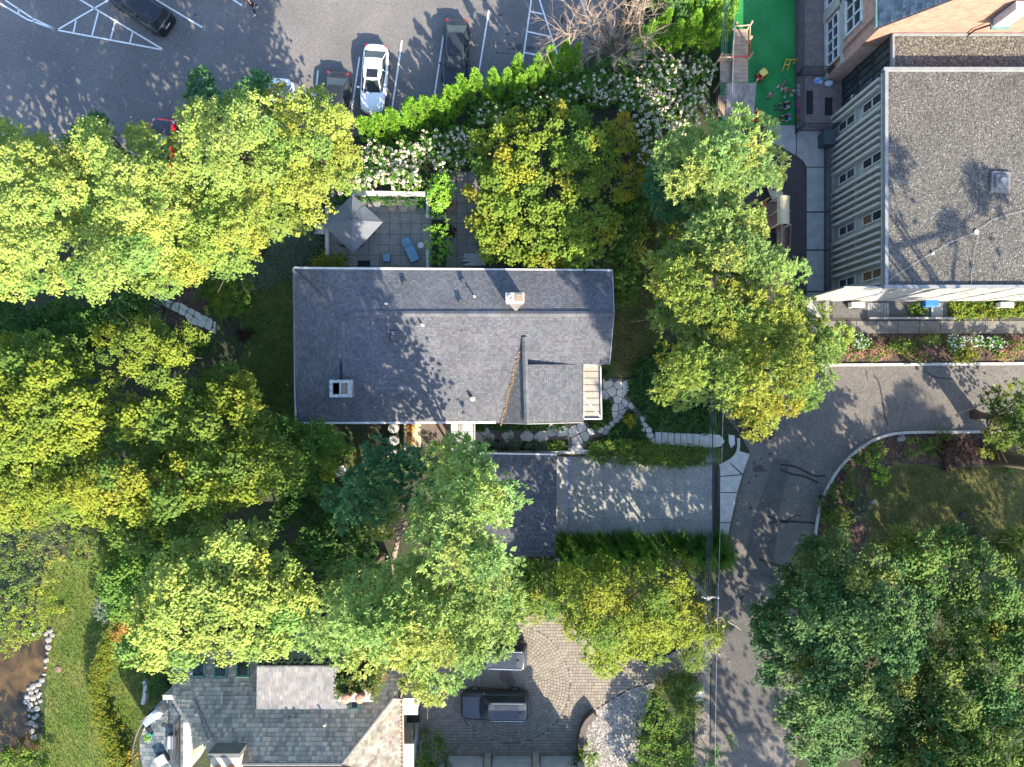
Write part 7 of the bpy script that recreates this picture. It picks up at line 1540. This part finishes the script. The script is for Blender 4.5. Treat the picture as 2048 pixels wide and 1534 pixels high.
for k, (x, y, rx, ry, nb, lab) in enumerate(HY):
    shrub('hydrangea', lab, 'shrub', blob(x, y, rx, ry, 12, k), .5, 1.9, 'hydr', 'broad', rad=.36, spacing=.46, seed=200 + k, blooms=(int(nb * 1.35), .20, cream), group='flowering hydrangeas', td=30, size=.17)

# ------------------------------------------------------------------ shrubs, hedges, ground cover
S = shrub
S('garden_bush', 'bright green bush in the planter left of the brown walk', 'shrub', [(862, 350), (895, 345), (908, 380), (895, 410), (868, 425), (855, 395)], .8, 2.4, 'thuja', 'broad', seed=1, size=.16, td=30)
S('garden_bush', 'rounded fern-green bush at the patio right edge', 'shrub', [(850, 460), (872, 438), (895, 448), (905, 480), (895, 520), (868, 532), (850, 500)], .6, 2.0, 'thuja', 'pine', seed=2, td=40, size=.16)
S('garden_bush', 'small dark bush under the planter bench', 'shrub', blob(872, 425, 18, 12), .3, 1.0, 'deep', 'low', seed=3)
S('garden_bush', 'small red-leaved plant on the brown walk', 'shrub', blob(903, 463, 9, 14), .3, .9, 'purple', 'low', seed=4, rad=.2, spacing=.2)
S('yew', 'clipped yellow-green yew at the house rear corner', 'shrub', [(622, 535), (625, 515), (650, 508), (680, 512), (698, 530), (692, 540), (640, 542)], .8, 1.7, 'hedge', 'low', seed=5)
S('wall_ivy', 'dark ivy trailing along the foot of the patio wall', 'ivy', [(660, 392), (850, 393), (852, 425), (842, 410), (800, 412), (760, 404), (715, 408), (690, 420), (652, 412)], .15, .55, 'ivy', 'low', seed=6, kind='stuff', rad=.22, spacing=.26)
S('climbing_foliage', 'dark leaves beside the house left of the entrance wall', 'shrub', blob(700, 902, 16, 8), .2, .6, 'deep', 'low', seed=7)
S('foundation_shrub', 'dark green foundation planting along the front wall', 'shrub', [(952, 848), (1135, 848), (1135, 858), (1050, 861), (952, 860)], .3, .8, 'deep', 'low', seed=8)
for k, (x, lab) in enumerate(((985, 'silvery shrub left in the bed behind the garage'), (1022, 'silvery shrub in the middle of the bed behind the garage'), (1072, 'silvery shrub right in the bed behind the garage'))): S('silver_shrub', lab, 'shrub', blob(x, 889, 22, 13, 12, k), .4, 1.0, 'silver', 'low', seed=10 + k, group='silvery shrubs behind the garage')
S('garden_bush', 'low dark green bush between silvery shrubs and flagstones', 'shrub', blob(1112, 890, 22, 12), .3, .8, 'shrub', 'low', seed=14)
S('grass_mound', 'dark grassy mound curling round the canopy corner', 'shrub', [(1182, 840), (1200, 838), (1203, 800), (1216, 800), (1226, 818), (1222, 840), (1206, 854), (1186, 852)], .2, .6, 'deep', 'pine', seed=15, td=60, size=.22, rad=.25, spacing=.28)
S('grass_mound', 'dark clump tucked beside the canopy top', 'shrub', blob(1212, 742, 12, 13), .2, .6, 'deep', 'pine', seed=16, td=60, size=.2, rad=.22, spacing=.25)
S('yellow_bush', 'small yellow-leaved bush in the wedge between paths', 'shrub', blob(1261, 841, 11, 11), .3, .8, 'gold', 'low', seed=17, rad=.2, spacing=.22)
S('ground_cover', 'dark ivy ground cover wedge between the two flagstone paths', 'ground cover', [(1262, 822), (1280, 850), (1292, 875), (1305, 892), (1230, 890), (1200, 878), (1228, 862), (1245, 840)], .08, .3, 'ivy', 'low', seed=18, kind='stuff', flat_top=True, rad=.22, spacing=.24)
S('ground_cover', 'dark glossy ground cover bank right of the front path', 'ground cover', [(1258, 770), (1270, 735), (1295, 705), (1330, 680), (1400, 690), (1430, 740), (1440, 800), (1436, 866), (1320, 862), (1296, 850), (1280, 815), (1262, 800)], .1, .4, 'ivy', 'low', seed=19, kind='stuff', flat_top=True, rad=.26, spacing=.28)
S('hedge', 'dark green box hedge between steps and driveway', 'hedge', [(1174, 885), (1230, 878), (1320, 888), (1440, 895), (1448, 910), (1430, 928), (1380, 936), (1300, 938), (1210, 930), (1175, 915)], .7, 1.1, 'shrub', 'low', seed=20, flat_top=True, rad=.2, spacing=.22, size=.11, td=130, stems=0)
S('clipped_hedge', 'long curving clipped golden hedge across the lawn', 'hedge', [(228, 1222), (250, 1228), (236, 1268), (220, 1312), (205, 1345), (203, 1385), (212, 1430), (228, 1475), (252, 1534), (262, 1575), (236, 1575), (205, 1500), (188, 1440), (180, 1390), (182, 1340), (196, 1300), (212, 1262)], 1.0, 1.6, 'hedge', 'low', seed=21, flat_top=True, rad=.22, spacing=.2, under=1.0, td=150, size=.11, stems=0)
for k in range(20):
    row = k // 10; x = 1126 + (k % 10) * 33.5 + row * 14; rg = np.random.default_rng(300 + k); n = 1100; p = G(x, 1088 + row * 20 + rg.normal(0, 3))
    t = thing('ornamental_grass', '%s tuft from the left in the %s row of ornamental grass below the driveway' % (ORD[k % 10], ('upper', 'lower')[row]), 'grass', p, 'ornamental grass tufts below the driveway')
    a = rg.uniform(0, 6.283, n); rr_ = rg.uniform(.05, .95, n); d = np.stack([np.cos(a) * rr_, np.sin(a) * rr_ + .1, np.full(n, .95)], 1); root = np.array(p) + np.stack([np.cos(a) * .22 * rr_, np.sin(a) * .22 * rr_, np.zeros(n)], 1)
    d = unit(d); s = rg.uniform(.7, 1.45, (n, 1)); b_ = unit(np.cross(d, [[0, 0, 1.]])) * .016; mid = root + d * s * .6; tip = root + d * s + np.stack([np.cos(a) * .4 * rr_, np.sin(a) * .4 * rr_, -.25 * rr_], 1)
    P = np.stack([root, mid + b_, tip, mid - b_], 1); leaf_object('blades', P, pick([((.06, .16, .025), 3), ((.085, .19, .035), 2), ((.05, .135, .025), 2)], n, rg), leafmat('leaf'), t)
# yucca, bed plants in the left garden
rg = np.random.default_rng(350); n = 260; p = G(334, 617); t = thing('yucca', 'spiky blue-green yucca beside the garden path', 'plant', p); d = unit(rg.normal(0, 1, (n, 3)) * np.array([1, 1, .5]) + np.array([0, 0, .35])); d[:, 2] = np.abs(d[:, 2]) * .8 + .1
leaf_object('leaves', leaves_blade(np.array(p) + np.array([0, 0, .35]) + d * .08, d, 1.15, .06, rg), pick([((.12, .2, .12), 3), ((.09, .16, .09), 2), ((.2, .26, .18), 1)], n, rg), leafmat('leaf'), t); MB().tube([p, (p[0], p[1], p[2] + .4)], .09, 7).build('stem', M('bark', (.13, .10, .075)), t)
def strappy(label, poly, seed, n=420, L=.7, pal='shrub', name='daylily_bed'):
    rg = np.random.default_rng(seed); P_ = np.array(poly); out = []
    while len(out) < n // 12:
        q = rg.uniform(P_.min(0), P_.max(0))
        if inside(poly, q[0], q[1]): out.append(q)
    R = []; D = []; 
    for q in out:
        p = np.array(G(*q)); a = rg.uniform(0, 6.28, 12); R.append(p + rg.normal(0, .06, (12, 3)) * [1, 1, 0] + [0, 0, .05]); D.append(np.stack([np.cos(a), np.sin(a), rg.uniform(.15, .9, 12)], 1))
    R = np.concatenate(R); D = unit(np.concatenate(D)); o = leaf_object(name, leaves_blade(R, D, L, .05, rg), pick(PAL[pal], len(R), rg), leafmat('leaf'), None); tag(o, label, 'plants', kind='stuff')
strappy('flopping strap-leaved plants in the bed left of the patio', [(520, 500), (570, 465), (620, 450), (640, 480), (600, 540), (540, 570), (480, 580), (460, 545)], 1, 3600, .75, 'silver')
strappy('low leafy plants in the bed above the garden path', [(400, 560), (480, 550), (500, 620), (440, 640), (390, 600)], 2, 1500, .5)
S('fern_bush', 'ferny green bush right of the garden path', 'shrub', [(420, 580), (450, 560), (500, 555), (510, 600), (480, 635), (440, 625)], .4, 1.3, 'shrub', 'fine', seed=30, rad=.3, spacing=.42, gaps=.15)
S('garden_bush', 'dark rounded bush left of the yucca', 'shrub', blob(280, 605, 22, 20), .4, 1.4, 'deep', 'low', seed=31); S('garden_bush', 'low green bush below the garden path middle', 'shrub', blob(400, 690, 26, 16), .3, 1.0, 'deep', 'low', seed=32)
S('red_shrub', 'small maroon shrub at the path end', 'shrub', blob(488, 668, 13, 12), .3, .8, 'purple', 'low', seed=33, rad=.2, spacing=.22); S('garden_bush', 'broad green bush where the lawn meets the lime trees', 'shrub', blob(450, 600, 30, 26), .4, 1.3, 'shrub', 'low', seed=34)
S('garden_bush', 'yellow-green bush left of the dead branches', 'shrub', [(640, 940), (668, 935), (680, 990), (650, 1020), (620, 990)], .8, 2.2, 'oak', 'low', seed=35); S('garden_bush', 'green bush between golden oak and maple', 'shrub', blob(690, 1080, 40, 40), .8, 2.2, 'olive', 'low', seed=36, gaps=.2)
S('flower_strip', 'orange flowers along the wall by the condensers', 'flowers', [(814, 850), (824, 850), (824, 900), (814, 900)], .2, .6, 'orange', 'low', seed=37, rad=.18, spacing=.2)
S('garden_bush', 'dark round bush at the end of the brown atrium', 'shrub', blob(876, 898, 16, 8), .3, .9, 'deep', 'low', seed=38); S('garden_bush', 'green bush under the pine by the condensers', 'shrub', blob(790, 935, 26, 18), .4, 1.3, 'oakd', 'low', seed=39)
S('shrub_thicket', 'olive shrub thicket at the left edge above the lawn', 'shrub', [(-40, 1045), (110, 1055), (210, 1040), (255, 1090), (215, 1130), (150, 1140), (110, 1165), (-40, 1175)], 1.0, 2.6, 'olive', 'fine', seed=40, rad=.45, spacing=.55, td=20)
S('shrub_thicket', 'yellowing shrub thicket at the left edge above the pond', 'shrub', [(-40, 1165), (100, 1160), (118, 1200), (95, 1250), (60, 1280), (25, 1305), (-40, 1320)], .8, 2.2, 'oak', 'fine', seed=41, rad=.42, spacing=.5, td=22)
S('shrub_thicket', 'olive thicket between golden oak and lawn top', 'shrub', [(150, 1050), (230, 1060), (260, 1120), (230, 1190), (205, 1180), (180, 1140), (140, 1120)], .8, 2.2, 'olive', 'fine', seed=42, rad=.42, spacing=.5, td=22)
S('leafy_bush', 'leafy bush in the very lower left corner', 'shrub', [(-30, 1520), (15, 1495), (60, 1490), (95, 1520), (110, 1560), (-30, 1580)], .8, 2.2, 'shrub', 'broad', seed=43, td=24, size=.18); S('sprig_bush', 'pale sprigged bush at the hedge top end', 'shrub', blob(215, 1215, 22, 26), .6, 1.6, 'silver', 'fine', seed=44, gaps=.25)
S('yellow_bush', 'small yellow bush beside the terrace railing', 'shrub', blob(256, 1518, 14, 20), .4, 1.2, 'gold', 'low', seed=45); S('yellow_bush', 'yellow bush on the lawn under the maple edge', 'shrub', blob(246, 1318, 14, 12), .4, 1.2, 'hedge', 'low', seed=46); S('garden_bush', 'dark shrubs between lawn and slate house', 'shrub', blob(318, 1372, 26, 22), .5, 1.6, 'deep', 'low', seed=47)
S('garden_bush', 'dark bush at the slate house corner by the cobbles', 'shrub', [(842, 1475), (880, 1460), (895, 1490), (898, 1560), (835, 1560)], .8, 2.0, 'shrub', 'low', seed=48); S('garden_bush', 'small dark bush beside the pale urn', 'shrub', blob(818, 1490, 14, 20), .4, 1.2, 'deep', 'low', seed=49)
S('round_bush', 'rounded green bush at the lower end of the curved wall', 'shrub', blob(1172, 1524, 26, 30), .6, 1.5, 'shrub', 'low', seed=50)
S('garden_bush', 'dark shrub mass right of the white gravel, upper', 'shrub', [(1300, 1385), (1330, 1345), (1380, 1345), (1400, 1370), (1412, 1420), (1390, 1460), (1320, 1475), (1282, 1455)], .8, 2.6, 'shrub', 'low', seed=51, gaps=.12); S('garden_bush', 'dark shrub mass right of the white gravel, lower', 'shrub', [(1272, 1465), (1330, 1470), (1375, 1490), (1400, 1545), (1390, 1600), (1270, 1600)], .8, 2.4, 'oakd', 'low', seed=52, gaps=.08)
S('spiky_bush', 'spiky dark shrub leaning over the lane at the bottom', 'shrub', [(1405, 1500), (1440, 1480), (1475, 1470), (1450, 1510), (1430, 1560), (1400, 1560)], .5, 2.0, 'deep', 'fine', seed=53, gaps=.3); S('garden_bush', 'dark shrubs below the garage corner', 'shrub', [(1020, 1118), (1110, 1120), (1140, 1140), (1100, 1165), (1030, 1150)], .5, 1.6, 'shrub', 'low', seed=54)
# right-hand bed
for k, (x, y, rx, ry, pal, h, lab) in enumerate(((1760, 900, 14, 18, 'shrub', .8, 'bright leafy shrub near the tan boulder'), (1735, 915, 22, 24, 'shrub', 1.1, 'leafy green shrub on the inner bend'), (1705, 950, 22, 20, 'olive', .9, 'olive shrub behind the white kerb stone'), (1690, 980, 32, 24, 'shrub', 1.0, 'broad bright shrub halfway down the bend'), (1765, 950, 14, 22, 'thuja', .8, 'upright bright shrub at the lawn corner'), (1725, 1020, 20, 26, 'silver', .8, 'grey-green shrub left of the lone lawn stone'),
        (1675, 1040, 34, 30, 'shrub', 1.1, 'dark leafy shrub beside the straight kerb'), (1655, 1010, 16, 16, 'deep', .7, 'small dark shrub by the pale kerb stone'), (1830, 895, 22, 24, 'olive', .9, 'tawny shrub right of the tan boulder'), (1862, 890, 22, 20, 'shrub', .9, 'green shrub left of the purple barberry'), (1890, 875, 22, 12, 'shrub', .8, 'low green shrub against the kerb above the barberry'), (2020, 935, 22, 12, 'deep', .6, 'small dark shrub right of the barberry'), (1985, 900, 26, 22, 'olive', 1.2, 'loose olive shrub at the foot of the tall trunk'), (1960, 1085, 40, 20, 'shrub', .9, 'low leafy edge of the maple by the lawn'))):
    S('bed_shrub', lab, 'shrub', blob(x, y, rx, ry, 11, k), .3, h, pal, 'broad', rad=.26, spacing=.33, seed=100 + k, td=45, size=.15, gaps=.08, group='shrubs on the road bend bed')
S('barberry', 'dark purple barberry in the right-hand bed', 'shrub', blob(1918, 906, 40, 34, 13), .4, 1.3, 'purple', 'low', seed=120)
white_f = [((.66, .68, .66), 1)]; pink_f = [((.52, .17, .2), 3), ((.62, .28, .3), 2)]; 
FB = [(1722, 685, 22, 16, 'hydr', white_f, 'white'), (1705, 705, 22, 16, 'olive', pink_f, 'pink'), (1755, 705, 26, 17, 'olive', pink_f, 'dusky pink'), (1805, 690, 26, 16, 'shrub', None, 'leafy green'), (1842, 708, 26, 15, 'olive', pink_f, 'rosy pink'), (1860, 680, 24, 14, 'olive', None, 'grey-green'), (1905, 685, 26, 18, 'hydr', white_f, 'large white'), (1930, 708, 34, 14, 'hedge', None, 'yellow-green'), (1950, 682, 20, 14, 'hydr', white_f, 'smaller white'), (1985, 690, 22, 16, 'hydr', white_f, 'rightmost white'), (2010, 708, 28, 15, 'olive', pink_f, 'deep pink'), (2040, 690, 26, 18, 'shrub', pink_f, 'edge pink'), (1675, 700, 18, 22, 'oak', None, 'yellow-green leafy'), (2090, 695, 26, 18, 'olive', pink_f, 'outer pink')]
for k, (x, y, rx, ry, pal, fl, w) in enumerate(FB):
    S('flower_clump', '%s clump in the flower bed along the road, %s from the left' % (w, ('second', 'first', 'third', 'fourth', 'fifth', 'sixth', 'seventh', 'eighth', 'ninth', 'tenth', 'eleventh', 'twelfth', 'nearest', 'last')[k]), 'flowers', blob(x, y, rx, ry, 11, k), .3, .9, pal, 'low', rad=.24, spacing=.3, seed=140 + k, blooms=(int(rx * 2.4), .10, fl) if fl else None, group='flower clumps along the road')
S('grass_strip', 'rough grass strip at the foot of the pale south wall', 'grass', [(1818, 604), (1850, 604), (1850, 634), (1818, 634)], .05, .3, 'shrub', 'low', seed=160, kind='stuff', rad=.2, spacing=.24, flat_top=True)
S('grass_strip', 'rough grass beside the right condenser box', 'grass', [(1900, 604), (2080, 604), (2080, 634), (1900, 634)], .05, .3, 'oak', 'low', seed=161, kind='stuff', rad=.2, spacing=.26, flat_top=True)
S('leafy_bush', 'yellow-green bush where the sidewalk meets the flower bed', 'shrub', blob(1660, 690, 30, 30), .6, 1.8, 'oak', 'fine', seed=162, rad=.35, spacing=.45)
S('edge_bush', 'sunlit leafy bush under the pines by the dry lawn', 'shrub', blob(1345, 470, 24, 32), .6, 2.0, 'oak', 'low', seed=163, gaps=.1); S('garden_bush', 'green shrub edge along the house right side', 'shrub', [(1226, 545), (1262, 530), (1285, 560), (1275, 600), (1245, 625), (1228, 600)], .3, .9, 'shrub', 'low', seed=164)
S('leafy_bush', 'light green shrub right of the golden conifer', 'shrub', blob(1285, 330, 22, 40), .6, 1.8, 'gold', 'low', seed=165, gaps=.2); S('garden_bush', 'green bush between maple and dry lawn top', 'shrub', blob(1300, 400, 26, 26), .5, 1.6, 'shrub', 'low', seed=166)

# fallen leaves and grit
def grass_tufts(label, poly, n, z, pal, seed, L=.16):
    rg = np.random.default_rng(seed); P_ = np.array(poly); q = rg.uniform(P_.min(0), P_.max(0), (n * 4, 2)); q = q[inside(poly, q[:, 0], q[:, 1])][:n]
    pos = np.array([W(a, b, z) for a, b in q]); d = rg.normal(0, .5, (len(q), 3)) + np.array([0, 0, 1.]); o = leaf_object('grass', leaves_blade(pos, d, L, .035, rg), pick(pal, len(q), rg), leafmat('leaf'), None); tag(o, label, 'grass', kind='stuff')
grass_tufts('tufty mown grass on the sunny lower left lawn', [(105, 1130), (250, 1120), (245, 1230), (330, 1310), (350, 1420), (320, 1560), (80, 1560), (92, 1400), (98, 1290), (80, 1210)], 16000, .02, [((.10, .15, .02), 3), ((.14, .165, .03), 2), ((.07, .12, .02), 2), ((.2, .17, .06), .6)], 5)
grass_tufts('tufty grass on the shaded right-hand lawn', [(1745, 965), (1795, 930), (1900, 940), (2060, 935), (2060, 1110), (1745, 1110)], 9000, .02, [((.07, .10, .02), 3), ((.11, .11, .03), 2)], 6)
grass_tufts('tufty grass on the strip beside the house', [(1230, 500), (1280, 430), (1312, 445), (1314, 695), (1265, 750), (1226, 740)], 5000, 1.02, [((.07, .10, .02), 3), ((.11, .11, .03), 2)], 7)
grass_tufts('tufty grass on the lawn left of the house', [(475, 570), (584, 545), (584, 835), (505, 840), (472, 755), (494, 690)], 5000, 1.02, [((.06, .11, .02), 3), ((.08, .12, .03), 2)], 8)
litter('fallen_leaves', 'leaf specks over the sunny lower left lawn', [(105, 1150), (245, 1130), (240, 1230), (180, 1500), (95, 1500)], 160, .05, [((.4, .28, .12), 2), ((.3, .2, .1), 1)], .09, 9) if False else None
def litter(name, label, poly, n, z, pal, size, seed, parent=None):
    rg = np.random.default_rng(seed); P_ = np.array(poly); q = rg.uniform(P_.min(0), P_.max(0), (n * 3, 2)); q = q[inside(poly, q[:, 0], q[:, 1])][:n]
    pos = np.array([W(a, b, z) for a, b in q]) + [0, 0, .012]; o = leaf_object(name, leaves_broad(pos, np.array([[0, 0, 1.]]).repeat(len(pos), 0), size, .7, rg, .15), pick(pal, len(pos), rg), leafmat('leaf'), None); tag(o, label, 'leaves', kind='stuff')
litter('fallen_leaves', 'pale leaf specks scattered over the shaded car park', [(0, 60), (500, 60), (640, 220), (0, 260)], 260, .034, [((.6, .55, .4), 2), ((.4, .33, .2), 2)], .07, 1)
litter('fallen_leaves', 'dry leaf specks along the lane and bend', [(1430, 1250), (1600, 900), (2000, 740), (2000, 860), (1640, 1000), (1600, 1500), (1430, 1500)], 420, .036, [((.35, .22, .1), 2), ((.2, .14, .08), 2)], .08, 2)
litter('fallen_leaves', 'yellow leaf specks over the dry lawn strip', [(1240, 460), (1316, 450), (1316, 690), (1220, 740), (1230, 600)], 240, 1.024, [((.4, .33, .1), 2), ((.3, .2, .1), 1)], .08, 3)
litter('fallen_leaves', 'leaf specks over the right-hand lawn', [(1740, 960), (2048, 930), (2048, 1100), (1740, 1100)], 260, .024, [((.4, .33, .1), 2), ((.3, .2, .1), 1)], .08, 4)
